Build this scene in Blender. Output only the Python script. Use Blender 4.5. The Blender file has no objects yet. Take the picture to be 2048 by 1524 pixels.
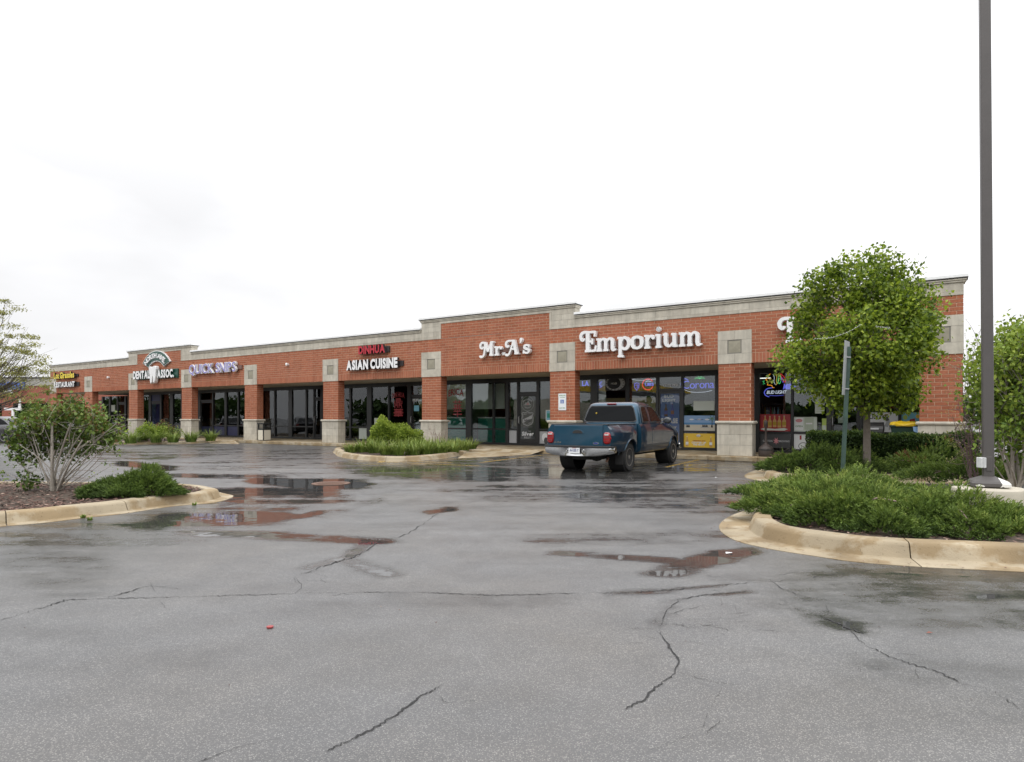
import bpy, math, random
import numpy as np
from mathutils import Matrix, Vector
random.seed(7); np.random.seed(7)
R = math.radians
S = bpy.context.scene
COL = S.collection
# ------------------------------------------------------------------ camera, sky, sun, exposure
FPX, HOR, EYE, KERB = 1307.0, 833.3, 1.42, 0.15
cam_d = bpy.data.cameras.new('camera'); cam = bpy.data.objects.new('camera', cam_d); COL.objects.link(cam)
cam_d.sensor_width = 36.0; cam_d.lens = FPX/2048*36; cam_d.shift_y = (HOR-762)/2048
cam_d.clip_start = 0.1; cam_d.clip_end = 2000
cam.location = (0, 0, EYE); cam.rotation_euler = (R(90), 0, 0); S.camera = cam
w = bpy.data.worlds.new('World'); S.world = w; w.use_nodes = True
def build_world():
    nt = w.node_tree; N = nt.nodes; L = nt.links; N.clear()
    out = N.new('ShaderNodeOutputWorld'); bg = N.new('ShaderNodeBackground'); bg.inputs[1].default_value = 0.1
    sky = N.new('ShaderNodeTexSky'); sky.sky_type = 'NISHITA'; sky.sun_disc = False
    sky.sun_elevation = R(50); sky.sun_rotation = R(200); sky.dust_density = 4
    tc = N.new('ShaderNodeTexCoord'); sp = N.new('ShaderNodeSeparateXYZ'); L.new(tc.outputs['Generated'], sp.inputs[0])
    cl = N.new('ShaderNodeClamp'); L.new(sp.outputs[2], cl.inputs[0])
    sq = N.new('ShaderNodeMath'); sq.operation = 'POWER'; L.new(cl.outputs[0], sq.inputs[0]); sq.inputs[1].default_value = 1.7
    ma = N.new('ShaderNodeMath'); ma.operation = 'MULTIPLY_ADD'; L.new(sq.outputs[0], ma.inputs[0])
    ma.inputs[1].default_value = 20.5; ma.inputs[2].default_value = 8.6
    mp = N.new('ShaderNodeMapping'); mp.inputs['Scale'].default_value = (-1.0, 1.0, 2.4); mp.inputs['Location'].default_value = (.35, .2, .1); L.new(tc.outputs['Generated'], mp.inputs[0])
    no = N.new('ShaderNodeTexNoise'); no.inputs['Scale'].default_value = 1.7; no.inputs['Detail'].default_value = 5; no.inputs['Roughness'].default_value = .5
    L.new(mp.outputs[0], no.inputs['Vector'])
    mr = N.new('ShaderNodeMapRange'); L.new(no.outputs[0], mr.inputs[0])
    mr.inputs[1].default_value = .3; mr.inputs[2].default_value = .7; mr.inputs[3].default_value = .77; mr.inputs[4].default_value = 1.16
    mu = N.new('ShaderNodeMath'); mu.operation = 'MULTIPLY'; L.new(ma.outputs[0], mu.inputs[0]); L.new(mr.outputs[0], mu.inputs[1])
    cc = N.new('ShaderNodeCombineColor')
    m2 = N.new('ShaderNodeMath'); m2.operation = 'MULTIPLY'; m2.inputs[1].default_value = 1.015; L.new(mu.outputs[0], m2.inputs[0])
    L.new(mu.outputs[0], cc.inputs[0]); L.new(mu.outputs[0], cc.inputs[1]); L.new(m2.outputs[0], cc.inputs[2])
    mx = N.new('ShaderNodeMix'); mx.data_type = 'RGBA'; mx.inputs[0].default_value = .96
    L.new(sky.outputs[0], mx.inputs[6]); L.new(cc.outputs[0], mx.inputs[7])
    L.new(mx.outputs[2], bg.inputs[0]); L.new(bg.outputs[0], out.inputs[0])
build_world()
sun_d = bpy.data.lights.new('sun', 'SUN'); sun_d.energy = 0.5; sun_d.angle = R(35); sun_d.color = (1, .97, .93)
sun = bpy.data.objects.new('sun', sun_d); COL.objects.link(sun); sun.rotation_euler = (R(40), 0, R(-20)); sun.location = (0, -10, 30)
S.view_settings.view_transform = 'Standard'; S.view_settings.look = 'None'
S.view_settings.exposure = 0.22; S.view_settings.gamma = 1.0; S.view_settings.use_curve_mapping = False
S.cycles.max_bounces = 6; S.cycles.transparent_max_bounces = 12; S.cycles.caustics_reflective = False; S.cycles.caustics_refractive = False

# ------------------------------------------------------------------ geometry of the place
P0 = Vector((7.243, 21.25)); U = Vector((.8338, -.5520)); NN = Vector((.5520, .8338)); FANG = math.atan2(-.5520, .8338)
def s_px(px, t=0.0):
    q = (px-1024)/FPX
    return (q*(P0.y+NN.y*t)-P0.x-NN.x*t)/(U.x-q*U.y)
def z_px(py, px, t=0.0):                       # height above the walk
    s = s_px(px, t); Z = P0.y+U.y*s+NN.y*t
    return EYE-KERB+(HOR-py)*Z/FPX
def F(s, t=0.0, z=0.0):
    p = P0+U*s+NN*t
    return Vector((p.x, p.y, z+KERB))
def G(px, py, z=0.0):                          # point of the ground at height z seen at a pixel
    Y = (EYE-z)*FPX/(py-HOR)
    return Vector(((px-1024)/FPX*Y, Y, z))
def AT(px, py, Y):
    return Vector(((px-1024)/FPX*Y, Y, EYE-(py-HOR)*Y/FPX))

# ------------------------------------------------------------------ object helpers
def put(o, parent=None):
    COL.objects.link(o)
    if parent is not None: o.parent = parent
    return o
def tag(o, label=None, cat=None, group=None, kind=None):
    if label: o['label'] = label
    if cat: o['category'] = cat
    if group: o['group'] = group
    if kind: o['kind'] = kind
    return o
def thing(name, label, cat, loc=(0, 0, 0), rz=0.0, group=None, kind=None):
    o = bpy.data.objects.new(name, None); o.empty_display_size = .2; put(o)
    o.location = loc; o.rotation_euler = (0, 0, rz)
    return tag(o, label, cat, group, kind)
def copy_tree(o, parent=None):
    c = o.copy(); COL.objects.link(c); c.parent = parent
    for ch in list(o.children): copy_tree(ch, c)
    return c
class MB:
    def __init__(s): s.v = []; s.f = []; s.m = []; s.t = []
    def add(s, vs, fs, mi=0, tone=0.5):
        b = len(s.v); s.v += [tuple(v) for v in vs]; s.f += [tuple(b+i for i in f) for f in fs]; s.m += [mi]*len(fs); s.t += [tone]*len(vs)
        return s
    def box(s, x0, x1, y0, y1, z0, z1, mi=0, tone=.5):
        return s.add([(x0,y0,z0),(x1,y0,z0),(x1,y1,z0),(x0,y1,z0),(x0,y0,z1),(x1,y0,z1),(x1,y1,z1),(x0,y1,z1)],
                     [(0,3,2,1),(4,5,6,7),(0,1,5,4),(1,2,6,5),(2,3,7,6),(3,0,4,7)], mi, tone)
    def obox(s, c, ax, half, mi=0, tone=.5):
        c = Vector(c); a = [Vector(x)*h for x, h in zip(ax, half)]; vs = []
        for z in (-1, 1):
            for x, y in ((-1,-1),(1,-1),(1,1),(-1,1)): vs.append(c+a[0]*x+a[1]*y+a[2]*z)
        return s.add(vs, [(0,3,2,1),(4,5,6,7),(0,1,5,4),(1,2,6,5),(2,3,7,6),(3,0,4,7)], mi, tone)
    def prism(s, poly, y0, y1, mi=0, tone=.5, axis='y'):      # polygon in (x,z), pushed along y
        n = len(poly)
        if axis == 'y': vs = [(p[0], y0, p[1]) for p in poly]+[(p[0], y1, p[1]) for p in poly]
        elif axis == 'z': vs = [(p[0], p[1], y0) for p in poly]+[(p[0], p[1], y1) for p in poly]
        else: vs = [(y0, p[0], p[1]) for p in poly]+[(y1, p[0], p[1]) for p in poly]
        return s.add(vs, [tuple(range(n)), tuple(range(2*n-1, n-1, -1))]+[(i, i+n, (i+1) % n+n, (i+1) % n) for i in range(n)], mi, tone)
    def tube(s, pts, rad, n=8, mi=0, tone=.5, cap=True):
        pts = [Vector(p) for p in pts]
        if not hasattr(rad, '__len__'): rad = [rad]*len(pts)
        vs = []; prev = None
        for i, p in enumerate(pts):
            d = (pts[min(i+1, len(pts)-1)]-pts[max(i-1, 0)])
            if d.length < 1e-9: d = Vector((0, 0, 1))
            d.normalize()
            a = prev if prev is not None else (Vector((1, 0, 0)) if abs(d.x) < .8 else Vector((0, 1, 0)))
            a = (a-d*a.dot(d)); a.normalize(); prev = a; b = d.cross(a)
            for k in range(n):
                th = 2*math.pi*k/n; vs.append(p+(a*math.cos(th)+b*math.sin(th))*rad[i])
        fs = []
        for i in range(len(pts)-1):
            for k in range(n): fs.append((i*n+k, i*n+(k+1) % n, (i+1)*n+(k+1) % n, (i+1)*n+k))
        if cap: fs.append(tuple(range(n-1, -1, -1))); fs.append(tuple((len(pts)-1)*n+k for k in range(n)))
        return s.add(vs, fs, mi, tone)
    def lathe(s, prof, c=(0, 0, 0), n=20, mi=0, tone=.5, axis='z'):
        vs = []
        for r, h in prof:
            for k in range(n):
                th = 2*math.pi*k/n; a, b = r*math.cos(th), r*math.sin(th)
                p = (a, b, h) if axis == 'z' else ((a, h, b) if axis == 'y' else (h, a, b))
                vs.append((p[0]+c[0], p[1]+c[1], p[2]+c[2]))
        fs = []
        for i in range(len(prof)-1):
            for k in range(n): fs.append((i*n+k, i*n+(k+1) % n, (i+1)*n+(k+1) % n, (i+1)*n+k))
        if prof[0][0] > 1e-4: fs.append(tuple(range(n-1, -1, -1)))
        if prof[-1][0] > 1e-4: fs.append(tuple((len(prof)-1)*n+k for k in range(n)))
        return s.add(vs, fs, mi, tone)
    def build(s, name, mats, parent=None, loc=None, smooth=False, bevel=0, fix=False):
        me = bpy.data.meshes.new(name); me.from_pydata(s.v, [], s.f)
        if not isinstance(mats, (list, tuple)): mats = [mats]
        for m in mats: me.materials.append(m)
        if len(mats) > 1: me.polygons.foreach_set('material_index', s.m)
        a = me.attributes.new('tone', 'FLOAT', 'POINT'); a.data.foreach_set('value', s.t)
        if fix:
            import bmesh
            b = bmesh.new(); b.from_mesh(me); bmesh.ops.recalc_face_normals(b, faces=b.faces); b.to_mesh(me); b.free()
        if smooth: me.polygons.foreach_set('use_smooth', [True]*len(s.f))
        me.update()
        o = bpy.data.objects.new(name, me); put(o, parent)
        if loc is not None: o.location = loc
        if bevel:
            b = o.modifiers.new('bevel', 'BEVEL'); b.width = bevel; b.segments = 2; b.limit_method = 'ANGLE'; b.angle_limit = R(40)
        if smooth and smooth != 'all':
            me.set_sharp_from_angle(angle=R(38))
        return o
def catmull(P, k=6, closed=False):
    P = [np.array(p, float) for p in P]; n = len(P); out = []
    rng = range(n if closed else n-1)
    for i in rng:
        if closed: a, b, c, d = P[(i-1) % n], P[i], P[(i+1) % n], P[(i+2) % n]
        else: a, b, c, d = P[max(i-1, 0)], P[i], P[i+1], P[min(i+2, n-1)]
        for j in range(k):
            t = j/k; out.append(.5*((2*b)+(-a+c)*t+(2*a-5*b+4*c-d)*t*t+(-a+3*b-3*c+d)*t**3))
    if not closed: out.append(P[-1])
    return out

# ------------------------------------------------------------------ materials
def new_mat(name):
    m = bpy.data.materials.new(name); m.use_nodes = True; nt = m.node_tree
    return m, nt, nt.nodes, nt.links, nt.nodes['Principled BSDF']
def mat(name, col, rough=.6, metal=0.0, vary=.12, scale=6.0, bump=0.0, bscale=60.0, spec=.5, coat=0.0, emit=None, est=1.0, grime=0.0):
    m, nt, N, L, b = new_mat(name)
    b.inputs['Roughness'].default_value = rough; b.inputs['Metallic'].default_value = metal; b.inputs['Specular IOR Level'].default_value = spec
    b.inputs['Coat Weight'].default_value = coat; b.inputs['Coat Roughness'].default_value = .04
    c = (*col, 1)
    if vary:
        tc = N.new('ShaderNodeTexCoord'); no = N.new('ShaderNodeTexNoise'); no.inputs['Scale'].default_value = scale; no.inputs['Detail'].default_value = 6
        no.inputs['Roughness'].default_value = .65
        L.new(tc.outputs['Object'], no.inputs['Vector'])
        mr = N.new('ShaderNodeMapRange'); L.new(no.outputs[0], mr.inputs[0]); mr.inputs[1].default_value = .25; mr.inputs[2].default_value = .75
        mr.inputs[3].default_value = 1-vary-grime; mr.inputs[4].default_value = 1+vary
        mx = N.new('ShaderNodeMix'); mx.data_type = 'RGBA'; mx.blend_type = 'MULTIPLY'; mx.inputs[0].default_value = 1
        mx.inputs[6].default_value = c; L.new(mr.outputs[0], mx.inputs[7]); L.new(mx.outputs[2], b.inputs['Base Color'])
        rr = N.new('ShaderNodeMapRange'); L.new(no.outputs[0], rr.inputs[0]); rr.inputs[3].default_value = max(0.02, rough-.08); rr.inputs[4].default_value = min(1, rough+.08)
        L.new(rr.outputs[0], b.inputs['Roughness'])
    else: b.inputs['Base Color'].default_value = c
    if bump:
        tc = N.new('ShaderNodeTexCoord'); no = N.new('ShaderNodeTexNoise'); no.inputs['Scale'].default_value = bscale; no.inputs['Detail'].default_value = 4
        L.new(tc.outputs['Object'], no.inputs['Vector'])
        bp = N.new('ShaderNodeBump'); bp.inputs['Strength'].default_value = bump; bp.inputs['Distance'].default_value = .01
        L.new(no.outputs[0], bp.inputs['Height']); L.new(bp.outputs[0], b.inputs['Normal'])
    if emit:
        b.inputs['Emission Color'].default_value = (*emit, 1); b.inputs['Emission Strength'].default_value = est
    return m
def tone_mat(name, stops, rough=.8, nscale=30, namt=.15, bump=.15, bscale=120, transl=0.0, spec=.3, streak=0.0, stain=None):
    m, nt, N, L, b = new_mat(name)
    at = N.new('ShaderNodeAttribute'); at.attribute_name = 'tone'
    cr = N.new('ShaderNodeValToRGB'); el = cr.color_ramp.elements
    el[0].position = stops[0][0]; el[0].color = (*stops[0][1], 1); el[1].position = stops[-1][0]; el[1].color = (*stops[-1][1], 1)
    for p, c in stops[1:-1]:
        e = el.new(p); e.color = (*c, 1)
    L.new(at.outputs['Fac'], cr.inputs[0])
    tc = N.new('ShaderNodeTexCoord'); no = N.new('ShaderNodeTexNoise'); no.inputs['Scale'].default_value = nscale; no.inputs['Detail'].default_value = 4
    L.new(tc.outputs['Object'], no.inputs['Vector'])
    mr = N.new('ShaderNodeMapRange'); L.new(no.outputs[0], mr.inputs[0]); mr.inputs[1].default_value = .25; mr.inputs[2].default_value = .75; mr.inputs[3].default_value = 1-namt; mr.inputs[4].default_value = 1+namt
    mx = N.new('ShaderNodeMix'); mx.data_type = 'RGBA'; mx.blend_type = 'MULTIPLY'; mx.inputs[0].default_value = 1
    L.new(cr.outputs[0], mx.inputs[6]); L.new(mr.outputs[0], mx.inputs[7]); src = mx.outputs[2]
    if streak:                                    # rain streaks that run down the wall
        mp = N.new('ShaderNodeMapping'); mp.inputs['Scale'].default_value = (2.2, 2.2, .28); L.new(tc.outputs['Object'], mp.inputs[0])
        n3 = N.new('ShaderNodeTexNoise'); n3.inputs['Scale'].default_value = 1.6; n3.inputs['Detail'].default_value = 7; n3.inputs['Roughness'].default_value = .7; L.new(mp.outputs[0], n3.inputs['Vector'])
        m3 = N.new('ShaderNodeMapRange'); L.new(n3.outputs[0], m3.inputs[0]); m3.inputs[1].default_value = .35; m3.inputs[2].default_value = .6; m3.inputs[3].default_value = 1-streak; m3.inputs[4].default_value = 1.04
        m4 = N.new('ShaderNodeMix'); m4.data_type = 'RGBA'; m4.blend_type = 'MULTIPLY'; m4.inputs[0].default_value = 1; L.new(src, m4.inputs[6]); L.new(m3.outputs[0], m4.inputs[7]); src = m4.outputs[2]
    if stain:
        n5 = N.new('ShaderNodeTexNoise'); n5.inputs['Scale'].default_value = stain[1]; n5.inputs['Detail'].default_value = 8; n5.inputs['Roughness'].default_value = .62; L.new(tc.outputs['Object'], n5.inputs['Vector'])
        m5 = N.new('ShaderNodeMapRange'); L.new(n5.outputs[0], m5.inputs[0]); m5.inputs[1].default_value = .47; m5.inputs[2].default_value = .54
        m6 = N.new('ShaderNodeMix'); m6.data_type = 'RGBA'; m6.blend_type = 'MULTIPLY'; L.new(m5.outputs[0], m6.inputs[0]); L.new(src, m6.inputs[6]); m6.inputs[7].default_value = (*stain[0], 1); src = m6.outputs[2]
        n7 = N.new('ShaderNodeTexNoise'); n7.inputs['Scale'].default_value = 38; n7.inputs['Detail'].default_value = 3; L.new(tc.outputs['Object'], n7.inputs['Vector'])
        m7 = N.new('ShaderNodeMapRange'); L.new(n7.outputs[0], m7.inputs[0]); m7.inputs[1].default_value = .62; m7.inputs[2].default_value = .72; m7.inputs[4].default_value = .55
        m8 = N.new('ShaderNodeMix'); m8.data_type = 'RGBA'; m8.blend_type = 'MULTIPLY'; L.new(m7.outputs[0], m8.inputs[0]); L.new(src, m8.inputs[6]); m8.inputs[7].default_value = (.45, .42, .38, 1); src = m8.outputs[2]
    L.new(src, b.inputs['Base Color'])
    b.inputs['Roughness'].default_value = rough; b.inputs['Specular IOR Level'].default_value = spec
    if bump:
        n2 = N.new('ShaderNodeTexNoise'); n2.inputs['Scale'].default_value = bscale; L.new(tc.outputs['Object'], n2.inputs['Vector'])
        bp = N.new('ShaderNodeBump'); bp.inputs['Strength'].default_value = bump; bp.inputs['Distance'].default_value = .006
        L.new(n2.outputs[0], bp.inputs['Height']); L.new(bp.outputs[0], b.inputs['Normal'])
    if transl:
        tr = N.new('ShaderNodeBsdfTranslucent'); L.new(mx.outputs[2], tr.inputs[0])
        ms = N.new('ShaderNodeMixShader'); ms.inputs[0].default_value = transl
        L.new(b.outputs[0], ms.inputs[1]); L.new(tr.outputs[0], ms.inputs[2]); L.new(ms.outputs[0], N['Material Output'].inputs[0])
    return m
def glass_mat(name, tint=(.62, .66, .64), refl=2.2, base=.03):
    m, nt, N, L, b = new_mat(name); N.remove(b)
    fr = N.new('ShaderNodeFresnel'); fr.inputs[0].default_value = 1.5
    mm = N.new('ShaderNodeMath'); mm.operation = 'MULTIPLY_ADD'; mm.use_clamp = True; L.new(fr.outputs[0], mm.inputs[0]); mm.inputs[1].default_value = refl; mm.inputs[2].default_value = base
    tr = N.new('ShaderNodeBsdfTransparent'); tr.inputs[0].default_value = (*tint, 1)
    gl = N.new('ShaderNodeBsdfGlossy'); gl.inputs['Roughness'].default_value = .004; gl.inputs[0].default_value = (.9, .93, .95, 1)
    tc = N.new('ShaderNodeTexCoord'); no = N.new('ShaderNodeTexNoise'); no.inputs['Scale'].default_value = 1.3; no.inputs['Detail'].default_value = 1
    L.new(tc.outputs['Object'], no.inputs['Vector'])
    bp = N.new('ShaderNodeBump'); bp.inputs['Strength'].default_value = .05; bp.inputs['Distance'].default_value = .05; L.new(no.outputs[0], bp.inputs['Height']); L.new(bp.outputs[0], gl.inputs['Normal'])
    ms = N.new('ShaderNodeMixShader'); L.new(mm.outputs[0], ms.inputs[0]); L.new(tr.outputs[0], ms.inputs[1]); L.new(gl.outputs[0], ms.inputs[2])
    L.new(ms.outputs[0], N['Material Output'].inputs[0])
    return m
M = {}
M['brick'] = tone_mat('brick', [(0, (.31, .104, .054)), (.25, (.345, .119, .063)), (.6, (.37, .130, .069)), (.85, (.395, .145, .080)), (1, (.34, .117, .070))], .82, 14, .13, .5, 90, streak=.16)
M['mortar'] = mat('mortar', (.52, .36, .25), .9, vary=.15, scale=5, bump=.3)
M['stone'] = tone_mat('limestone', [(0, (.45, .415, .345)), (.5, (.50, .465, .39)), (1, (.55, .515, .435))], .85, 5, .12, .3, 60, streak=.2)
M['stone_dark'] = mat('stone_inset', (.30, .28, .215), .9, vary=.12, scale=9, bump=.4)
M['joint'] = mat('stone_joint', (.20, .19, .165), .9)
M['coping'] = mat('white_coping', (.82, .83, .83), .4, vary=.04)
M['soffit'] = mat('soffit', (.50, .47, .41), .8, vary=.06)
M['frame'] = mat('black_frame', (.018, .019, .02), .35, vary=.15, spec=.5)
M['glass'] = glass_mat('glass', (.86, .89, .88), 1.35, .015)
M['concrete'] = mat('concrete_walk', (.46, .42, .34), .75, vary=.16, scale=2.2, bump=.25, bscale=80, grime=.1)
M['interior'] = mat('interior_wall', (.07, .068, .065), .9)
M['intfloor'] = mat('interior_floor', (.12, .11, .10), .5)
M['roof'] = mat('roof', (.3, .3, .3), .9)
M['white'] = mat('white_plastic', (.80, .80, .80), .4, vary=.05, scale=2)
M['black'] = mat('black_plastic', (.02, .02, .02), .45)
# ------------------------------------------------------------------ ground
def capd(px, py, x1, y1, x2, y2, k=4.0):
    ax, ay = x2-x1, (y2-y1)*k; L2 = ax*ax+ay*ay+1e-9
    t = np.clip(((px-x1)*ax+(py-y1)*k*ay)/L2, 0, 1)
    return np.hypot(px-x1-t*ax, (py-y1)*k-t*ay)
WET = [  # pixels of the photograph where the lot holds water: x1,y1,x2,y2,radius,depth
 (20,1078,330,1062,90,.50),(300,1052,440,1035,70,.72),(350,1040,520,1035,55,.95),(470,1012,640,1000,55,.6),
 (380,1066,560,1072,26,.95),(540,1072,762,1083,22,1.0),(735,1083,700,1112,14,.9),(700,1112,610,1136,12,.8),
 (520,962,690,971,24,1.0),(600,968,700,968,34,1.0),(400,985,650,982,26,.95),(250,928,330,936,20,.9),(300,950,560,955,16,.7),(120,1110,180,1140,60,.35),
 (440,985,480,1000,24,.9),(60,1130,140,1180,60,.25),(560,1020,660,985,22,.75),(640,1030,760,1000,18,.4),(590,1035,640,1025,14,.8),
 (700,1122,775,1150,22,.75),(1120,1105,1340,1120,18,.8),(1335,1145,1430,1116,34,1.0),(1400,1118,1492,1103,26,1.0),(1440,1106,1490,1104,22,1.0),
 (1235,1186,1330,1182,18,.8),(1330,1180,1450,1170,12,.95),(1430,1190,1500,1184,11,.9),(1350,1200,1310,1250,12,.5),
 (1640,1228,1690,1248,34,.75),(1660,1250,1730,1266,14,.9),(1590,1218,1640,1226,12,.6),
 (1850,1160,2048,1172,120,.65),(1700,1145,1900,1160,80,.45),(2000,1200,2048,1240,80,.4),(1560,1180,1900,1230,120,.3),
 (760,942,980,952,44,.75),(850,935,1000,946,40,.8),(1000,985,1300,975,60,.45),(1200,985,1500,1010,70,.55),(1100,1080,1440,1072,40,.45),
 (1400,990,1520,975,60,.6),(1440,1000,1500,1000,30,.95),(700,930,1100,920,40,.6),(1100,945,1260,950,40,.8),(860,1025,900,1018,14,.8),(900,980,1000,975,22,.5),
 (1250,935,1500,930,50,.6),(400,905,700,915,60,.4),(150,905,320,912,40,.5),(0,960,120,950,60,.5),(640,1195,1100,1200,50,.22),(0,1290,300,1330,160,.12),(1850,1340,2048,1400,140,.2)]
def asphalt():
    m, nt, N, L, b = new_mat('wet_asphalt')
    tc = N.new('ShaderNodeTexCoord'); at = N.new('ShaderNodeAttribute'); at.attribute_name = 'wet'
    def noise(sc, det=5, rough=.6, vec=None):
        n = N.new('ShaderNodeTexNoise'); n.inputs['Scale'].default_value = sc; n.inputs['Detail'].default_value = det; n.inputs['Roughness'].default_value = rough
        L.new(vec or tc.outputs['Object'], n.inputs['Vector']); return n.outputs[0]
    def mr(src, a, b_, c, d):
        n = N.new('ShaderNodeMapRange'); L.new(src, n.inputs[0])
        for i, v in zip((1, 2, 3, 4), (a, b_, c, d)): n.inputs[i].default_value = v
        return n.outputs[0]
    def math_(op, x, y):
        n = N.new('ShaderNodeMath'); n.operation = op
        for i, v in enumerate((x, y)):
            if isinstance(v, (int, float)): n.inputs[i].default_value = v
            else: L.new(v, n.inputs[i])
        return n.outputs[0]
    wet = math_('ADD', at.outputs['Fac'], math_('MULTIPLY', mr(noise(3.2, 8, .68), .3, .7, -.27, .22), mr(at.outputs['Fac'], .09, .35, .3, 1)))
    wet = math_('ADD', wet, mr(noise(.45, 4, .55), .3, .7, -.10, .11))
    mpn = N.new('ShaderNodeMapping'); mpn.inputs['Scale'].default_value = (.35, 1.9, 1); mpn.inputs['Rotation'].default_value = (0, 0, .12); L.new(tc.outputs['Object'], mpn.inputs[0])
    wet = math_('ADD', wet, math_('MULTIPLY', mr(noise(1.1, 7, .62, mpn.outputs[0]), .32, .68, -.34, .36), mr(at.outputs['Fac'], .08, .4, .12, 1)))
    wet = math_('ADD', wet, mr(noise(60, 3), .3, .7, -.10, .10))
    pud = mr(wet, .56, .90, 0, 1)
    damp = mr(wet, .0, .75, 0, 1)
    # aggregate: pale stones in dark binder
    vo = N.new('ShaderNodeTexVoronoi'); vo.inputs['Scale'].default_value = 140; L.new(tc.outputs['Object'], vo.inputs['Vector'])
    vc = N.new('ShaderNodeSeparateColor'); L.new(vo.outputs['Color'], vc.inputs[0])
    st = mr(vc.outputs[0], .35, 1.0, 0, 1); st = math_('MULTIPLY', st, mr(vo.outputs['Distance'], .25, .6, 1, 0))
    big = math_('MULTIPLY', mr(noise(.22, 6, .6), .3, .7, .82, 1.2), mr(noise(1.7, 6, .7), .3, .7, .9, 1.1))
    ra = N.new('ShaderNodeMix'); ra.data_type = 'RGBA'; L.new(st, ra.inputs[0]); ra.inputs[6].default_value = (.108, .108, .109, 1); ra.inputs[7].default_value = (.32, .315, .30, 1)
    m1 = N.new('ShaderNodeMix'); m1.data_type = 'RGBA'; m1.blend_type = 'MULTIPLY'; m1.inputs[0].default_value = 1; L.new(ra.outputs[2], m1.inputs[6]); L.new(big, m1.inputs[7])
    dk = mr(damp, 0, 1, 1.0, .36)
    m2 = N.new('ShaderNodeMix'); m2.data_type = 'RGBA'; m2.blend_type = 'MULTIPLY'; m2.inputs[0].default_value = 1; L.new(m1.outputs[2], m2.inputs[6]); L.new(dk, m2.inputs[7])
    m3 = N.new('ShaderNodeMix'); m3.data_type = 'RGBA'; m3.blend_type = 'MULTIPLY'; L.new(mr(noise(.35, 5, .6), .42, .62, 0, .55), m3.inputs[0]); L.new(m2.outputs[2], m3.inputs[6]); m3.inputs[7].default_value = (1.0, .93, .84, 1)
    L.new(m3.outputs[2], b.inputs['Base Color'])
    rg = math_('ADD', math_('MULTIPLY', math_('SUBTRACT', 1, pud), mr(damp, 0, 1, .46, .2)), .025)
    L.new(rg, b.inputs['Roughness'])
    b.inputs['IOR'].default_value = 1.45; b.inputs['Specular IOR Level'].default_value = .5
    hb = math_('ADD', math_('MULTIPLY', st, .6), noise(150, 3))
    hs = math_('MULTIPLY', hb, mr(damp, 0, 1, 1, .45)); hs = math_('MULTIPLY', hs, math_('SUBTRACT', 1.0, pud))
    bp = N.new('ShaderNodeBump'); bp.inputs['Strength'].default_value = .55; bp.inputs['Distance'].default_value = .004; L.new(hs, bp.inputs['Height'])
    b2 = N.new('ShaderNodeBump'); b2.inputs['Strength'].default_value = .06; b2.inputs['Distance'].default_value = .05; L.new(noise(1.2, 3), b2.inputs['Height']); L.new(bp.outputs[0], b2.inputs['Normal'])
    L.new(b2.outputs[0], b.inputs['Normal'])
    return m
M['asphalt'] = asphalt()
def ground():
    xs = np.concatenate([[-400, -150, -60, -35], np.arange(-24, 13.01, .1), [20, 35, 60, 150, 400]])
    ys = np.concatenate([[-300, -100, -40, -15, -5, 0, 1.5], np.arange(2.2, 12, .06), np.arange(12, 30, .12), np.arange(30, 42, .5), [50, 70, 120, 250, 800]])
    X, Y = np.meshgrid(xs, ys); nx, ny = len(xs), len(ys)
    Yc = np.maximum(Y, 1.0); px = 1024+FPX*X/Yc; py = HOR+EYE*FPX/Yc
    wet = np.clip((22-np.abs(Y-24))/22, 0, 1)*.40+.08
    for x1, y1, x2, y2, r, d in WET:
        g = capd(px, py, x1, y1, x2, y2); wet = np.maximum(wet, (d+.12)*np.clip(1.55-g/r*.75, 0, 1)*(g < 3*r))
    wet = np.where(Y < 2, .1, wet)
    me = bpy.data.meshes.new('parking_lot'); n = nx*ny
    co = np.stack([X, Y, np.zeros_like(X)], -1).reshape(-1, 3).astype(np.float32)
    i = np.arange((ny-1)*(nx-1)); r_, c_ = i//(nx-1), i % (nx-1); a = r_*nx+c_
    fa = np.stack([a, a+1, a+nx+1, a+nx], -1).astype(np.int32)
    me.from_pydata(co.tolist(), [], fa.tolist())
    at = me.attributes.new('wet', 'FLOAT', 'POINT'); at.data.foreach_set('value', wet.reshape(-1).astype(np.float32))
    me.materials.append(M['asphalt'])
    o = put(bpy.data.objects.new('parking_lot', me)); tag(o, 'wet grey asphalt parking lot with puddles and cracks', kind='structure')
    return o
lot = ground()
M['crack'] = mat('crack', (.012, .012, .012), .7, vary=0)
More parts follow.
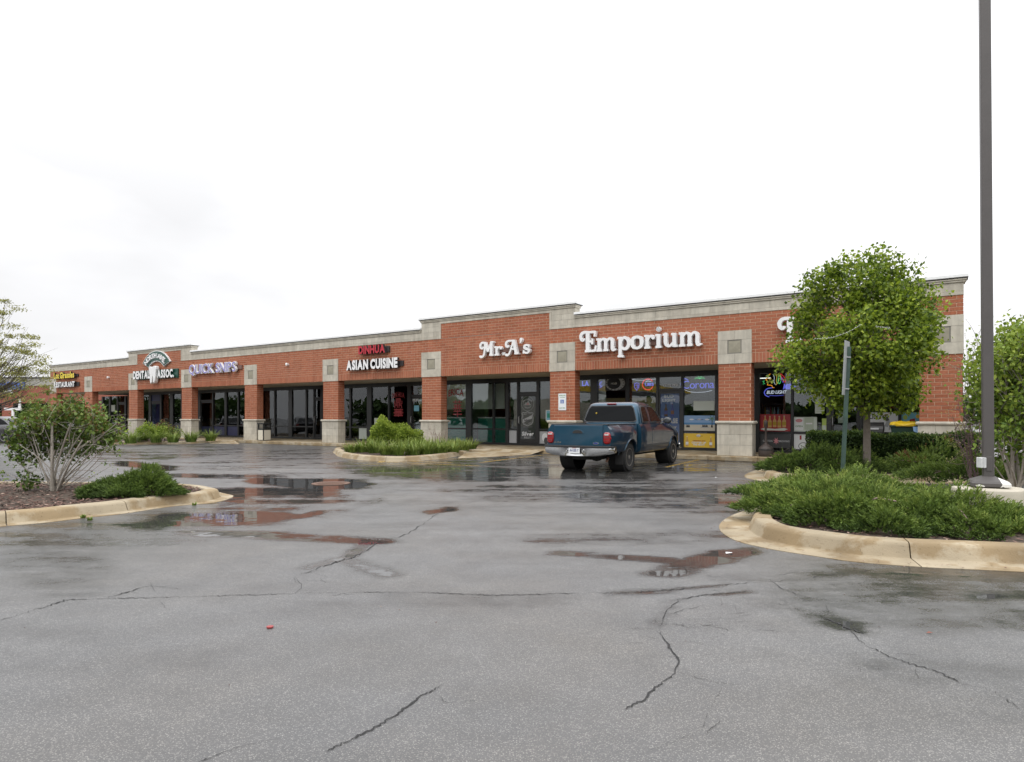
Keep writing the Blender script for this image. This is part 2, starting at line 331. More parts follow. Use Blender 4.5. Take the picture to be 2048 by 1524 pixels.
def crack(pts, wpx=3.0, jit=5, name='crack', material=None, z=.004, parent=None):
    rnd = random.Random(int(pts[0][0]*7+pts[0][1])); P = []; wpx *= .68
    for (x1, y1), (x2, y2) in zip(pts, pts[1:]):
        n = max(2, int(math.hypot(x2-x1, y2-y1)/5))
        for k in range(n):
            t = k/n; jj = jit*.55; P.append((x1+(x2-x1)*t+rnd.uniform(-jj, jj), y1+(y2-y1)*t+rnd.uniform(-jj, jj)*.6))
    P.append(pts[-1]); W = [G(x, y, z) for x, y in P]; mb = MB(); vs = []; slow = 1.0
    for i, p in enumerate(W):
        d = W[min(i+1, len(W)-1)]-W[max(i-1, 0)]; d.z = 0; d.normalize(); nrm = Vector((-d.y, d.x, 0)); slow = min(1.7, max(.25, slow+rnd.uniform(-.4, .4)))
        a, b = (wpx*p.y/FPX*.5*slow*rnd.uniform(.3, 1.5)*(min(1, i/5+.25))*(min(1, (len(W)-1-i)/5+.25)) for _ in (0, 1))
        vs += [p+nrm*a, p-nrm*b]
    mb.add(vs, [(2*i, 2*i+1, 2*i+3, 2*i+2) for i in range(len(W)-1)])
    return mb.build(name, material or M['crack'], parent or lot)
CR = [([(0,1240),(60,1222),(130,1200),(210,1196),(310,1168)],4.5,4),([(200,1197),(330,1194),(480,1190),(600,1186),(700,1184),(820,1184),(1000,1190),(1150,1186)],2.6,3),
 ([(1150,1187),(1260,1184),(1350,1178),(1460,1168),(1600,1158),(1750,1138)],2.6,4),
 ([(762,1080),(735,1102),(690,1118),(640,1134),(590,1152)],4,6),([(590,1152),(605,1172),(590,1186)],2,4),([(300,1165),(310,1185)],2,3),
 ([(850,1045),(830,1058),(800,1074),(762,1080)],2.4,5),([(905,1015),(870,1030),(850,1045)],2.4,4),([(990,990),(940,1005),(905,1015)],2,4),
 ([(885,1370),(840,1392),(790,1430),(760,1450),(700,1480),(650,1502)],4.5,5),([(560,1475),(480,1492),(395,1524)],2.6,4),
 ([(1320,1262),(1335,1290),(1358,1320),(1352,1345),(1310,1375),(1285,1400),(1248,1418)],4.6,6),([(1355,1342),(1420,1362),(1490,1370)],2.6,5),
 ([(1440,1376),(1400,1460),(1300,1500)],1.8,6),([(1358,1200),(1330,1225),(1318,1262)],3,6),([(1358,1198),(1420,1188),(1500,1182)],2.6,3),
 ([(1730,1290),(1770,1308),(1810,1324),(1870,1340),(1920,1365)],4.2,5),([(1920,1365),(1985,1380),(2046,1420)],2.6,5),([(1640,1232),(1680,1248),(1728,1268)],4.5,4),
 ([(1250,1255),(1310,1258)],1.8,4),([(1320,1250),(1400,1248),(1470,1262)],1.6,6),([(1540,1158),(1560,1176),(1612,1194)],2,4),([(1700,1260),(1730,1290)],2.2,4),
 ([(1330,1230),(1410,1208)],1.6,5),([(1420,1174),(1450,1190)],1.8,3),([(1700,1123),(1714,1140)],1.8,3),([(1410,1470),(1440,1440)],1.6,4),([(630,1013),(700,1008)],1.6,4),([(560,1035),(640,1024)],2,4),
 ([(1090,968),(1010,980),(900,985)],1.4,4),([(840,955),(1020,938),(1180,925)],1.3,2),([(430,930),(640,955),(840,955)],1.3,3)]
rc = random.Random(8)
for c in CR: crack(*c)
for cx, cy, n_, rx in ((1400, 1235, 26, 90), (1345, 1300, 8, 60), (1600, 1190, 10, 90), (300, 1190, 5, 60), (600, 1160, 8, 50), (1760, 1320, 8, 80), (860, 1400, 5, 60), (720, 1110, 6, 60), (1450, 1180, 8, 80)):
    for _ in range(n_):
        x, y = cx+rc.gauss(0, rx*.6), cy+rc.gauss(0, 16); a = rc.uniform(-.5, .5)+(1.2 if rc.random() < .25 else 0); L_ = rc.uniform(18, 55); crack([(x, y), (x+L_*math.cos(a)*.5+rc.uniform(-6, 6), y+L_*math.sin(a)*.25), (x+L_*math.cos(a), y+L_*math.sin(a)*.5)], 1.5, 5)
# ------------------------------------------------------------------ the strip mall
mall = thing('strip_mall', 'long single storey red brick shop row with stone banded parapet and arcade', 'building', F(0), FANG)
PIL = [(-50.2,-49.15),(-44.72,-43.6),(-38.65,-37.54),(-32.45,-31.37),(-26.24,-25.13),(-19.88,-18.77),(-13.45,-12.34),(-6.96,-5.85),(-.545,.53),(5.08,6.13)]
SL, SR = -50.2, 6.13
CH, BL, BH, JT = .1075, .3225, 3.0, .015
T_G = 2.65
NBRICK = 0
def bricks_rows(s0, s1, z0, rows, off=0.0):
    out = []
    for r in range(rows):
        z = z0+r*CH; x = s0-((off+r*.5) % 1)*BL
        first = math.floor((s0-0)/BL)*BL-((r % 2)*.5*BL)
        x = first
        while x < s1:
            a, b = max(x, s0), min(x+BL, s1)
            if b-a > .05: out.append((a, b, z, z+CH))
            x += BL
    return out
rb = random.Random(3)
_bm = {}
def brick_mesh(wd, ht, dp, horizontal=True):
    key = (round(wd, 3), round(ht, 3), round(dp, 3), rb.randrange(6))
    if key not in _bm:
        mb = MB(); c = .003; j = JT/2
        x0, x1, z0, z1 = j, wd-j, j, ht-j
        f = [(x0+c, 0, z0+c), (x1-c, 0, z0+c), (x1-c, 0, z1-c), (x0+c, 0, z1-c)]; g = [(x0, c, z0), (x1, c, z0), (x1, c, z1), (x0, c, z1)]; h = [(x0, dp, z0), (x1, dp, z0), (x1, dp, z1), (x0, dp, z1)]
        fs = [(0,1,2,3)]+[(i+4, (i+1) % 4+4, (i+1) % 4, i) for i in range(4)]+[(i+8, (i+1) % 4+8, (i+1) % 4+4, i+4) for i in range(4)]
        mb.add(f+g+h, fs, 0, rb.random()); me = bpy.data.meshes.new('brick'); me.from_pydata(mb.v, [], mb.f); me.materials.append(M['brick'])
        a = me.attributes.new('tone', 'FLOAT', 'POINT'); a.data.foreach_set('value', mb.t); _bm[key] = me
    return _bm[key]
def add_brick(mb, a, b, z0, z1, y=0.0, dp=.03):
    j = JT/2; c = .003; y += rb.uniform(-.0015, .0015)
    x0, x1, z0, z1 = a+j, b-j, z0+j, z1-j
    f = [(x0+c, y, z0+c), (x1-c, y, z0+c), (x1-c, y, z1-c), (x0+c, y, z1-c)]; g = [(x0, y+c, z0), (x1, y+c, z0), (x1, y+c, z1), (x0, y+c, z1)]; h = [(x0, y+dp, z0), (x1, y+dp, z0), (x1, y+dp, z1), (x0, y+dp, z1)]
    mb.add(f+g+h, [(0,1,2,3)]+[(i+4, (i+1) % 4+4, (i+1) % 4, i) for i in range(4)]+[(i+8, (i+1) % 4+8, (i+1) % 4+4, i+4) for i in range(4)], 0, rb.random())
Z_SOLD = BH+BL; Z_LOW = Z_SOLD+12*CH; ZH_BR = Z_LOW+6*CH      # 3.32, 4.61, 5.26
HI = [(PIL[2][0], PIL[3][1]), (PIL[6][0], PIL[7][1])]
# facade beam: mortar backing, brick faces in front of it
mb = MB(); mb.box(SL+.02, SR-.02, .007, .41, BH+.004, Z_LOW)
for a, b in HI: mb.box(a+1.12, b-1.12, .007, .41, Z_LOW, ZH_BR)
wall = mb.build('facade_wall', M['mortar'], mall)
fb = bricks_rows(SL, SR, Z_SOLD, 12)
for a, b in HI: fb += bricks_rows(a+1.11, b-1.11, Z_LOW, 6)
x = SL
while x < SR-.01: fb.append((x, min(x+CH, SR), BH, Z_SOLD)); x += CH
def clip_sq(a, b, z0, z1):
    zm = (z0+z1)/2
    if zm > 4.075: return [(a, b)]
    segs = [(a, b)]
    for p0, p1 in PIL:
        o = []
        for u, v in segs:
            if v <= p0 or u >= p1: o.append((u, v))
            else:
                if u < p0: o.append((u, p0))
                if v > p1: o.append((p1, v))
        segs = o
    return [(u, v) for u, v in segs if v-u > .03]
face = [(u, v, z0, z1) for a, b, z0, z1 in fb for u, v in clip_sq(a, b, z0, z1)]
def hidden(s, z): return 1.1 < s < 5.0 and z < 4.95
single = [f for f in face if -2.6 < f[0] and not hidden(f[0], f[2]) and f[1]-f[0] > .2]
single = sorted(single, key=lambda f: -f[0])[:170]; ss = set(single)
for f in single:
    o = bpy.data.objects.new('brick', brick_mesh(f[1]-f[0], f[3]-f[2], .03)); put(o, wall); o.location = (f[0], rb.uniform(-.0015, .0015), f[2])
mb = MB()
for f in face:
    if f not in ss: add_brick(mb, *f)
o = mb.build('brickwork', M['brick'], wall); o['kind'] = 'stuff'
# pillars
for k, (p0, p1) in enumerate(PIL):
    wd = p1-p0-.03; x0 = p0+.015
    mb = MB(); mb.box(x0+.006, x0+wd-.006, .007+.012, .41-.006, 1.1, BH); pil = mb.build('pillar', M['mortar'], mall)
    rows = 17; hh = (BH-1.13)/rows; B = MB(); lone = k in (8, 9)
    for r in range(rows):
        z = 1.13+r*hh; cuts = [0, .2 if r % 2 else .36]
        while cuts[-1] < wd-.05: cuts.append(min(wd, cuts[-1]+BL))
        if wd-cuts[-2] < .08: cuts.pop(-2)
        for a, b in zip(cuts, cuts[1:]):
            if lone:
                q = bpy.data.objects.new('brick', brick_mesh(b-a, hh, .03)); put(q, pil); q.location = (x0+a, .012+rb.uniform(-.0015, .0015), z)
            else: add_brick(B, x0+a, x0+b, z, z+hh, .012)
        # both side faces
        for sd in (0, 1):
            cut2 = (0, .2, .398) if r % 2 else (0, .3, .398)
            for a, b in zip(cut2, cut2[1:]):
                t0, t1 = .012+a+.005, .012+b-.005
                xx = (x0+wd, x0+wd-.02) if sd else (x0, x0+.02)
                B.box(min(xx), max(xx), t0, t1, z+.005, z+hh-.005, 0, rb.random())
            B.box(x0+.005, x0+wd-.005, .388, .41, z+.005, z+hh-.005, 0, rb.random())
    o = B.build('brickwork', M['brick'], pil); o['kind'] = 'stuff'
    # stone base of three block courses, bullnose cap, stone square with recessed panel
    Bb = MB(); Bb.box(p0-.005, p1+.005, -.015, .425, 0, 1.03); bs = Bb.build('pillar_base', M['joint'], pil)
    def block(x0_, x1_, y0_, y1_, z0_, z1_, nm='stone_block', par=bs):
        q = MB(); q.box(x0_+.003, x1_-.003, y0_, y1_, z0_+.003, z1_-.003, 0, rb.random())
        return q.build(nm, M['stone'], par, bevel=.004 if k > 4 else 0)
    w2 = p1-p0+.05; xl = p0-.025; zc = [0, .34, .69, 1.035]
    if k > 2:
        for r in range(3):
            cs = [0, .42, w2] if r % 2 == 0 else [0, .1, .74, w2]
            for a, b in zip(cs, cs[1:]): block(xl+a, xl+b, -.028, .43 if (a == 0 or b == w2) else .1, zc[r], zc[r+1])
    else: block(xl, xl+w2, -.028, .43, 0, 1.035)
    q = MB(); prof = [(-.03, 1.036), (-.062, 1.045), (-.078, 1.075), (-.075, 1.105), (-.055, 1.13), (0, 1.131), (.05, 1.131)]
    ring = []
    for (dy, z) in prof:
        ring.append([(xl+.025+dy, -.015+dy, z) if False else (p0+dy+.0, dy, z), (p1-dy, dy, z), (p1-dy, .41-dy, z), (p0+dy, .41-dy, z)])
    vs = [v for r_ in ring for v in r_]; fs = []
    for i in range(len(prof)-1):
        for c in range(4): fs.append((i*4+c, i*4+(c+1) % 4, (i+1)*4+(c+1) % 4, (i+1)*4+c))
    fs += [(3, 2, 1, 0), tuple((len(prof)-1)*4+c for c in range(4))]
    q.add(vs, fs, 0, .75); q.build('bullnose_cap', M['stone'], pil, smooth=True)
    sq0, sq1, zz0, zz1 = p0, p1, BH-.004, 4.075
    q = MB(); q.box(sq0+.006, sq1-.006, .002, .4, zz0+.006, zz1-.004); sqr = q.build('stone_square', M['joint'], pil)
    cx = (sq0+sq1)/2; hw = .225; cz = (zz0+zz1)/2+.01
    def sb(a, b, c, d):
        q = MB(); q.box(a+.003, b-.003, -.012, .05, c+.003, d-.003, 0, rb.random()*.8+.1); q.build('stone_block', M['stone'], sqr)
    if k > 3:
        sb(sq0, cx, cz+hw, zz1); sb(cx, sq1, cz+hw, zz1); sb(sq0, cx-hw, cz-hw, cz+hw); sb(cx+hw, sq1, cz-hw, cz+hw); sb(sq0, cx, zz0, cz-hw); sb(cx, sq1, zz0, cz-hw)
    else:
        sb(sq0, sq1, cz+hw, zz1); sb(sq0, cx-hw, cz-hw, cz+hw); sb(cx+hw, sq1, cz-hw, cz+hw); sb(sq0, sq1, zz0, cz-hw)
    q = MB(); a, b, c, d = cx-hw+.012, cx+hw-.012, cz-hw+.012, cz+hw-.012; y0, yc = .004, -.009
    q.add([(a, y0, c), (b, y0, c), (b, y0, d), (a, y0, d), (cx, yc-.006, cz)], [(0,1,4),(1,2,4),(2,3,4),(3,0,4)]); q.build('diamond_panel', M['stone_dark'], sqr)
# cornice
corn = MB().box(SL+.01, SR-.01, .0, .40, Z_LOW, Z_LOW+.02).build('cornice', M['joint'], mall)
def runs(s0, s1, z0, z1, y0, ln, nm='stone_block', tone=None, par=corn, y1=.38):
    n = max(1, round((s1-s0)/ln)); st = (s1-s0)/n
    for i in range(n):
        q = MB(); q.box(s0+i*st+.003, s0+(i+1)*st-.003, y0, y1, z0+.003, z1-.003, 0, rb.random() if tone is None else tone); q.build(nm, M['stone'], par)
def molding(s0, s1, z, par=corn, endl=False, endr=False):
    # stepped moulding under a white metal coping; returns round free ends
    q = MB()
    el, er = (.09 if endl else 0), (.09 if endr else 0)
    q.box(s0-el*.4, s1+er*.4, -.045, .40, z, z+.055, 0, .55); q.box(s0-el*.7, s1+er*.7, -.07, .41, z+.055, z+.10, 0, .6)
    q.build('moulding', M['stone'], par, bevel=.012)
    q = MB(); q.box(s0-el, s1+er, -.085, .45, z+.106, z+.128, 0); q.build('coping_shadow_line', M['frame'], par)  # black strip standing in for the shadow line beneath the coping
    q = MB(); q.box(s0-el-.015, s1+er+.015, -.105, .47, z+.128, z+.215, 0); q.build('coping', M['coping'], par, bevel=.008)
ZB1, ZB2 = Z_LOW+.105, Z_LOW+.105+.235
lows = [(SL, HI[0][0]), (HI[0][1], HI[1][0]), (HI[1][1], SR)]
for i, (a, b) in enumerate(lows):
    q = MB(); q.box(a+.02, b-.02, .005, .37, Z_LOW, ZB2); q.build('backing', M['joint'], corn)
    runs(a, b, Z_LOW, ZB1, -.018, 1.2 if i else 3.0); runs(a, b, ZB1, ZB2, -.008, .62 if i == 2 else 1.2 if i == 1 else 3)
    molding(a, b, ZB2, endl=(i == 0), endr=(i == 2))
TOPH = ZH_BR+.11
for hi, (a, b) in enumerate(HI):
    q = MB(); q.box(a+.02, b-.02, .005, .37, ZH_BR, TOPH); q.build('backing', M['joint'], corn)
    runs(a+1.0, b-1.0, ZH_BR, TOPH, -.018, 2.4)
    molding(a, b, TOPH, endl=True, endr=True)
    for e in (0, 1):
        x0, x1 = (a, a+1.0) if e == 0 else (b-1.0, b)
        o0, o1 = (x0, x1) ; tr = (x1, x1+.11) if e == 0 else (x0-.11, x0)
        q = MB(); q.box(min(x0, tr[0])+.01, max(x1, tr[1])-.01, .005, .37, Z_LOW, TOPH); q.build('backing', M['joint'], corn)
        runs(tr[0], tr[1], Z_LOW, ZH_BR, -.018, .12); runs(x0, x1, Z_LOW, ZB1, -.018, 1.0)
        zz = ZB1
        for r in range(3):
            z2 = zz+(TOPH-ZB1)/3; cut = [0, .42, 1.0] if r % 2 else [0, .68, 1.0]
            if hi: 
                for c0, c1 in zip(cut, cut[1:]): runs(x0+c0, x0+c1, zz, z2, -.008, 1)
            else: runs(x0, x1, zz, z2, -.008, 1)
            zz = z2
# soffit, walls, roof, interior
q = MB(); q.box(SL+.03, SR-.03, .412, T_G+.35, BH+.002, BH+.05); q.build('soffit', M['soffit'], mall)
q = MB(); q.box(SL+.02, SR-.02, .42, 20, 4.3, 4.45); q.build('roof', M['roof'], mall)
q = MB(); q.box(SL, SL+.4, .42, 20, BH+.01, Z_LOW-.01, 0, .5); q.box(SL+.02, SL+.38, .42, 20, Z_LOW, ZB2+.2, 0); q.build('end_wall', M['soffit'], mall)
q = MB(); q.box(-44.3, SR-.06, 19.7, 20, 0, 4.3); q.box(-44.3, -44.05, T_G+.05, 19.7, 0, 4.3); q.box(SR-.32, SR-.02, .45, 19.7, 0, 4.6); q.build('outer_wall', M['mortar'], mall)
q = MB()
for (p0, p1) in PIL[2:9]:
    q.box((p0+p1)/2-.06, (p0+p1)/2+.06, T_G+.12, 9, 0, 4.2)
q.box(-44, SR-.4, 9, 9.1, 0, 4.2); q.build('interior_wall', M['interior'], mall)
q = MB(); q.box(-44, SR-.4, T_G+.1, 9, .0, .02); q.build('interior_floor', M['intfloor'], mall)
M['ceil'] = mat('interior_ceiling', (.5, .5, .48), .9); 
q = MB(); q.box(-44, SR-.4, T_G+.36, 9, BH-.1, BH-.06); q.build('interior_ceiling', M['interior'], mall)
# ------------------------------------------------------------------ lettering
_gl = {}
def glyph(ch, off=0.0, ext=.5):
    k = (ch, off, ext)
    if k in _gl: return _gl[k]
    cu = bpy.data.curves.new('glyph', 'FONT'); cu.body = ch; cu.size = 1; cu.offset = off; cu.extrude = ext; cu.resolution_u = 3
    o = bpy.data.objects.new('glyph', cu); COL.objects.link(o); dg = bpy.context.evaluated_depsgraph_get(); dg.update()
    me = bpy.data.meshes.new_from_object(o.evaluated_get(dg)); n = len(me.vertices)
    co = np.zeros(n*3); me.vertices.foreach_get('co', co); co = co.reshape(-1, 3); fs = [tuple(p.vertices) for p in me.polygons]
    bpy.data.objects.remove(o); bpy.data.curves.remove(cu); bpy.data.meshes.remove(me)
    _gl[k] = (co, fs); return _gl[k]
def layout(text, off, gap=.07, space=.28):
    out = []; x = 0
    for ch in text:
        if ch == ' ': x += space; continue
        co, fs = glyph(ch, off)
        if not len(co): continue
        a, b = co[:, 0].min(), co[:, 0].max(); out.append((ch, co, fs, x-a)); x += b-a+gap
    return out, x-gap
def text_mb(text, x0, x1, z0, z1, y, dp, off=.0, mb=None, mi=0, tone=.5, arc=0.0, gap=.07, shear=0.0, caps=None):
    """letters fitted to a box, facing -y; dp = thickness"""
    lay, W = layout(text, off, gap); mb = mb or MB()
    lo = min(c[1][:, 1].min() for c in lay) if caps is None else caps[0]; hi = max(c[1][:, 1].max() for c in lay) if caps is None else caps[1]
    sx = (x1-x0)/W; sz = (z1-z0)/(hi-lo)
    for ch, co, fs, dx in lay:
        X = x0+(co[:, 0]+dx)*sx; Z = z0+(co[:, 1]-lo)*sz; X = X+shear*(Z-z0)
        if arc: u = (X-(x0+x1)/2)/((x1-x0)/2); Z = Z-arc*u*u
        Y = y-(co[:, 2]+.5)*dp
        mb.add(np.stack([X, Y, Z], -1).tolist(), fs, mi, tone)
    return mb
def letter_sign(root, text, x0, x1, z0, z1, dp, face, side, off=.03, arc=0, gap=.07, caps=None, y=0.0, nm='letter', rim=None, shear=0):
    lay, W = layout(text, off, gap)
    lo = min(c[1][:, 1].min() for c in lay) if caps is None else caps[0]; hi = max(c[1][:, 1].max() for c in lay) if caps is None else caps[1]
    sx = (x1-x0)/W; sz = (z1-z0)/(hi-lo)
    for ch, co, fs, dx in lay:
        X = x0+(co[:, 0]+dx)*sx; Z = z0+(co[:, 1]-lo)*sz; xc = (X.min()+X.max())/2; X = X+shear*(Z-z0)
        if arc: u = (xc-(x0+x1)/2)/((x1-x0)/2); ang = -2*arc*u/((x1-x0)/2); Z2 = Z-arc*u*u+(X-xc)*ang; X = X-(Z-(z0+z1)/2)*ang*.9; Z = Z2
        Y = y-(co[:, 2]+.5)*dp; mb = MB()
        yc = y-.5*dp
        for f in fs:
            pass
        vs = np.stack([X, Y, Z], -1); mb.v = vs.tolist(); mb.t = [.5]*len(mb.v)
        for f in fs:
            isf = all(co[i, 2] > .49 for i in f); mb.f.append(f); mb.m.append(0 if isf else 1)
        o = mb.build(nm, [face, side], root)
        if rim:
            r = MB(); c2, f2 = glyph(ch, off+rim[0]); X2 = x0+(c2[:, 0]+dx)*sx; Z2 = z0+(c2[:, 1]-lo)*sz; Y2 = y-(c2[:, 2]+.5)*(dp-.012)
            r.add(np.stack([X2, Y2, Z2], -1).tolist(), f2); r.build('trim', rim[1], o)
M['red_face'] = mat('sign_red', (.42, .015, .03), .35, vary=.1); M['sign_side'] = mat('sign_return', (.03, .025, .025), .5)
M['yellow_face'] = mat('sign_yellow', (.75, .58, .02), .35, vary=.05); M['green_face'] = mat('sign_green', (.02, .075, .055), .35)
M['purple_face'] = mat('sign_purple', (.24, .21, .55), .35, vary=.05); M['white_side'] = mat('sign_white_return', (.55, .56, .57), .45)
M['blue_face'] = mat('sign_blue', (.08, .14, .38), .4)
M['raceway'] = mat('raceway', (.17, .09, .07), .6)
def fsign(name, label, s, z, group='shop signs on the brick parapet'):
    return thing(name, label, 'sign', F(s, -.005, z), FANG, group)
# Los Girasoles / Restaurant
def zz(px, py, t=-.12): return z_px(py, px, t)
def boxpx(pxa, pxb, ya, yb, t=-.12):            # pixel box on the parapet -> s0,s1,z0,z1 (heights taken at the middle)
    pm = (pxa+pxb)/2; return s_px(pxa, t), s_px(pxb, t), zz(pm, yb, t), zz(pm, ya, t)
def race(root, x0, x1, z0, z1, m='raceway', y1=0.0, y0=-.07):
    MB().box(x0, x1, y0, y1, z0, z1).build('raceway', M[m], root, bevel=.004)
a, b, c, d = boxpx(110.5, 151, 744, 757)
r = fsign('shop_sign', 'yellow channel letters Los Girasoles on the far left end of the parapet', a, c)
letter_sign(r, 'Los Girasoles', 0, b-a, 0, d-c, .13, M['yellow_face'], M['sign_side'], .045, gap=.04, y=-.08); race(r, .05, b-a+.25, .1, (d-c)*.6, 'sign_side')
a, b, c, d = boxpx(111, 152, 763.5, 774.5)
r = fsign('shop_sign', 'white channel letters RESTAURANT under the yellow lettering', a, c)
letter_sign(r, 'RESTAURANT', 0, b-a, 0, d-c, .13, M['white'], M['sign_side'], .045, gap=.06, y=-.08); race(r, .05, b-a+.3, .05, (d-c)*.85, 'sign_side')
# North Ave. Dental Assoc.
a, b, c, d = boxpx(269, 352, 737, 757)
r = fsign('shop_sign', 'dental practice sign with green arch and a large white tooth between white words', a, c)
W_ = b-a; H_ = d-c
def outline_plate(pts, y0, y1, m, nm): MB().prism(pts, y0, y1).build(nm, m, r, fix=True)
cx, cz, R1, R0 = W_*.53, H_*.2, W_*.38, W_*.24
def arcp(rr, a0, a1, n=14, ky=.85): return [(cx+rr*math.cos(R(a0+(a1-a0)*i/n)), cz+rr*ky*math.sin(R(a0+(a1-a0)*i/n))) for i in range(n+1)]
outline_plate(arcp(R1+.05, 147, 33)+arcp(R0-.05, 38, 142), -.10, -.01, M['white'], 'arch_trim')
outline_plate(arcp(R1, 146, 34)+arcp(R0, 39, 141), -.115, -.02, M['green_face'], 'arch_plate')
lay, LW = layout('NORTH AVE.', .02, .12, .3)
for ch, co, fs, dx in lay:
    u = ((co[:, 0].min()+co[:, 0].max())/2+dx)/LW; th = R(141-u*100); rr = (R1+R0)/2-.15
    sc = W_*.62/LW; px_, pz_ = cx+rr*math.cos(th), cz+rr*.85*math.sin(th); lx = (co[:, 0]-(co[:, 0].min()+co[:, 0].max())/2)*sc; lz = co[:, 1]*.40
    al = (th-math.pi/2)*.8; X = px_+lx*math.cos(al)-lz*math.sin(al); Z = pz_+lx*math.sin(al)+lz*math.cos(al)
    MB().add(np.stack([X, -.12-(co[:, 2]+.5)*.07, Z], -1).tolist(), fs).build('letter', M['white'], r)
race(r, .1, W_+.12, -.02, H_*.85, 'green_face', 0, -.08)
letter_sign(r, 'DENTAL', .0, W_*.42, .02, H_*.86, .12, M['white'], M['green_face'], .05, gap=.05, y=-.09)
letter_sign(r, 'Assoc.'.upper(), W_*.60, W_*.985, .0, H_*.84, .12, M['white'], M['green_face'], .05, gap=.05, y=-.09)
tooth = [(.0, .95), (.12, 1.03), (.30, 1.02), (.45, .97), (.6, 1.04), (.8, 1.06), (.97, 1.0), (1.0, .85), (.93, .6), (.9, .35), (.82, .08), (.72, -.05), (.62, .0), (.6, .22), (.52, .45), (.45, .25), (.40, .02), (.3, -.08), (.18, .02), (.14, .3), (.06, .62)]
MB().prism([(W_*.428+x*W_*.175, -.25+z*(H_*1.55)) for x, z in tooth], -.30, -.08).build('tooth', [M['white']], r, fix=True, bevel=.02)
# Quick Snips
a, b, c, d = boxpx(381, 474, 727, 749)
r = fsign('shop_sign', 'pale violet channel letters QUICK SNIPS on a brown raceway', a, c)
letter_sign(r, 'QUICK SNIPS', 0, b-a, 0, d-c, .13, M['purple_face'], M['white_side'], .0, gap=.10, y=-.09, rim=(.03, M['white'])); race(r, .3, b-a+.35, .22, (d-c)*.7)
# Dinhua Asian Cuisine
a, b, c, d = boxpx(720, 773, 690.5, 707.5)
r = fsign('shop_sign', 'red channel letters DINHUA above white ones', a, c)
letter_sign(r, 'DINHUA', 0, b-a, 0, d-c, .13, M['red_face'], M['sign_side'], .05, gap=.06, y=-.09); race(r, .1, b-a+.12, .05, (d-c)*.8, 'sign_side')
a, b, c, d = boxpx(696, 798, 718, 738.5)
r = fsign('shop_sign', 'white channel letters ASIAN CUISINE under the red ones', a, c)
letter_sign(r, 'ASIAN CUISINE', 0, b-a, 0, d-c, .13, M['white'], M['sign_side'], .055, gap=.06, y=-.09); race(r, .1, b-a+.2, .1, (d-c)*.7, 'sign_side')
# swash letters, drawn as broad strokes -------------------------------------
def rib(mb, pts, y, dp, smooth=True, n=5):
    P = catmull(pts, n) if smooth and len(pts) > 2 else [np.array(p, float) for p in pts]
    Lf, Rt = [], []
    for i, p in enumerate(P):
        d = P[min(i+1, len(P)-1)][:2]-P[max(i-1, 0)][:2]; d = d/(np.linalg.norm(d)+1e-9); nr = np.array([-d[1], d[0]]); h = p[2]/2
        Lf.append(p[:2]+nr*h); Rt.append(p[:2]-nr*h)
    def cap(p, q, c, sgn):
        out = []; r_ = np.linalg.norm(np.array(p)-np.array(q))/2; m = (np.array(p)+np.array(q))/2; a0 = math.atan2(p[1]-m[1], p[0]-m[0])
        for k in range(1, 5): out.append(m+r_*np.array([math.cos(a0-sgn*math.pi*k/5), math.sin(a0-sgn*math.pi*k/5)]))
        return out
    end = cap(Lf[-1], Rt[-1], None, 1) if smooth else []
    poly = Lf+end+Rt[::-1]+(cap(Rt[0], Lf[0], None, 1) if smooth else [])
    n_ = len(Lf); vs = []; fs = []
    for yy in (y-dp, y):
        for p in Lf: vs.append((p[0], yy, p[1]))
        for p in Rt: vs.append((p[0], yy, p[1]))
    for i in range(n_-1):
        fs.append((i, i+1, n_+i+1, n_+i)); b = 2*n_; fs.append((b+i, b+n_+i, b+n_+i+1, b+i+1))
        fs.append((i, b+i, b+i+1, i+1)); fs.append((n_+i, n_+i+1, b+n_+i+1, b+n_+i))
    fs.append((0, n_, 3*n_, 2*n_)); fs.append((n_-1, 3*n_-1, 4*n_-1, 2*n_-1))
    mb.add(vs, fs)
    if smooth:
        for c, q in ((P[0], Lf[0]), (P[-1], Lf[-1])):
            rr = c[2]/2*1.0; pl = [(c[0]+rr*math.cos(t*math.pi/6), c[1]+rr*math.sin(t*math.pi/6)) for t in range(12)]; mb.prism(pl, y-dp+.0006, y)
XH = .62
def stem(x, z0, z1, w=.17, s0=True, s1=True):
    o = [[(x, z0, w), (x, z1, w)]]
    if s0: o.append([(x-.16, z0+.04, .09), (x+.17, z0+.04, .09)])
    if s1 == 'l': o.append([(x-.17, z1-.045, .09), (x, z1-.045, .09)])
    elif s1: o.append([(x-.16, z1-.045, .09), (x+.17, z1-.045, .09)])
    return o
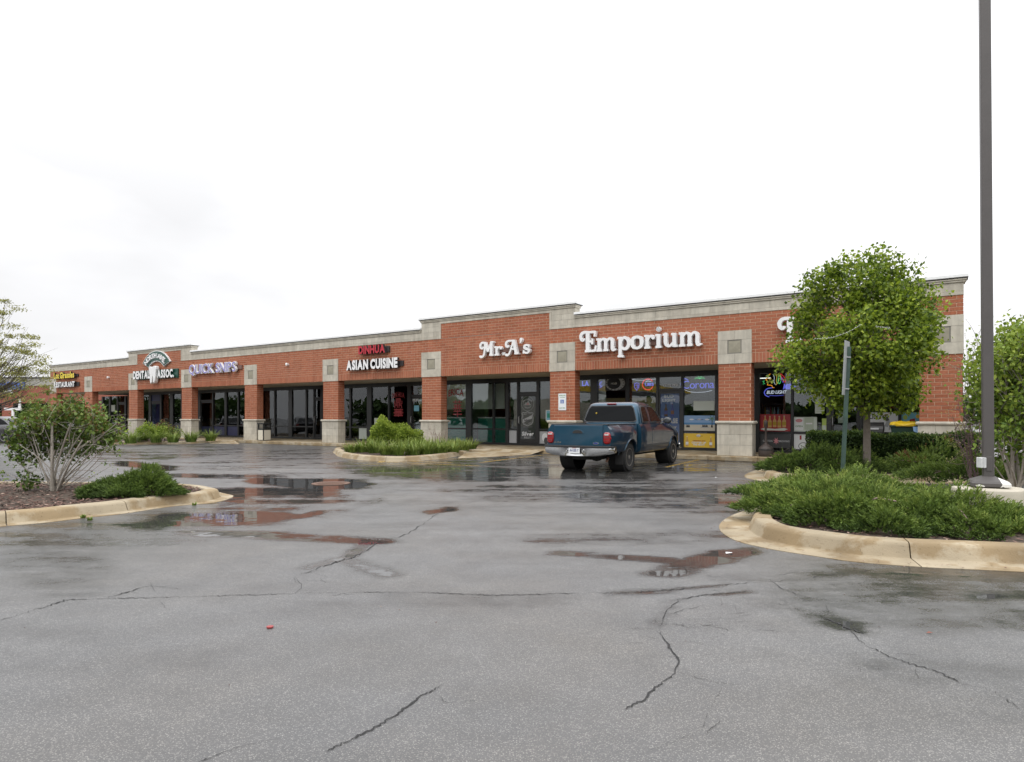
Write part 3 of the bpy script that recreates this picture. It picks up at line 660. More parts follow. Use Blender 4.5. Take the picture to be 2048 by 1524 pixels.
GLY = {
 'E': (1.0, [[(.22,.62,.11),(.13,.58,.13),(.04,.66,.14),(.02,.80,.15),(.12,.93,.14),(.30,.97,.11),(.50,.955,.10)]], [[(.45,0,.20),(.45,.97,.20)],[(.28,.05,.10),(.92,.05,.10)],[(.42,.95,.10),(.90,.95,.10)],[(.45,.5,.09),(.74,.5,.09)],[(.72,.36,.08),(.74,.64,.08)],[(.87,.72,.09),(.90,.99,.09)],[(.90,.01,.09),(.96,.29,.09)]]),
 'L': (1.0, [[(.22,.62,.11),(.13,.58,.13),(.04,.66,.14),(.02,.80,.15),(.12,.93,.14),(.30,.97,.11),(.52,.955,.10)]], [[(.45,0,.20),(.45,.97,.20)],[(.28,.05,.10),(.92,.05,.10)],[(.42,.95,.10),(.64,.95,.10)],[(.90,.01,.09),(.96,.29,.09)]]),
 'm': (1.26, [[(.20,.40,.09),(.34,.56,.10),(.50,.56,.12),(.57,.42,.16),(.57,.2,.16)],[(.60,.40,.09),(.74,.56,.10),(.90,.56,.12),(.97,.42,.16),(.97,.12,.16),(1.02,.03,.12),(1.15,.05,.07)]], stem(.18, 0, XH, .16, True, 'l')+[[(.57,0,.16),(.57,.3,.16)],[(.44,.04,.09),(.72,.04,.09)]]),
 'p': (.82, [[(.24,.36,.09),(.36,.55,.11),(.54,.55,.14),(.68,.40,.16),(.68,.20,.16),(.54,.06,.14),(.36,.06,.10),(.24,.16,.09)]], [[(.20,-.30,.16),(.20,XH,.16)],[(.06,-.28,.09),(.40,-.30,.09)],[(.03,XH-.045,.09),(.2,XH-.045,.09)]]),
 'o': (.78, [[(.37,.57,.11),(.16,.50,.15),(.10,.31,.18),(.16,.12,.15),(.37,.05,.11),(.58,.12,.15),(.64,.31,.18),(.58,.50,.15),(.37,.57,.11)]], []),
 'r': (.64, [[(.22,.36,.09),(.32,.53,.10),(.46,.55,.13),(.52,.47,.15)]], stem(.19, 0, XH, .16, True, 'l')),
 'i': (.42, [[(.19,.84,.20),(.20,.85,.20)]], stem(.2, 0, XH, .17, True, 'l')),
 'u': (.92, [[(.20,XH-.04,.16),(.20,.22,.16),(.28,.08,.12),(.44,.06,.10),(.58,.18,.09)]], [[(.04,XH-.045,.09),(.2,XH-.045,.09)],[(.66,0,.16),(.66,XH,.16)],[(.5,XH-.045,.09),(.66,XH-.045,.09)],[(.66,.04,.09),(.84,.04,.09)]]),
 'M': (1.15, [[(.26,.60,.10),(.16,.54,.12),(.05,.62,.13),(.04,.80,.14),(.16,.94,.13),(.36,.94,.11)],[(.42,.92,.13),(.38,.4,.13),(.30,.05,.12),(.14,-.06,.12),(.02,-.02,.14)]], [[(.38,.96,.16),(.66,.30,.16)],[(.66,.30,.10),(.90,.95,.10)],[(.90,.06,.19),(.92,.96,.19)],[(.76,.05,.09),(1.08,.03,.09)],[(.86,.95,.09),(1.10,.95,.09)]]),
 'A': (1.05, [[(.24,.58,.11),(.15,.54,.13),(.04,.62,.14),(.04,.80,.14),(.18,.92,.12),(.42,.94,.10),(.60,.94,.10)],[(.60,.94,.10),(.46,.5,.10),(.30,.10,.11),(.14,-.04,.13),(.02,.0,.14)]], [[(.60,.97,.19),(.82,.04,.19)],[(.42,.36,.08),(.72,.36,.08)],[(.68,.04,.09),(1.0,.04,.09)]]),
 '.': (.26, [[(.06,.08,.19),(.065,.08,.19)]], []),
 "'": (.22, [[(.12,.98,.18),(.13,.90,.15),(.06,.74,.05)]], []),
 's': (.62, [[(.50,.48,.10),(.36,.57,.11),(.18,.52,.14),(.18,.38,.15),(.34,.31,.16),(.50,.22,.15),(.46,.08,.13),(.28,.04,.11),(.10,.12,.10)]], [[(.50,.38,.08),(.52,.60,.08)],[(.09,.0,.08),(.11,.24,.08)]]),
}
def swash_sign(label, text, pxa, ya, pxb, yb, capx, cap_h, tight=.0):
    """baseline runs from pixel (pxa,ya) to (pxb,yb); cap_h in metres"""
    s0, s1 = s_px(pxa, -.2), s_px(pxb, -.2); zb = (z_px(ya, pxa, -.2)+z_px(yb, pxb, -.2))/2
    r = fsign('shop_sign', label, s0, zb); Wd = sum(GLY[c][0]-tight for c in text if c != ' ')+.25*text.count(' '); sc = (s1-s0)/Wd; x = 0
    for ch in text:
        if ch == ' ': x += .25; continue
        wd, curv, strt = GLY[ch]; mb = MB(); k = 0
        for y, dp, grow in ((-.06, .145, 0), ):
            for st_ in curv: rib(mb, [((x+p[0])*sc, p[1]*cap_h, (p[2]+.02)*(sc*.5+cap_h*.5)) for p in st_], y, dp+k*.0009); k += 1
            for st_ in strt: rib(mb, [((x+p[0])*sc, p[1]*cap_h, (p[2]+.02)*(sc*.5+cap_h*.5)) for p in st_], y, dp+k*.0009, smooth=False); k += 1
        mb.build('letter', M['white'], r, fix=True); x += wd-tight
    if len(text) > 1: race(r, sc*.3, s1-s0-.12, .12, .12+cap_h*.32, 'raceway', 0, -.06)
    return r
swash_sign("white swash letters Mr. A's between the two blank stone squares", "Mr.A's", 960, 714, 1061, 705, 0, .58, .0)
swash_sign("long white swash word Emporium over the neon windows", "Emporium", 1161, 706, 1405, 689, 0, .76, .03)
swash_sign("single white swash capital half hidden behind the street tree", "L", 1558, 686, 1606, 684, 0, .78)
# ------------------------------------------------------------------ storefront
MUL = [(203.5,206.5),(218,221),(233.5,236),(249,252),(262,266),(297.5,302),(320,323),(340,346),(362,368),(394,401),(424.5,426.5),(449,453.5),(475,477.5),(498,502),(548,550.5),(577,584),(611,613.5),(626.5,629),
 (641,646),(698.5,702),(734,743),(776,779),(814.5,822),(846,850),(870,876),(931.5,942.6),(985,988),(1011,1017),(1034,1037.5),(1073,1078),(1122,1128),(1181,1195),(1251,1257),(1312,1317),(1362,1367),(1430,1436),(1509,1519),(1582,1587),(1653,1663),(1717,1725),(1797,1802),(1841,1850)]
DOORS = [(401,424.5),(302,320),(236,249),(629,641),(822,846),(1037.5,1073),(1317,1362),(1663,1717)]
HEADZ, RAILZ, DHZ = 2.80, .70, 2.27
sf = MB(); S0 = -44.2; mu = [(s_px(a, T_G), s_px(b, T_G)) for a, b in MUL]
e = MB(); e.box(S0, SR-.34, T_G, T_G+.11, HEADZ, BH-.002); e.box(S0, SR-.34, T_G+.002, T_G+.11, .0, .10); front = e.build('storefront', M['frame'], mall)
for a, b in mu: MB().box(a, b, T_G-.012, T_G+.115, .10, HEADZ).build('mullion', M['frame'], front)
edges = [(None, S0)]+mu+[(SR-.34, None)]
doors = [(s_px(a, T_G), s_px(b, T_G)) for a, b in DOORS]
M['metal'] = mat('bare_metal', (.55, .55, .56), .3, metal=1, vary=.08)
def is_door(a, b): return any(abs((a+b)/2-(c+d)/2) < .25 for c, d in doors)
dn = 0
for (l, a), (b, r_) in zip(edges, edges[1:]):
    if b-a < .08: continue
    if is_door(a, b):
        dr = MB(); fw = .065
        dr.box(a+.006, a+fw, T_G+.02, T_G+.07, .11, DHZ-.01); dr.box(b-fw, b-.006, T_G+.02, T_G+.07, .11, DHZ-.01)
        dr.box(a+fw, b-fw, T_G+.021, T_G+.069, .11, .28); dr.box(a+fw, b-fw, T_G+.021, T_G+.069, DHZ-.11, DHZ-.01)
        d = dr.build('door', M['frame'], mall)
        MB().box(a+fw, b-fw, T_G+.04, T_G+.05, .28, DHZ-.11).build('pane', M['glass'], d)
        MB().tube([(a+.04, T_G-.02, .95), (a+.04, T_G-.06, 1.0), (a+.04, T_G-.06, 1.25), (a+.04, T_G-.02, 1.3)], .013).build('handle', M['metal'], d)
        MB().box(a+.001, b-.001, T_G+.003, T_G+.10, DHZ, DHZ+.09).build('rail', M['frame'], front)
        MB().box(a, b, T_G+.05, T_G+.06, DHZ+.09, HEADZ).build('pane', M['glass'], front)
    else:
        MB().box(a+.001, b-.001, T_G+.003, T_G+.10, RAILZ-.03, RAILZ+.04).build('rail', M['frame'], front)
        MB().box(a, b, T_G+.05, T_G+.06, RAILZ+.04, HEADZ).build('pane', M['glass'], front)
        MB().box(a, b, T_G+.05, T_G+.06, .10, RAILZ-.03).build('pane', M['glass'], front)
# ------------------------------------------------------------------ things in the windows
TI = T_G+.044
class Sheet:                                     # flat print: layers stand half a millimetre apart
    def __init__(s, name, label, pxa, pxb, ya, yb, base, cat='poster', group=None, t=TI, parent=None, th=.004):
        pm = (pxa+pxb)/2; s.s0, s.s1 = s_px(pxa, t), s_px(pxb, t); s.z0, s.z1 = z_px(yb, pm, t), z_px(ya, pm, t); s.w = s.s1-s.s0; s.h = s.z1-s.z0; s.k = 0
        s.r = MB().box(0, s.w, 0, th, 0, s.h).build(name, base)
        s.r.location = F(s.s0, t, s.z0); s.r.rotation_euler = (0, 0, FANG); tag(s.r, label, cat, group); s.L = {}
    def q(s, m): s.k += 1; return s.L.setdefault(m.name, (MB(), m))[0], -.0008*s.k
    def rect(s, x0, x1, z0, z1, m): b, y = s.q(m); b.add([(x0*s.w, y, z0*s.h), (x1*s.w, y, z0*s.h), (x1*s.w, y, z1*s.h), (x0*s.w, y, z1*s.h)], [(0,1,2,3)]); return s
    def poly(s, pts, m): b, y = s.q(m); b.add([(x*s.w, y, z*s.h) for x, z in pts], [tuple(range(len(pts)))]); return s
    def ell(s, cx, cz, rx, rz, m, rot=0):
        return s.poly([(cx+rx*math.cos(t/18*math.tau), cz+rz*math.sin(t/18*math.tau)) for t in range(18)], m)
    def ring(s, cx, cz, rx, rz, wd, m, n=28):
        b, y = s.q(m); vs = []
        for t in range(n):
            a = t/n*math.tau; ru = rx*s.w; rv = rz*s.h
            vs += [(cx*s.w+ru*math.cos(a), y, cz*s.h+rv*math.sin(a)), (cx*s.w+(ru-wd)*math.cos(a), y, cz*s.h+(rv-wd)*math.sin(a))]
        b.add(vs, [(2*i, 2*((i+1) % n), 2*((i+1) % n)+1, 2*i+1) for i in range(n)]); return s
    def line(s, pts, wd, m):
        b, y = s.q(m); P = [(x*s.w, z*s.h) for x, z in pts]
        for (x1, z1), (x2, z2) in zip(P, P[1:]):
            L = math.hypot(x2-x1, z2-z1)+1e-9; nx, nz = -(z2-z1)/L*wd/2, (x2-x1)/L*wd/2; b.add([(x1+nx, y, z1+nz), (x1-nx, y, z1-nz), (x2-nx, y, z2-nz), (x2+nx, y, z2+nz)], [(0,1,2,3)])
        return s
    def text(s, t, x0, x1, z0, z1, m, off=.02, arc=0, shear=0):
        b, y = s.q(m); text_mb(t, x0*s.w, x1*s.w, z0*s.h, z1*s.h, y+.0003, .0006, off, b, arc=arc*s.h, shear=shear); return s
    def done(s):
        for k, (b, m) in s.L.items():
            b.build('print', m, s.r)
        return s.r
def bottle(sh, x, z, w_, h_, body, cap, lab):
    sh.poly([(x-w_/2, z), (x+w_/2, z), (x+w_/2, z+h_*.55), (x+w_*.2, z+h_*.72), (x+w_*.18, z+h_*.95), (x-w_*.18, z+h_*.95), (x-w_*.2, z+h_*.72), (x-w_/2, z+h_*.55)], body)
    sh.rect(x-w_*.2, x+w_*.2, z+h_*.95, z+h_, cap); sh.rect(x-w_*.48, x+w_*.48, z+h_*.18, z+h_*.46, lab)
def pm_(n, c, r=.35): M[n] = mat(n, c, r, vary=.03); return M[n]
pm_('p_blue', (.10, .17, .42)); pm_('p_dblue', (.03, .05, .2)); pm_('p_white', (.75, .77, .78)); pm_('p_grey', (.06, .062, .065)); pm_('p_lgrey', (.42, .43, .44)); pm_('p_amber', (.13, .05, .02))
pm_('p_sky', (.25, .42, .68)); pm_('p_sea', (.08, .25, .5)); pm_('p_sand', (.62, .58, .48)); pm_('p_yellow', (.78, .52, .05)); pm_('p_gold', (.42, .28, .03)); pm_('p_red', (.35, .03, .035)); pm_('p_green', (.12, .25, .1))
pm_('p_paper', (.60, .66, .60)); pm_('p_pale', (.45, .52, .42)); pm_('p_pink', (.6, .25, .27)); pm_('p_tan', (.40, .29, .13)); pm_('p_teal', (.02, .30, .22)); pm_('p_lime', (.45, .6, .12)); pm_('p_black', (.015, .015, .015)); pm_('p_blind', (.62, .65, .58)); pm_('p_cyan', (.2, .5, .65)); pm_('p_navy', (.025, .03, .10)); pm_('p_beer', (.55, .33, .12))
W, BK = M['p_white'], M['p_black']
# dark brewery poster on the door left of the accessible parking sign
p = Sheet('door_poster', 'tall charcoal door poster with round mountain emblem and hockey shield', 1039.5, 1071, 788, 884, M['p_grey'])
ax = p.h/p.w
p.ring(.5, .80, .40, .40/ax, .012, M['p_lgrey']); p.ring(.5, .80, .27, .27/ax, .008, M['p_lgrey'])
p.poly([(.28,.765),(.40,.835),(.46,.81),(.53,.86),(.73,.765)], M['p_lgrey']); p.poly([(.36,.775),(.47,.80),(.53,.83),(.62,.775)], M['p_pink'])
p.text('BORN IN THE ROCKIES', .20, .80, .868, .89, M['p_lgrey'], arc=.035); p.text('SINCE 1978', .32, .68, .71, .73, M['p_lgrey'], arc=-.015)
shl = [(.14,.60),(.24,.615),(.34,.605),(.5,.635),(.66,.605),(.76,.615),(.86,.60),(.82,.55),(.86,.50),(.84,.42),(.74,.37),(.5,.335),(.26,.37),(.16,.42),(.14,.50),(.18,.55),(.14,.60)]
p.line(shl, .022, M['p_lgrey']); p.line([(.5+(x-.5)*.84, .475+(z-.475)*.84) for x, z in shl], .008, M['p_lgrey'])
p.poly([(.22,.40),(.22,.47),(.78,.56),(.78,.49)], M['p_lgrey']); p.text('NHL', .27, .66, .425, .475, M['p_grey'], off=.05, shear=.35)
p.line([(.24,.57),(.45,.58)], .012, M['p_lgrey']); p.line([(.55,.385),(.72,.41)], .012, M['p_lgrey']); p.line([(.25,.31),(.8,.315)], .006, M['p_lgrey'])
p.text('THE', .55, .72, .215, .235, M['p_lgrey']); p.text('Silver', .14, .88, .13, .215, W, off=.03, shear=.15); p.text('BULLET', .30, .72, .075, .115, M['p_lgrey'])
p.done()
p = Sheet('door_poster', 'tall blue beer door poster with two brown bottles beside the parked truck', 1319, 1358.5, 784, 886, M['p_blue'])
p.text('BUD', .24, .72, .885, .945, W, off=.05); p.text('LIGHT', .15, .82, .81, .865, W, off=.05)
bottle(p, .33, .52, .17, .25, M['p_amber'], M['p_dblue'], M['p_dblue']); bottle(p, .66, .52, .17, .25, M['p_dblue'], M['p_amber'], M['p_amber'])
p.text('PLEASE', .08, .93, .385, .49, M['p_lgrey'], off=.05); p.text('DRINK', .1, .9, .22, .33, M['p_lgrey'], off=.05); p.done()
p = Sheet('window_poster', 'beach scene beer poster with blue sea and white sand, above the yellow one', 1368, 1430, 831, 861.5, M['p_sky'])
p.rect(0, 1, 0, .46, M['p_sand']); p.rect(0, 1, .40, .53, M['p_sea'])
for x in (.25, .5, .75): p.ell(x, .74, .07, .05, W)
p.text('CORONA', .37, .63, .70, .77, M['p_dblue'])
for x in (.10, .16, .62, .68, .74, .90): p.poly([(x-.03,.22),(x+.04,.22),(x+.02,.38),(x-.01,.40)], BK)
p.line([(.92,.25),(.90,.8)], .02, BK)
for a_ in range(7): p.line([(.90,.8),(.90+.12*math.cos(a_), .8+.2*math.sin(a_*.9+.3))], .02, M['p_green'])
p.rect(.55, .82, .20, .25, M['p_lgrey']); p.done()
p = Sheet('window_poster', 'bright yellow beer poster at the foot of the window right of the blue door poster', 1367.5, 1430, 867, 895, M['p_yellow'])
bottle(p, .11, .06, .09, .72, M['p_beer'], W, W); bottle(p, .87, .06, .09, .72, M['p_beer'], W, W); p.ell(.48, .84, .07, .09, W); p.text('CORONA', .40, .62, .77, .86, M['p_gold'])
p.text('REFRESHING SINCE', .30, .70, .44, .52, M['p_red']); p.text('CENTER UP', .26, .72, .28, .41, W, off=.04); p.text('THE NIGHT', .30, .68, .14, .26, W, off=.04); p.done()
Sheet('paper_notice', 'blank pale notice taped in the pane above the beach poster', 1387, 1429, 802, 821, M['p_paper'], 'notice').done()
p = Sheet('window_poster', 'dark oval poker poster behind the truck cab', 1210.5, 1250, 752, 781, M['p_black'])
p.rect(0, 1, 0, 1, M['p_black']); p.ell(.5, .5, .5, .5, M['p_lgrey']); p.ell(.44, .5, .34, .40, M['p_black'])
for i in range(16):
    a_ = i/16*math.tau; p.ell(.5+.44*math.cos(a_), .5+.45*math.sin(a_), .03, .035, M['p_grey'])
p.text('HOLD', .3, .6, .42, .55, W); p.done()
def slab(name, label, cat, pxa, pxb, z0, z1, t, m, th=.03, group=None):
    s0, s1 = s_px(pxa, t), s_px(pxb, t); o = MB().box(0, s1-s0, 0, th, 0, z1-z0).build(name, m); o.location = F(s0, t, z0); o.rotation_euler = (0, 0, FANG); return tag(o, label, cat, group)
slab('roller_blind', 'tan blind low in the window left of the blue door poster', 'blind', 1211, 1311, .75, 2.03, T_G+.25, M['p_tan'])
slab('roller_blind', 'white vertical blind beside the dark oval poster', 'blind', 1196, 1211, .75, 2.75, T_G+.2, M['p_blind'])
slab('roller_blind', 'pale roller blind with red arched lettering in the restaurant window by the door', 'blind', 762, 815, 1.62, 2.78, T_G+.16, M['p_blind'])
slab('roller_blind', 'wide pale roller blind above the green counter', 'blind', 894, 1009, 1.62, 2.78, T_G+.16, M['p_blind'])
def counter(label, pxa, pxb):
    t = T_G+.7; s0, s1 = s_px(pxa, t), s_px(pxb, t); r = thing('counter', label, 'counter', F(s0, t, .021), FANG)
    MB().box(0, s1-s0, 0, .12, 0, 1.17).build('front_panel', M['p_teal'], r); MB().box(-.02, s1-s0+.02, -.04, .5, 1.172, 1.23).build('top', M['white'], r)
counter('long teal counter with white top inside the restaurant left of the poster door', 884, 1012); counter('short teal counter with white top inside the restaurant beside its door', 761, 816)
def decal(name, label, txt, pxa, pxb, ya, yb, m, t, arc=0, off=.02, cat='window lettering'):
    pm = (pxa+pxb)/2; s0, s1, z0, z1 = s_px(pxa, t), s_px(pxb, t), z_px(yb, pm, t), z_px(ya, pm, t)
    o = text_mb(txt, 0, s1-s0, 0, z1-z0, 0, .002, off, arc=arc).build(name, m); o.location = F(s0, t, z0); o.rotation_euler = (0, 0, FANG); return tag(o, label, cat)
decal('window_lettering', 'thin red arched letters DIN HUA on the pane by the restaurant door', 'DIN HUA', 784, 809, 784, 794, M['p_red'], T_G+.046, .08)
DING = [[(.25,.98),(.75,.98)],[(.25,.98),(.25,.58)],[(.75,.98),(.75,.58)],[(.25,.85),(.75,.85)],[(.25,.72),(.75,.72)],[(.25,.58),(.75,.58)],[(.06,.75),(.06,.42),(.42,.42)],[(.94,.75),(.94,.42),(.58,.42)],[(.40,.58),(.40,.02)],[(.60,.58),(.60,.02)],[(.40,.28),(.12,.28),(.10,.02)],[(.60,.28),(.88,.28),(.90,.02)]]
HUA = [[(.05,.88),(.95,.88)],[(.32,1.0),(.32,.78)],[(.68,1.0),(.68,.78)],[(.1,.70),(.9,.70)],[(.02,.50),(.98,.50)],[(.5,.78),(.5,.0)],[(.28,.74),(.28,.38)],[(.72,.74),(.72,.38)],[(.12,.34),(.88,.34)],[(.05,.16),(.95,.16)],[(.2,.60),(.8,.60)]]
def chinese(label, strokes, pxa, pxb, ya, yb, wd=.05):
    p = Sheet.__new__(Sheet); t = T_G+.046; pm = (pxa+pxb)/2; s0, s1, z0, z1 = s_px(pxa, t), s_px(pxb, t), z_px(yb, pm, t), z_px(ya, pm, t); w_, h_ = s1-s0, z1-z0; mb = MB()
    for k, st_ in enumerate(strokes):
        y = -.0004*k
        for (x1, a1), (x2, a2) in zip(st_, st_[1:]):
            X1, Z1, X2, Z2 = x1*w_, a1*h_, x2*w_, a2*h_; L_ = math.hypot(X2-X1, Z2-Z1)+1e-9; nx, nz = -(Z2-Z1)/L_*wd/2, (X2-X1)/L_*wd/2; mb.add([(X1+nx, y, Z1+nz), (X1-nx, y, Z1-nz), (X2-nx, y, Z2-nz), (X2+nx, y, Z2+nz)], [(0,1,2,3)])
    o = mb.build('window_lettering', M['p_red']); o.location = F(s0, t, z0); o.rotation_euler = (0, 0, FANG); tag(o, label, 'window lettering')
chinese('large dark red Chinese character under the arched letters', DING, 788, 805, 797, 816); chinese('second dark red Chinese character just above the teal counter', HUA, 787, 807, 817, 834)
decal('window_lettering', 'thin red arched letters on the pane right of the third stone square', 'ERICA', 897, 927, 777, 790, M['p_red'], T_G+.046, .08)
chinese('tall dark red Chinese character on the pane right of the bare twiggy plant', HUA, 905, 925, 800, 834)
decal('house_number', 'white number 1939 on the restaurant door', '1939', 825.5, 837, 797.5, 802.5, W, T_G+.036, 0, .02, 'number')
decal('house_number', 'white number and hours lettering over the blue poster door', '(618) 1951', 1327, 1356, 768, 773.5, W, T_G+.046, 0, .02, 'number')
Sheet('paper_notice', 'small pale blue notice on the restaurant door', 828, 838, 811, 822, M['p_cyan'], 'notice', t=T_G+.03).done()
Sheet('paper_notice', 'white sheet standing low in the first restaurant window', 718, 733, 856, 879, M['p_paper'], 'notice').done()
Sheet('paper_notice', 'tall pale strip low in the restaurant window beside the round bush', 748.5, 755.5, 836, 855, M['p_paper'], 'notice').done()
Sheet('paper_notice', 'grey paper at the foot of the narrow pane left of the poster door', 1018.5, 1033, 861, 887, M['p_lgrey'], 'notice').done()
p = Sheet('window_poster', 'black and white poster low in the pane beside the accessible parking pillar', 1079, 1101, 863, 889, M['p_lgrey']); p.ell(.5, .55, .28, .33, W); p.ell(.6, .3, .2, .25, M['p_grey']); p.done()
p = Sheet('window_poster', 'small framed teal poster beside the accessible parking pillar', 1091.5, 1106, 820, 842, W); p.rect(.1, .92, .08, .92, M['p_cyan']); p.rect(.2, .8, .3, .7, M['p_teal']); p.done()
# window right of the corner tree
p = Sheet('window_poster', 'red beer poster with a row of five bottles on ice', 1519.5, 1581, 828.5, 862.5, M['p_red'])
for i in range(5): bottle(p, .18+i*.155, .24-.02*(i % 2), .12, .68, M['p_beer'], M['p_lgrey'], M['p_gold'])
p.poly([(.03,.12),(.16,.2),(.5,.14),(.8,.2),(.92,.13),(.8,.04),(.15,.05)], M['p_paper']); p.done()
p = Sheet('window_poster', 'charcoal brewery poster with red star at the foot of the window', 1519.5, 1581, 867.5, 896, M['p_grey'])
p.text('OLUTION', .10, .42, .42, .56, M['p_lgrey'], off=.03); p.text('BREWING', .62, .97, .42, .56, M['p_lgrey'], off=.03)
p.poly([(.54+.11*(1 if i % 2 == 0 else .42)*math.cos(i/14*math.tau+.2), .5+.27*(1 if i % 2 == 0 else .42)*math.sin(i/14*math.tau+.2)) for i in range(14)], M['p_pink']); p.done()
p = Sheet('window_poster', 'white poster with red letter partly behind the clipped hedge', 1588, 1652, 868, 899, W); p.rect(.18, .24, .62, .9, M['p_red']); p.ring(.3, .2, .16, .25, .02, M['p_grey']); p.done()
p = Sheet('window_poster', 'row of green and white flyers in the middle of the store window', 1588, 1634, 834, 863, M['p_paper']); p.rect(.02, .4, .1, .95, W); p.ell(.22, .75, .15, .12, M['p_pink']); p.rect(.46, .86, .12, .98, M['p_pale']); p.rect(.52, .8, .5, .6, W); p.text('OPEN', .06, .38, .3, .42, M['p_green']); p.done()
p = Sheet('paper_notice', 'tall pale green list hanging in the store window left of the tree', 1630, 1649, 781, 827, M['p_paper'], 'notice')
for i in range(9): p.rect(.15, .85, .08+i*.1, .10+i*.1, M['p_pale'])
p.done()
p = Sheet('paper_notice', 'yellow green flyer beside the dark door edge', 1644, 1653, 837, 862, M['p_lime'], 'notice'); p.rect(.1, .9, .1, .45, M['p_paper']); p.done()
p = Sheet('paper_notice', 'white sheet with printed lines behind the leaning sign post', 1664, 1716, 788, 817, M['p_paper'], 'notice')
for i in range(6): p.rect(.22, .95, .12+i*.14, .17+i*.14, M['p_grey'])
p.ell(.1, .25, .06, .1, BK); p.done()
p = Sheet('paper_notice', 'pale green leaflet on the store door below the printed sheet', 1676, 1696, 817, 846, M['p_pale'], 'notice'); p.rect(.2, .8, .2, .5, M['p_paper']); p.done()
p = Sheet('window_poster', 'white beer poster with a batting ball player right of the tree trunk', 1727, 1796, 825, 864, W)
p.text('Lite', .18, .42, .66, .92, BK, off=.03)
p.line([(.66,.28),(.72,.5),(.70,.62)], .10, M['p_lgrey']); p.line([(.70,.55),(.66,.35),(.60,.30),(.60,.10)], .055, M['p_lgrey']); p.line([(.70,.55),(.78,.40),(.76,.12)], .055, M['p_lgrey'])
p.line([(.70,.58),(.66,.78)], .11, M['p_grey']); p.ell(.64, .86, .03, .06, M['p_grey']); p.line([(.67,.78),(.56,.74),(.58,.84)], .04, M['p_grey']); p.line([(.56,.84),(.80,.96)], .018, M['p_gold']); p.done()
p = Sheet('window_poster', 'multicoloured drinks poster behind the yellow topped bin', 1803, 1841, 825, 864, M['p_cyan']); p.rect(0, 1, 0, .35, M['p_sand']); p.poly([(.3,.2),(.45,.65),(.7,.7),(.8,.2)], M['p_red']); p.ell(.2, .75, .12, .12, M['p_lime']); p.ell(.85, .8, .1, .1, M['p_yellow']); p.done()
p = Sheet('window_poster', 'orange red round emblem poster in the far left restaurant pane', 197.5, 205.5, 800, 809, M['p_red']); p.ell(.5, .5, .4, .35, M['p_pink']); p.done()
Sheet('paper_notice', 'white menu sheet taped beside the far left restaurant door', 221.5, 230, 810, 823, M['p_paper'], 'notice').done()
Sheet('window_panel', 'navy blue panel filling the dental practice window', 302.5, 319.5, 758, 873, M['p_navy'], 'panel').done()
Sheet('window_panel', 'navy blue panel low in the hair salon windows', 402, 449, 853, 873, M['p_navy'], 'panel').done()
Sheet('window_panel', 'navy blue panel low in the right hair salon window', 454, 476, 853, 873, M['p_navy'], 'panel').done()
# neon signs: real glass tubes that give off light
def neon_mat(n, c, s=3.0): M[n] = mat(n, (.02, .02, .02), .4, vary=0, emit=c, est=s); return M[n]
neon_mat('n_blue', (.16, .18, 1.0), .75); neon_mat('n_white', (.8, .85, 1), .75); neon_mat('n_red', (1, .05, .06), .85); neon_mat('n_green', (.1, .8, .25), .9); neon_mat('n_orange', (1, .36, .03), 1.0); neon_mat('n_yellow', (.8, .6, .12), .8)
class Neon:
    def __init__(s, label, px, py, w_, h_, t=T_G+.12):
        s.r = thing('neon_sign', label, 'neon sign', F(s_px(px, t), t, z_px(py, px, t)), FANG, 'neon signs in the windows'); s.w, s.h = w_, h_; s.L = {}
    def t(s, pts, m, r=.011, sm=True):
        P = [(x*s.w, 0, z*s.h) for x, z in pts]; P = catmull(P, 4) if sm and len(P) > 2 else P; s.L.setdefault(m, MB()).tube(P, r, 6); return s
    def txt(s, tx, x0, x1, z0, z1, m, off=0.0, shear=0): text_mb(tx, x0*s.w, x1*s.w, z0*s.h, z1*s.h, 0, .02, off, s.L.setdefault(m, MB()), shear=shear); return s
    def done(s):
        for m, b in s.L.items(): b.build('tube', M[m], s.r)
def wpx(px, t=T_G): Z = P0.y+U.y*s_px(px, t)+NN.y*t; return Z/FPX
k = abs(s_px(1430, T_G)-s_px(1362, T_G)); hz_ = z_px(752, 1400, T_G)-z_px(786, 1400, T_G)
n = Neon('blue script Corona neon with small green palm in the window by the second pillar', 1362, 786, k, hz_)
n.txt('Corona', .06, .98, .25, .72, 'n_blue', -.01).t([(0,.45),(.02,.7),(.12,.85),(.22,.75)], 'n_blue', .014).t([(.05,.25),(.3,.05),(.7,.03),(.92,.12)], 'n_white', .008)
for a_ in (0, .6, 1.2, 1.9, 2.5, 3.1): n.t([(.56,.82),(.56+.09*math.cos(a_), .84+.12*math.sin(a_)),(.56+.16*math.cos(a_), .80+.14*math.sin(a_))], 'n_green', .006)
n.done()
k = abs(s_px(1308, T_G)-s_px(1282, T_G)); hz_ = z_px(757, 1295, T_G)-z_px(781, 1295, T_G)
n = Neon('round red neon ring around blue letters in the window above the truck cab', 1283, 781, k, hz_)
n.t([(.5+.42*math.cos(a/12*math.tau+.6), .5+.45*math.sin(a/12*math.tau+.6)) for a in range(11)], 'n_red', .018).txt('UBS', .28, .95, .36, .62, 'n_blue', .02).t([(.3,.7),(.5,.78),(.75,.72)], 'n_white', .01); n.done()
k = abs(s_px(1279, T_G)-s_px(1267, T_G)); n = Neon('small blue neon shield left of the round red ring', 1267.5, 781, k, .3)
n.t([(.1,.9),(.5,1),(.9,.9),(.85,.4),(.5,0),(.15,.4),(.1,.9)], 'n_blue', .014, False).t([(.3,.7),(.7,.7),(.5,.3)], 'n_blue', .014); n.done()
n = Neon('blue and white neon swoosh inside the dark oval poster', 1214, 772, .62, .34, T_G+.065)
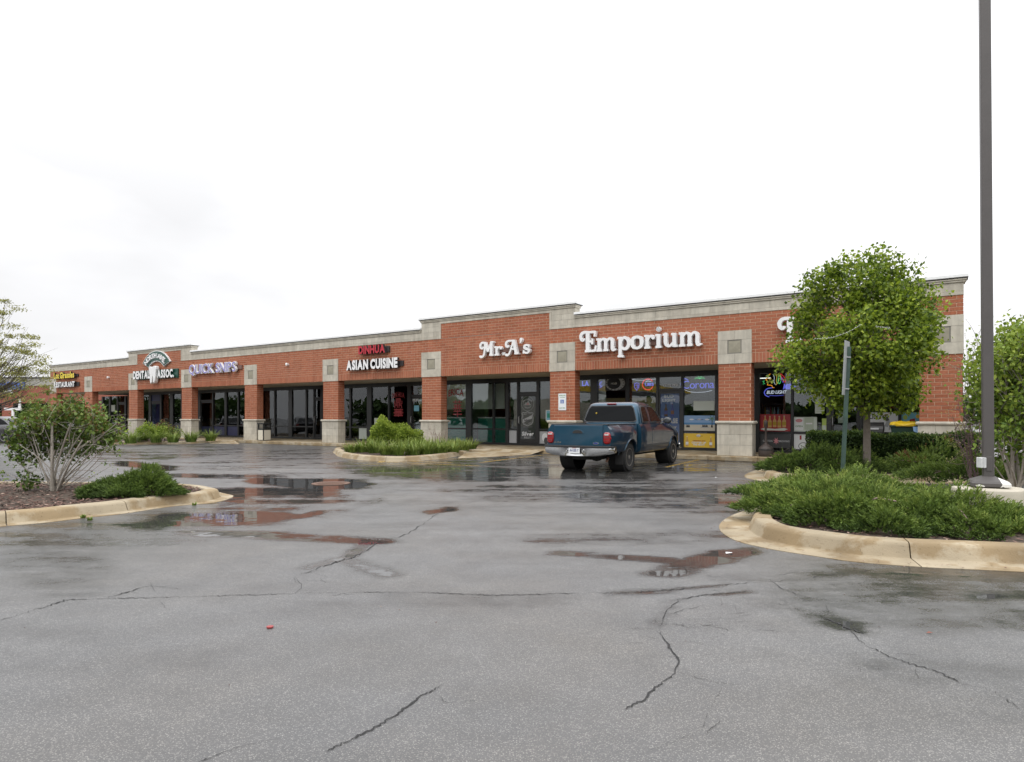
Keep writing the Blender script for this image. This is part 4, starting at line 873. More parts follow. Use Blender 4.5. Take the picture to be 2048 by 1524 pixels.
n.t([(.75,.95),(.3,.85),(.05,.5),(.25,.1)], 'n_blue', .012).txt('Bud', .3, .75, .35, .65, 'n_white', 0, .2); n.done()
n = Neon('thin white neon script along the top of the window beside the blue poster door', 1272, 756, .85, .12)
n.txt('BUD LIGHT', .05, .95, 0, .9, 'n_white', 0, .2).t([(-.2,-.4),(.2,-.8),(.9,-.6),(1.1,-.3)], 'n_white', .007); n.done()
n = Neon('violet blue neon letters in the narrow window left of the truck', 1163, 772, .36, .42); n.txt('LA', .1, .95, 0, .5, 'n_blue', .02).t([(.1,.7),(.5,1),(.8,.8)], 'n_blue', .02); n.done()
n = Neon('small blue neon patch on the white vertical blind', 1198, 776, .14, .3); n.t([(.2,0),(.8,.2),(.2,.5),(.9,.9)], 'n_blue', .014); n.done()
# neon head with feathers and BUD LIGHT script
t_ = T_G+.12; s0, s1 = s_px(1524, t_), s_px(1572, t_); z0, z1 = z_px(792, 1548, t_), z_px(744, 1548, t_); w_, h_ = s1-s0, z1-z0
n = Neon('coloured neon profile of a feathered head above white and blue BUD LIGHT tubes', 1524, 792, w_, h_)
o_ = lambda *p: [(x/1., z/1.) for x, z in p]
n.t([(.42,.98),(.28,.86),(.26,.76),(.16,.68),(.24,.62),(.21,.56),(.25,.52),(.23,.46),(.40,.44),(.44,.36),(.52,.34)], 'n_orange', .011)
n.t([(.30,.72),(.36,.74),(.38,.70),(.30,.68)], 'n_yellow', .008).t([(.30,.60),(.38,.58),(.40,.52)], 'n_yellow', .008)
n.t([(.42,.98),(.58,1.0),(.70,.90),(.72,.72),(.66,.55),(.58,.45)], 'n_yellow', .009).t([(.46,.90),(.52,.75),(.50,.6),(.56,.46)], 'n_white', .008).t([(.55,.95),(.62,.8),(.60,.62),(.64,.5)], 'n_yellow', .008)
n.t([(.72,.88),(.68,.72),(.68,.55),(.74,.50),(.78,.62),(.78,.78),(.73,.90)], 'n_green', .010).t([(.76,.90),(.84,.70),(.93,.56),(.97,.60),(.95,.72),(.86,.84),(.77,.91)], 'n_red', .010).t([(.75,.9),(.80,.72),(.86,.56),(.90,.6),(.86,.74)], 'n_blue', .008)
n.t([(.02,.60),(.10,.64),(.06,.56),(.12,.52),(.03,.50)], 'n_green', .006)
n.t([(.44,.34),(.22,.30),(.10,.16),(.16,.02),(.30,-.04)], 'n_blue', .016).txt('BUD LIGHT', .20, 1.0, .08, .22, 'n_white', .01, .2).t([(.3,.02),(.6,.0),(.9,.02)], 'n_blue', .007); n.done()
n = Neon('blue neon script between the feathered head and the corner tree', 1566, 779, .42, .2, T_G+.3); n.txt('Miller', 0, 1, 0, 1, 'n_blue', .03, .2); n.done()
n = Neon('small blue neon at the right edge of the store front beyond the tree', 1834, 765, .16, .12); n.t([(0,.2),(.5,1),(1,.4)], 'n_blue', .014); n.done()
# fluorescent tube and shelves of bottles inside the store
slab('ceiling_tube_light', 'bright fluorescent tube inside the store near the first window', 'ceiling light', 1519, 1541, 2.66, 2.69, T_G+.6, mat('tube_lit', (.8, .8, .8), .4, vary=0, emit=(1, 1, .95), est=1.5), .05)
def shelf(label, pxa, pxb, z, n_, t=T_G+.8):
    s0, s1 = s_px(pxa, t), s_px(pxb, t); r = thing('bottle_shelf', label, 'shelf', F(s0, t, .021), FANG)
    for zz_ in (z-.42, z, z+.42): MB().box(0, s1-s0, 0, .3, zz_, zz_+.025).build('shelf_board', M['p_grey'], r)
    MB().box(0, .03, 0, .3, 0, z+.43).box(s1-s0-.03, s1-s0, 0, .3, 0, z+.43).build('upright', M['p_grey'], r)
    return r, s0, s1, t
def bottles(pxa, pxb, z, n_, t=T_G+.8, lab='shelf'):
    r, s0, s1, t = shelf('dark %s with bottles behind the store glass' % lab, pxa, pxb, z, n_, t); rr = random.Random(int(pxa))
    cols = ['p_amber', 'p_green', 'p_gold', 'p_lgrey', 'p_red', 'p_paper', 'p_cyan']
    for lv, zz_ in enumerate((z-.395, z+.025)):
        for i in range(n_):
            if rr.random() < .12: continue
            cc = rr.choice(cols); cn_ = dict(zip(cols, ('amber', 'green', 'golden', 'grey', 'red', 'white', 'cyan')))[cc]; q = MB(); q.lathe([(.036, 0), (.038, .02), (.038, .17), (.014, .23), (.014, .29), (.016, .3)], n=8)
            o = q.build('bottle', M[cc], None, smooth=True); o.location = F(s0+(i+.5)*(s1-s0)/n_, t+.1, .021+zz_); tag(o, cn_+' bottle on the ' + ('lower' if lv == 0 else 'upper') + ' board of the ' + lab, 'bottle', 'bottles on the ' + lab)
bottles(1524, 1568, 1.27, 12, lab='low shelf behind the feathered neon'); bottles(1760, 1840, 1.5, 22, lab='shelf behind the ball player poster')
# ------------------------------------------------------------------ walk, kerbs, islands
KM = tone_mat('kerb_concrete', [(0, (.27, .22, .145)), (.5, (.33, .275, .19)), (1, (.38, .325, .235))], .75, 2.5, .2, .5, 60, stain=((.74, .66, .54), 1.7))
KT = KM
walk = MB().box(SL-4, SR+6, -.30, T_G+.09, -.145, -.012).build('sidewalk', M['concrete'])
walk.location = F(0); walk.rotation_euler = (0, 0, FANG); tag(walk, kind='structure')
x = SL-4; rs = random.Random(9)
while x < SR+6:
    L_ = 1.55
    MB().box(x+.004, x+L_-.004, -.30, 1.1, -.012, rs.uniform(-.001, .001), 0, rs.random()).build('concrete_slab', KM, walk)
    MB().box(x+.004, x+L_-.004, 1.108, T_G-.014, -.012, rs.uniform(-.001, .001), 0, rs.random()).build('concrete_slab', KM, walk)
    if not (-15.2 < x < -7.0):
        MB().box(x-.77+.003, x-.77+L_-.003, -.52, -.304, -.149, .002, 0, rs.random()).build('kerb_block', KM, walk, bevel=.02)
    x += L_
# dropped ramp between planter and truck
def flat(name, pts, z, m, parent=None, kind='structure', tone=.6):
    o = MB().add([(p[0], p[1], p[2] if len(p) > 2 else z) for p in pts], [tuple(range(len(pts)))], 0, tone).build(name, m, parent)
    if parent is None: tag(o, kind=kind)
    return o
def kerb(name, path, closed=False, gutter=.42, seg=1.6, steps=8, hgt=.15, gz=.006, flip=1, rm=1.0):
    """path: outer edge of the gutter, the island lies to the left of it"""
    P = catmull(path, steps, closed); P = [np.array(p[:2]) for p in P]
    prof = [(0, -.05), (0, gz), (gutter*.6, gz+.004), (gutter, .012), (gutter+.012, .03), (gutter+.045, hgt*.75), (gutter+.065, hgt*.93), (gutter+.10, hgt), (gutter+.26, hgt+.006), (gutter+.28, hgt-.02), (gutter+.28, hgt-.12)]
    n = len(P); nor = []
    for i in range(n):
        a, b = (P[(i-1) % n], P[(i+1) % n]) if closed else (P[max(i-1, 0)], P[min(i+1, n-1)])
        d = (b-a)/(np.linalg.norm(b-a)+1e-9); nor.append(np.array([-d[1], d[0]])*flip)
    acc = 0; start = 0; root = thing(name, None, None) ; root['kind'] = 'structure'; rk = random.Random(len(P))
    idx = list(range(n))+([0] if closed else []); cuts = [0]
    for a, b in zip(range(len(idx)-1), range(1, len(idx))):
        acc += np.linalg.norm(P[idx[b]]-P[idx[a]])
        if acc > seg: cuts.append(b); acc = 0
    if cuts[-1] != len(idx)-1: cuts.append(len(idx)-1)
    for c0, c1 in zip(cuts, cuts[1:]):
        vs = []; m = len(prof); ids = idx[c0:c1+1]; tone = rk.uniform(.25, .85)
        for q, i in enumerate(ids):
            sh = .006 if q == 0 else (-.006 if q == len(ids)-1 else 0)
            tv = np.array([nor[i][1], -nor[i][0]])*flip*sh
            for w_, z in prof: p = P[i]+nor[i]*w_*rm+tv; vs.append((p[0], p[1], z))
        fs = []
        for q in range(len(ids)-1):
            for j in range(m-1): fs.append((q*m+j, (q+1)*m+j, (q+1)*m+j+1, q*m+j+1) if flip > 0 else (q*m+j, q*m+j+1, (q+1)*m+j+1, (q+1)*m+j))
        fs.append(tuple(range(m))[::flip] if flip > 0 else tuple(range(m-1, -1, -1))); e = (len(ids)-1)*m; fs.append(tuple(e+j for j in range(m-1, -1, -1)) if flip > 0 else tuple(e+j for j in range(m)))
        o = MB().add(vs, fs, 0, tone).build('kerb_segment', KM, root, smooth=True)
    inner = [P[i]+nor[i]*(gutter+.27)*rm for i in range(n)]
    return root, inner
def Gp(*l): return [G(x, y)[:2] for x, y in l]
# near right island (clockwise outer edge, island to the right-hand side -> flip)
rp = [(9.5, 11.6), (6.2, 11.9), (4.7, 11.2)]+Gp((1517,1014),(1462,1032),(1438,1054),(1463,1078),(1526,1095.8),(1621,1111.6),(1716,1125),(1843,1134.7),(1985,1141.6))+[(5.6, 5.74), (7.2, 5.4), (9.8, 5.1)]
k1, in1 = kerb('right_island_kerb', rp, seg=2.7, gutter=.36, hgt=.16)
M['soil'] = mat('soil', (.055, .038, .026), .95, vary=.35, scale=9, bump=.8, bscale=40)
def bed(name, inner, z=.10, mound=0.0, extra=[]):
    pts = list(inner)+[np.array(e) for e in extra]; c = sum(pts)/len(pts); mb = MB(); n = len(pts)
    vs = [(p[0], p[1], z) for p in pts]+[((p[0]+c[0])/2, (p[1]+c[1])/2, z+mound) for p in pts]+[(c[0], c[1], z+mound*1.3)]
    mb.add(vs, [(i, (i+1) % n, n+(i+1) % n, n+i) for i in range(n)]+[(n+i, n+(i+1) % n, 2*n) for i in range(n)]); o = mb.build(name, M['soil'], smooth='all', fix=True); tag(o, kind='structure'); return o
bed('planting_bed', in1, .11, .03)
# far right island against the walk
f0 = F(1.55, -.5); f1 = F(12, -.5)
rp2 = [tuple(f0[:2])]+Gp((1560,930),(1520,938),(1490,950),(1503,959),(1568,966),(1650,968),(1800,969))+[(11.2, 14.0), (16, 13.5)]
k2, in2 = kerb('far_island_kerb', rp2, seg=2.4, gutter=.42)
bed('planting_bed', in2, .11, .03, [tuple(f1[:2])])
# left island
lp = Gp((-330,1079),(-150,1067),(0,1054),(94.5,1045.5),(167,1036.7),(252,1027.2),(346.5,1013),(427,1006),(466,994),(452,988),(415,982),(330,977.5),(200,976),(60,975),(-100,975),(-300,976))
k3, in3 = kerb('left_island_kerb', lp, gutter=.20, seg=1.55)
bed('mulch_bed', in3, .115, .03)
# planter in front of the restaurant
a_, b_ = F(-14.9, -.52), F(-8.9, -.52)
mp_ = [tuple(a_[:2])]+Gp((676,901),(671,909),(684,915),(725,920.5),(800,923.5),(880,918),(950,907.5))+[tuple(b_[:2])]
k4, in4 = kerb('planter_kerb', mp_, gutter=.03, seg=1.9)
bed('planting_bed', in4, .11, .04)
# planter by the dental practice
a_, b_ = F(-41.5, -.52), F(-28.3, -.52)
mp2 = [tuple(a_[:2])]+Gp((120,884),(170,887.5),(240,889),(330,889),(372,888),(425,885))+[tuple(b_[:2])]
k5, in5 = kerb('dental_planter_kerb', mp2, gutter=.03, seg=2.2)
bed('planting_bed', in5, .11, .04)
# ramps
def ramp(px_pts, sA, sB):
    a, b = F(sA, -.52), F(sB, -.52)
    pts = [(a.x, a.y, .148), (b.x, b.y, .148)]+[tuple(G(x, y, 0.006)) for x, y in px_pts]
    flat('kerb_ramp', pts, 0, KM, tone=.55)
ramp([(1062,909),(980,914),(915,916.5)], -10.2, -6.9); ramp([(480,888),(420,887)], -29.2, -26.4)
MB().box(-14.5, -6.9, -.52, -.304, -.149, .001, 0, .6).build('kerb_block', KM, walk)
# yellow markings (worn)
def worn(name, col):
    m, nt, N, L, b = new_mat(name); b.inputs['Base Color'].default_value = (*col, 1); b.inputs['Roughness'].default_value = .5
    tc = N.new('ShaderNodeTexCoord'); no = N.new('ShaderNodeTexNoise'); no.inputs['Scale'].default_value = 14; no.inputs['Detail'].default_value = 8; no.inputs['Roughness'].default_value = .8; L.new(tc.outputs['Object'], no.inputs[0])
    cr = N.new('ShaderNodeMapRange'); cr.inputs[1].default_value = .43; cr.inputs[2].default_value = .53; L.new(no.outputs[0], cr.inputs[0]); L.new(cr.outputs[0], b.inputs['Alpha']); return m
M['yline'] = worn('yellow_paint', (.42, .27, .05))
def stripe(x1, y1, x2, y2, wd=.1):
    a, b = G(x1, y1, .004), G(x2, y2, .004); d = (b-a); d.z = 0; d.normalize(); n_ = Vector((-d.y, d.x, 0))*wd/2
    MB().add([a-n_, b-n_, b+n_, a+n_], [(0,1,2,3)]).build('painted_line', M['yline'], lot)
stripe(762,920.5,905,925.5,.12); stripe(770,924,960,932,.1); stripe(830,916.5,985,918.5,.09); stripe(960,925,1086,910,.12); stripe(1332,934,1400,919,.11); stripe(1380,912,1412,905,.1)
stripe(760,925,775,918,.2)
# small litter and a manhole
def litter(label, px, py, r_, c, n_=7):
    p = G(px, py, .004); MB().lathe([(r_*.9, 0), (r_, .006), (r_*.5, .014), (0, .015)], n=n_).build('litter', c).location = p; o = bpy.context.scene.objects[-1]
    return o
M['rust'] = mat('rust', (.12, .06, .035), .6, vary=.3); mh = MB(); mh.lathe([(.40, .0), (.40, .008), (.33, .008), (.32, .003), (.30, .004), (0, .004)], n=28)
for i in range(-5, 6):
    L_ = math.sqrt(max(.01, .29**2-(i*.052)**2)); mh.box(i*.052-.012, i*.052+.012, -L_, L_, .004, .011)
o = mh.build('manhole_cover', M['rust']); o.location = G(662, 967, .002); tag(o, 'rusty ribbed round manhole cover in a puddle left of the planter', 'manhole cover')
cap_ = MB().lathe([(.022, 0), (.023, .009), (.0, .010)], n=14); o = cap_.build('red_disc', mat('faded_red', (.30, .05, .05), .5)); o.location = G(540, 1255, .004); tag(o, 'small red plastic cap lying on the bare asphalt', 'litter')
leaf_ = MB().add([(0,0,0),(.025,.012,.008),(.045,0,.003),(.025,-.013,.006)], [(0,1,2),(0,2,3)]); o = leaf_.build('fallen_leaf', mat('dead_leaf', (.2, .06, .035), .7)); o.location = G(1852, 1266, .005); tag(o, 'small reddish dead leaf on the wet asphalt near the right edge', 'leaf')
for i, (px, py, lb) in enumerate([(1452, 1107, 'white paper scrap in the long reddish puddle'), (1430, 955, 'white scrap on the asphalt right of the truck'), (1345, 934, 'small white scrap behind the front truck wheel')]):
    q = MB().add([(0,0,0),(.07,.01,.006),(.08,.05,.002),(.01,.045,.008)], [(0,1,2,3)]); o = q.build('paper_scrap', M['p_white']); o.location = G(px, py, .006); tag(o, lb, 'paper scrap', 'scraps of paper')
# mulch chips
def scatter_quads(name, pts, m, size, parent=None, kind='stuff', flat_=.5):
    n = len(pts); P = np.array(pts); th = np.random.rand(n)*math.tau; L_ = size*(.5+np.random.rand(n)); W_ = L_*(.25+.3*np.random.rand(n)); tl = (np.random.rand(n)-.5)*flat_
    d = np.stack([np.cos(th), np.sin(th), tl], -1)*L_[:, None]; s = np.stack([-np.sin(th), np.cos(th), (np.random.rand(n)-.5)*flat_], -1)*W_[:, None]
    V = np.stack([P-d-s, P+d-s, P+d+s, P-d+s], 1).reshape(-1, 3); me = bpy.data.meshes.new(name); me.from_pydata(V.tolist(), [], (np.arange(n*4).reshape(-1, 4)).tolist())
    me.materials.append(m); a = me.attributes.new('tone', 'FLOAT', 'POINT'); a.data.foreach_set('value', np.repeat(np.random.rand(n), 4)); o = bpy.data.objects.new(name, me); put(o, parent); o['kind'] = kind; return o
def in_poly(P, poly):
    x, y = P[:, 0], P[:, 1]; c = np.zeros(len(P), bool); n = len(poly)
    for i in range(n):
        x1, y1 = poly[i][:2]; x2, y2 = poly[(i+1) % n][:2]; cond = ((y1 > y) != (y2 > y)) & (x < (x2-x1)*(y-y1)/(y2-y1+1e-12)+x1); c ^= cond
    return c
def rand_in(poly, n, z=.13, dz=.03):
    A = np.array([p[:2] for p in poly]); lo, hi = A.min(0), A.max(0); out = np.zeros((0, 2))
    while len(out) < n: q = lo+(hi-lo)*np.random.rand(n*2, 2); out = np.vstack([out, q[in_poly(q, poly)]])
    return np.concatenate([out[:n], z+np.random.rand(n, 1)*dz], 1)
M['chips'] = tone_mat('bark_chips', [(0, (.035, .018, .014)), (.5, (.11, .055, .042)), (.85, (.2, .12, .095)), (1, (.32, .24, .19))], .9)
scatter_quads('bark_mulch', rand_in(in3, 16000, .125, .035), M['chips'], .022)
scatter_quads('bark_mulch', rand_in(in1, 5000, .12, .03), M['chips'], .02)
scatter_quads('bark_mulch', rand_in(list(in4), 3000, .12, .03), M['chips'], .02)
# ------------------------------------------------------------------ foliage
def leafset(name, P, D, L_, W_, tones, m, parent=None, kind=None, fold=.25, label=None, cat=None, group=None, curl=0.0):
    """one folded leaf (two triangles) per point"""
    n = len(P); D = D/np.linalg.norm(D, axis=1, keepdims=True); rnd = np.random.randn(n, 3); Sd = np.cross(D, rnd); Sd /= np.linalg.norm(Sd, axis=1, keepdims=True)+1e-9; Nn = np.cross(D, Sd)
    L_ = np.broadcast_to(L_, n)[:, None]; W_ = np.broadcast_to(W_, n)[:, None]
    mid = P+D*L_*.42-Nn*L_*fold*.3
    V = np.stack([P, mid+Sd*W_*.5+Nn*W_*fold, P+D*L_-Nn*L_*curl, mid-Sd*W_*.5+Nn*W_*fold], 1).reshape(-1, 3)
    b = np.arange(n)*4; Fc = np.stack([np.stack([b, b+1, b+2], -1), np.stack([b, b+2, b+3], -1)], 1).reshape(-1, 3)
    me = bpy.data.meshes.new(name); me.vertices.add(len(V)); me.vertices.foreach_set('co', V.reshape(-1)); me.loops.add(len(Fc)*3); me.loops.foreach_set('vertex_index', Fc.reshape(-1).astype(np.int32))
    me.polygons.add(len(Fc)); me.polygons.foreach_set('loop_start', (np.arange(len(Fc))*3).astype(np.int32)); me.polygons.foreach_set('loop_total', np.full(len(Fc), 3, np.int32)); me.update(calc_edges=True)
    me.materials.append(m); a = me.attributes.new('tone', 'FLOAT', 'POINT'); a.data.foreach_set('value', np.repeat(tones, 4).astype(np.float32))
    o = bpy.data.objects.new(name, me); put(o, parent)
    if kind: o['kind'] = kind
    return tag(o, label, cat, group)
def unit(n): v = np.random.randn(n, 3); return v/np.linalg.norm(v, axis=1, keepdims=True)
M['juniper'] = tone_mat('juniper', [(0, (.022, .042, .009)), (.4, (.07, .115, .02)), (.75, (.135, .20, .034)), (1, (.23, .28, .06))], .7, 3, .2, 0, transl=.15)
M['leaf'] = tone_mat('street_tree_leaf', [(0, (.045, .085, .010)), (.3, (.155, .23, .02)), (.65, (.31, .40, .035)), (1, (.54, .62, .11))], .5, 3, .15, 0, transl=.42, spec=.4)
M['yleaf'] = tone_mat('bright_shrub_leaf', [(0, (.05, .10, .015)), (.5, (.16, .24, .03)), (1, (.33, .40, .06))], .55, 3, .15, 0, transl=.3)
M['sleaf'] = tone_mat('spring_leaf', [(0, (.18, .19, .05)), (.5, (.33, .33, .10)), (1, (.45, .42, .16))], .6, 3, .15, 0, transl=.3)
M['dleaf'] = tone_mat('dark_shrub_leaf', [(0, (.025, .045, .010)), (.5, (.085, .14, .025)), (.84, (.17, .24, .045)), (.93, (.15, .075, .03)), (1, (.24, .10, .05))], .5, 3, .15, 0, transl=.2)
M['hleaf'] = tone_mat('hedge_leaf', [(0, (.015, .033, .009)), (.5, (.06, .11, .022)), (.85, (.14, .19, .035)), (1, (.28, .30, .06))], .6, 3, .2, 0, transl=.15)
M['blade'] = tone_mat('lily_blade', [(0, (.05, .09, .018)), (.5, (.15, .22, .04)), (1, (.36, .42, .11))], .5, 3, .12, 0, transl=.25)
M['bark'] = mat('bark', (.14, .12, .10), .9, vary=.25, scale=14, bump=.7, bscale=35)
M['pbark'] = mat('pale_bark', (.30, .27, .23), .9, vary=.25, scale=20, bump=.5, bscale=50)
M['tbark'] = mat('twig_bark', (.22, .15, .14), .9, vary=.2)
def branches(name, root, base_paths, m, parent):
    mb = MB()
    for pts, r0, r1 in base_paths:
        n = len(pts); mb.tube(pts, [r0+(r1-r0)*i/(n-1) for i in range(n)], 6 if r0 > .03 else 4, cap=False)
    return mb.build(name, m, parent, smooth='all')
def curve_pts(a, b, n=5, wob=.08, lift=0.0):
    a, b = np.array(a, float), np.array(b, float); L_ = np.linalg.norm(b-a); off = np.random.randn(3)*wob*L_; out = []
    for i in range(n+1): t = i/n; out.append(tuple(a+(b-a)*t+off*math.sin(math.pi*t)+np.array([0, 0, lift*L_*math.sin(math.pi*t)])))
    return out
def juniper(label, c, rx, ry, h, n, rot=0, group='low spreading junipers', sl=.13, flatk=.5, name='juniper_shrub', mt='juniper', tn=(0, 1), parts=True):
    """spreading conifer: feathery sprays growing out of a low mound"""
    root = thing(name, label, 'shrub', (c[0], c[1], c[2]), rot, group)
    u = np.random.rand(n)*math.tau; rr = np.sqrt(np.random.rand(n)); lump = 1+.12*np.sin(3*u+1.3)+.10*np.sin(7*u+2)+.07*np.sin(13*u)
    x = rr*np.cos(u)*rx*lump; y = rr*np.sin(u)*ry*lump; k = np.clip(1-rr**2.6, 0, 1); hz = (.78+.14*np.sin(x*3.1+y*2.3)+.12*np.sin(x*5.3-y*4.7+1)+.08*np.sin(x*11+y*9)); layer = np.random.rand(n)**.45
    K_ = max(8, int(rx*ry*20)); ca = np.random.rand(K_)*math.tau; cq = np.sqrt(np.random.rand(K_)); cx_ = cq*np.cos(ca)*rx; cy_ = cq*np.sin(ca)*ry
    dd2 = (x[:, None]-cx_)**2+(y[:, None]-cy_)**2; nn_ = dd2.argmin(1); fd = np.clip(1-np.sqrt(dd2.min(1))/.27, 0, 1); ch_ = (.74+.34*np.random.rand(K_))[nn_]; cdx = (x-cx_[nn_])/.27; cdy = (y-cy_[nn_])/.27; ct_ = (np.random.rand(K_)-.5)[nn_]
    z = h*k*hz*layer*(.66+.42*fd)*ch_*1.08+.03
    od = np.stack([np.cos(u)*.9+.25*np.random.randn(n), np.sin(u)*.9+.25*np.random.randn(n), .35+.55*(1-rr)+.3*np.random.randn(n)], -1)*np.array([.55, .55, .8])+np.stack([cdx, cdy, .25*fd], -1)*.8; od /= np.linalg.norm(od, axis=1, keepdims=True)
    B = 9; P = []; D = []; Ls = []; T = []; base_t = np.clip(.02+.50*layer+.34*fd*layer+.22*ct_+.12*np.random.randn(n)-.16*(rr > .93), 0, 1)  # low sprays and gaps between clumps darker: shade put into the foliage tone
    S1 = np.cross(od, unit(n)); S1 /= np.linalg.norm(S1, axis=1, keepdims=True); base = np.stack([x, y, z], -1); sls = sl*(.6+.8*np.random.rand(n))
    for j in range(B):
        t = (j+.5)/B; sg = 1 if j % 2 else -1
        P.append(base+od*(sls*t*1.0)[:, None]); dd = od*.85+S1*sg*.62*(1-.5*t)+.18*np.random.randn(n, 3); dd[:, 2] += .12; D.append(dd); Ls.append(sls*(.52-.25*t)); T.append(np.clip(base_t+.22*t-.08, 0, 1))
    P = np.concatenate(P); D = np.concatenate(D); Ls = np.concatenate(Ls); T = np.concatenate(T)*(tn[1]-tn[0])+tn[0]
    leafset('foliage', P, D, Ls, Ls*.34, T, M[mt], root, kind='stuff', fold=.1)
    st = []
    for i in range(9):
        a = i/9*math.tau+.3; st.append((curve_pts((0, 0, .02), (math.cos(a)*rx*.7, math.sin(a)*ry*.7, h*.35), 4, .05, .1), .02, .006))
    branches('stem', root, st, M['tbark'], root)
    return root
# near right bed: three overlapping junipers
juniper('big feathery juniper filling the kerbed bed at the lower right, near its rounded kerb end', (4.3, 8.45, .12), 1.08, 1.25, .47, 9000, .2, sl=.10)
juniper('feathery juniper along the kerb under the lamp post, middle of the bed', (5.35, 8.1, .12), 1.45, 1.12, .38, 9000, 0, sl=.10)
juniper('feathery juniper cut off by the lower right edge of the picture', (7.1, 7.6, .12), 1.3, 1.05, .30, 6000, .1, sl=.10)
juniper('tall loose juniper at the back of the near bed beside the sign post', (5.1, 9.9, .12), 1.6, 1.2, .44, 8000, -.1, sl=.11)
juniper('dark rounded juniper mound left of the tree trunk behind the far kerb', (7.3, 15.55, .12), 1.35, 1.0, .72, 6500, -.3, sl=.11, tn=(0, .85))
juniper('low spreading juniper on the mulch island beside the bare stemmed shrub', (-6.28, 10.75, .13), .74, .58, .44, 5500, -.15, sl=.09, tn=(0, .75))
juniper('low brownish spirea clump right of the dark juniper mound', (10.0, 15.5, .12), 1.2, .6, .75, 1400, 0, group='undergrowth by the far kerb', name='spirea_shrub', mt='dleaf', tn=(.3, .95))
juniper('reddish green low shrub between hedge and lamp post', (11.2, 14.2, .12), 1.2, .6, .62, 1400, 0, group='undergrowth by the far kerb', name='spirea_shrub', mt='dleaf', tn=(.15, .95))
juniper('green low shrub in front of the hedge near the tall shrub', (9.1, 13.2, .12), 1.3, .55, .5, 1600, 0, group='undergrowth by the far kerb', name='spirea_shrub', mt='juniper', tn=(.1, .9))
def tree(label, base, h, crown_c, rad, nclump, per, leaf, mt, bark, trunk_r, cr=.42, fork=.35, name='street_tree', cat='tree', group=None, tr=(0, 1), flatz=1.0, shell=.45, spread=1.0, lean=(0, 0), kk=.8, extra=()):
    root = thing(name, label, cat, base, 0, group); C_ = np.array(crown_c)
    d = unit(nclump); rr = shell+(1-shell)*np.random.rand(nclump)**.6; cl = C_+d*rr[:, None]*np.array(rad)*spread
    if len(extra): cl = np.vstack([cl, np.array(extra)])
    f = np.array([lean[0], lean[1], h*fork]); tp = [((0, 0, 0)), tuple(f*.5+np.array([.02, .01, 0])), tuple(f)]
    mb = MB(); mb.tube(curve_pts((0, 0, -.05), tuple(f), 6, .02), [trunk_r*1.25, trunk_r*1.02, trunk_r, trunk_r*.95, trunk_r*.9, trunk_r*.86, trunk_r*.8], 12, cap=False)
    mb.build('trunk', bark, root, smooth='all')
    top = np.array([C_[0], C_[1], C_[2]+rad[2]*.5]); P = []
    P.append((curve_pts(tuple(f), tuple(top), 6, .04), trunk_r*.75, trunk_r*.15))
    bs = []
    for c in cl:
        t = np.clip((c[2]-f[2])/(top[2]-f[2]+1e-6)*.6, 0, .9)*np.random.uniform(.6, 1); s_ = f+(top-f)*t; s_ = s_+np.array([lean[0]*0, 0, 0]); r_ = trunk_r*(.38-.25*t)
        pts = curve_pts(tuple(s_), tuple(c), 5, .07, -.04); P.append((pts, max(.008, r_), .004)); bs.append(pts)
        for _ in range(3):
            q = c+np.random.randn(3)*cr*.7; P.append((curve_pts(pts[3], tuple(q), 3, .08), .007, .002))
    branches('limbs', root, P, bark, root)
    n = per*len(cl); c_ = np.repeat(cl, per, 0); off = np.clip(np.random.randn(n, 3), -1.7, 1.7)*cr*np.array([1, 1, flatz])*.5; sc = np.repeat(.65+.6*np.random.rand(len(cl)), per)[:, None]; pos = c_+off*sc
    outd = pos-C_; outd /= np.linalg.norm(outd, axis=1, keepdims=True)+1e-6
    D = unit(n)*.8+outd*.35+np.array([0, 0, -.35]); ct = np.repeat(np.random.rand(len(cl)), per)
    T = np.clip(.38+.25*(ct-.5)+.22*np.random.randn(n), 0, 1)*(tr[1]-tr[0])+tr[0]
    leafset('crown', pos, D, leaf*(.6+.7*np.random.rand(n)), leaf*kk*(.6+.7*np.random.rand(n)), T, M[mt], root, kind='stuff', fold=.22, curl=.15)
    return root
tb = AT(1733, 905, 15.0); tb.z = .12
np.random.seed(21)
tree('round leafy green street tree in front of the store corner', tb, 5.1, (-.06, 0, 3.05), (1.46, 1.35, 1.34), 100, 250, .092, 'leaf', M['bark'], .082, cr=.38, fork=.30, shell=.5,
     extra=[(.22, 0, 4.72), (.2, .05, 4.6), (.28, 0, 4.85), (.65, .1, 4.5), (.85, 0, 4.55), (-.75, 0, 4.6), (-1.0, 0, 4.45), (-1.15, .1, 4.3), (-.35, .1, 4.75), (-1.62, 0, 2.7), (-1.75, 0, 2.55), (1.45, 0, 3.5), (1.45, .1, 2.7), (1.0, 0, 2.0), (-.9, 0, 1.95), (-.4, -.2, 1.85), (.5, -.2, 1.8), (-1.35, 0, 2.2), (.05, -.3, 1.6), (-.7, -.2, 1.6), (.8, -.2, 1.65)])
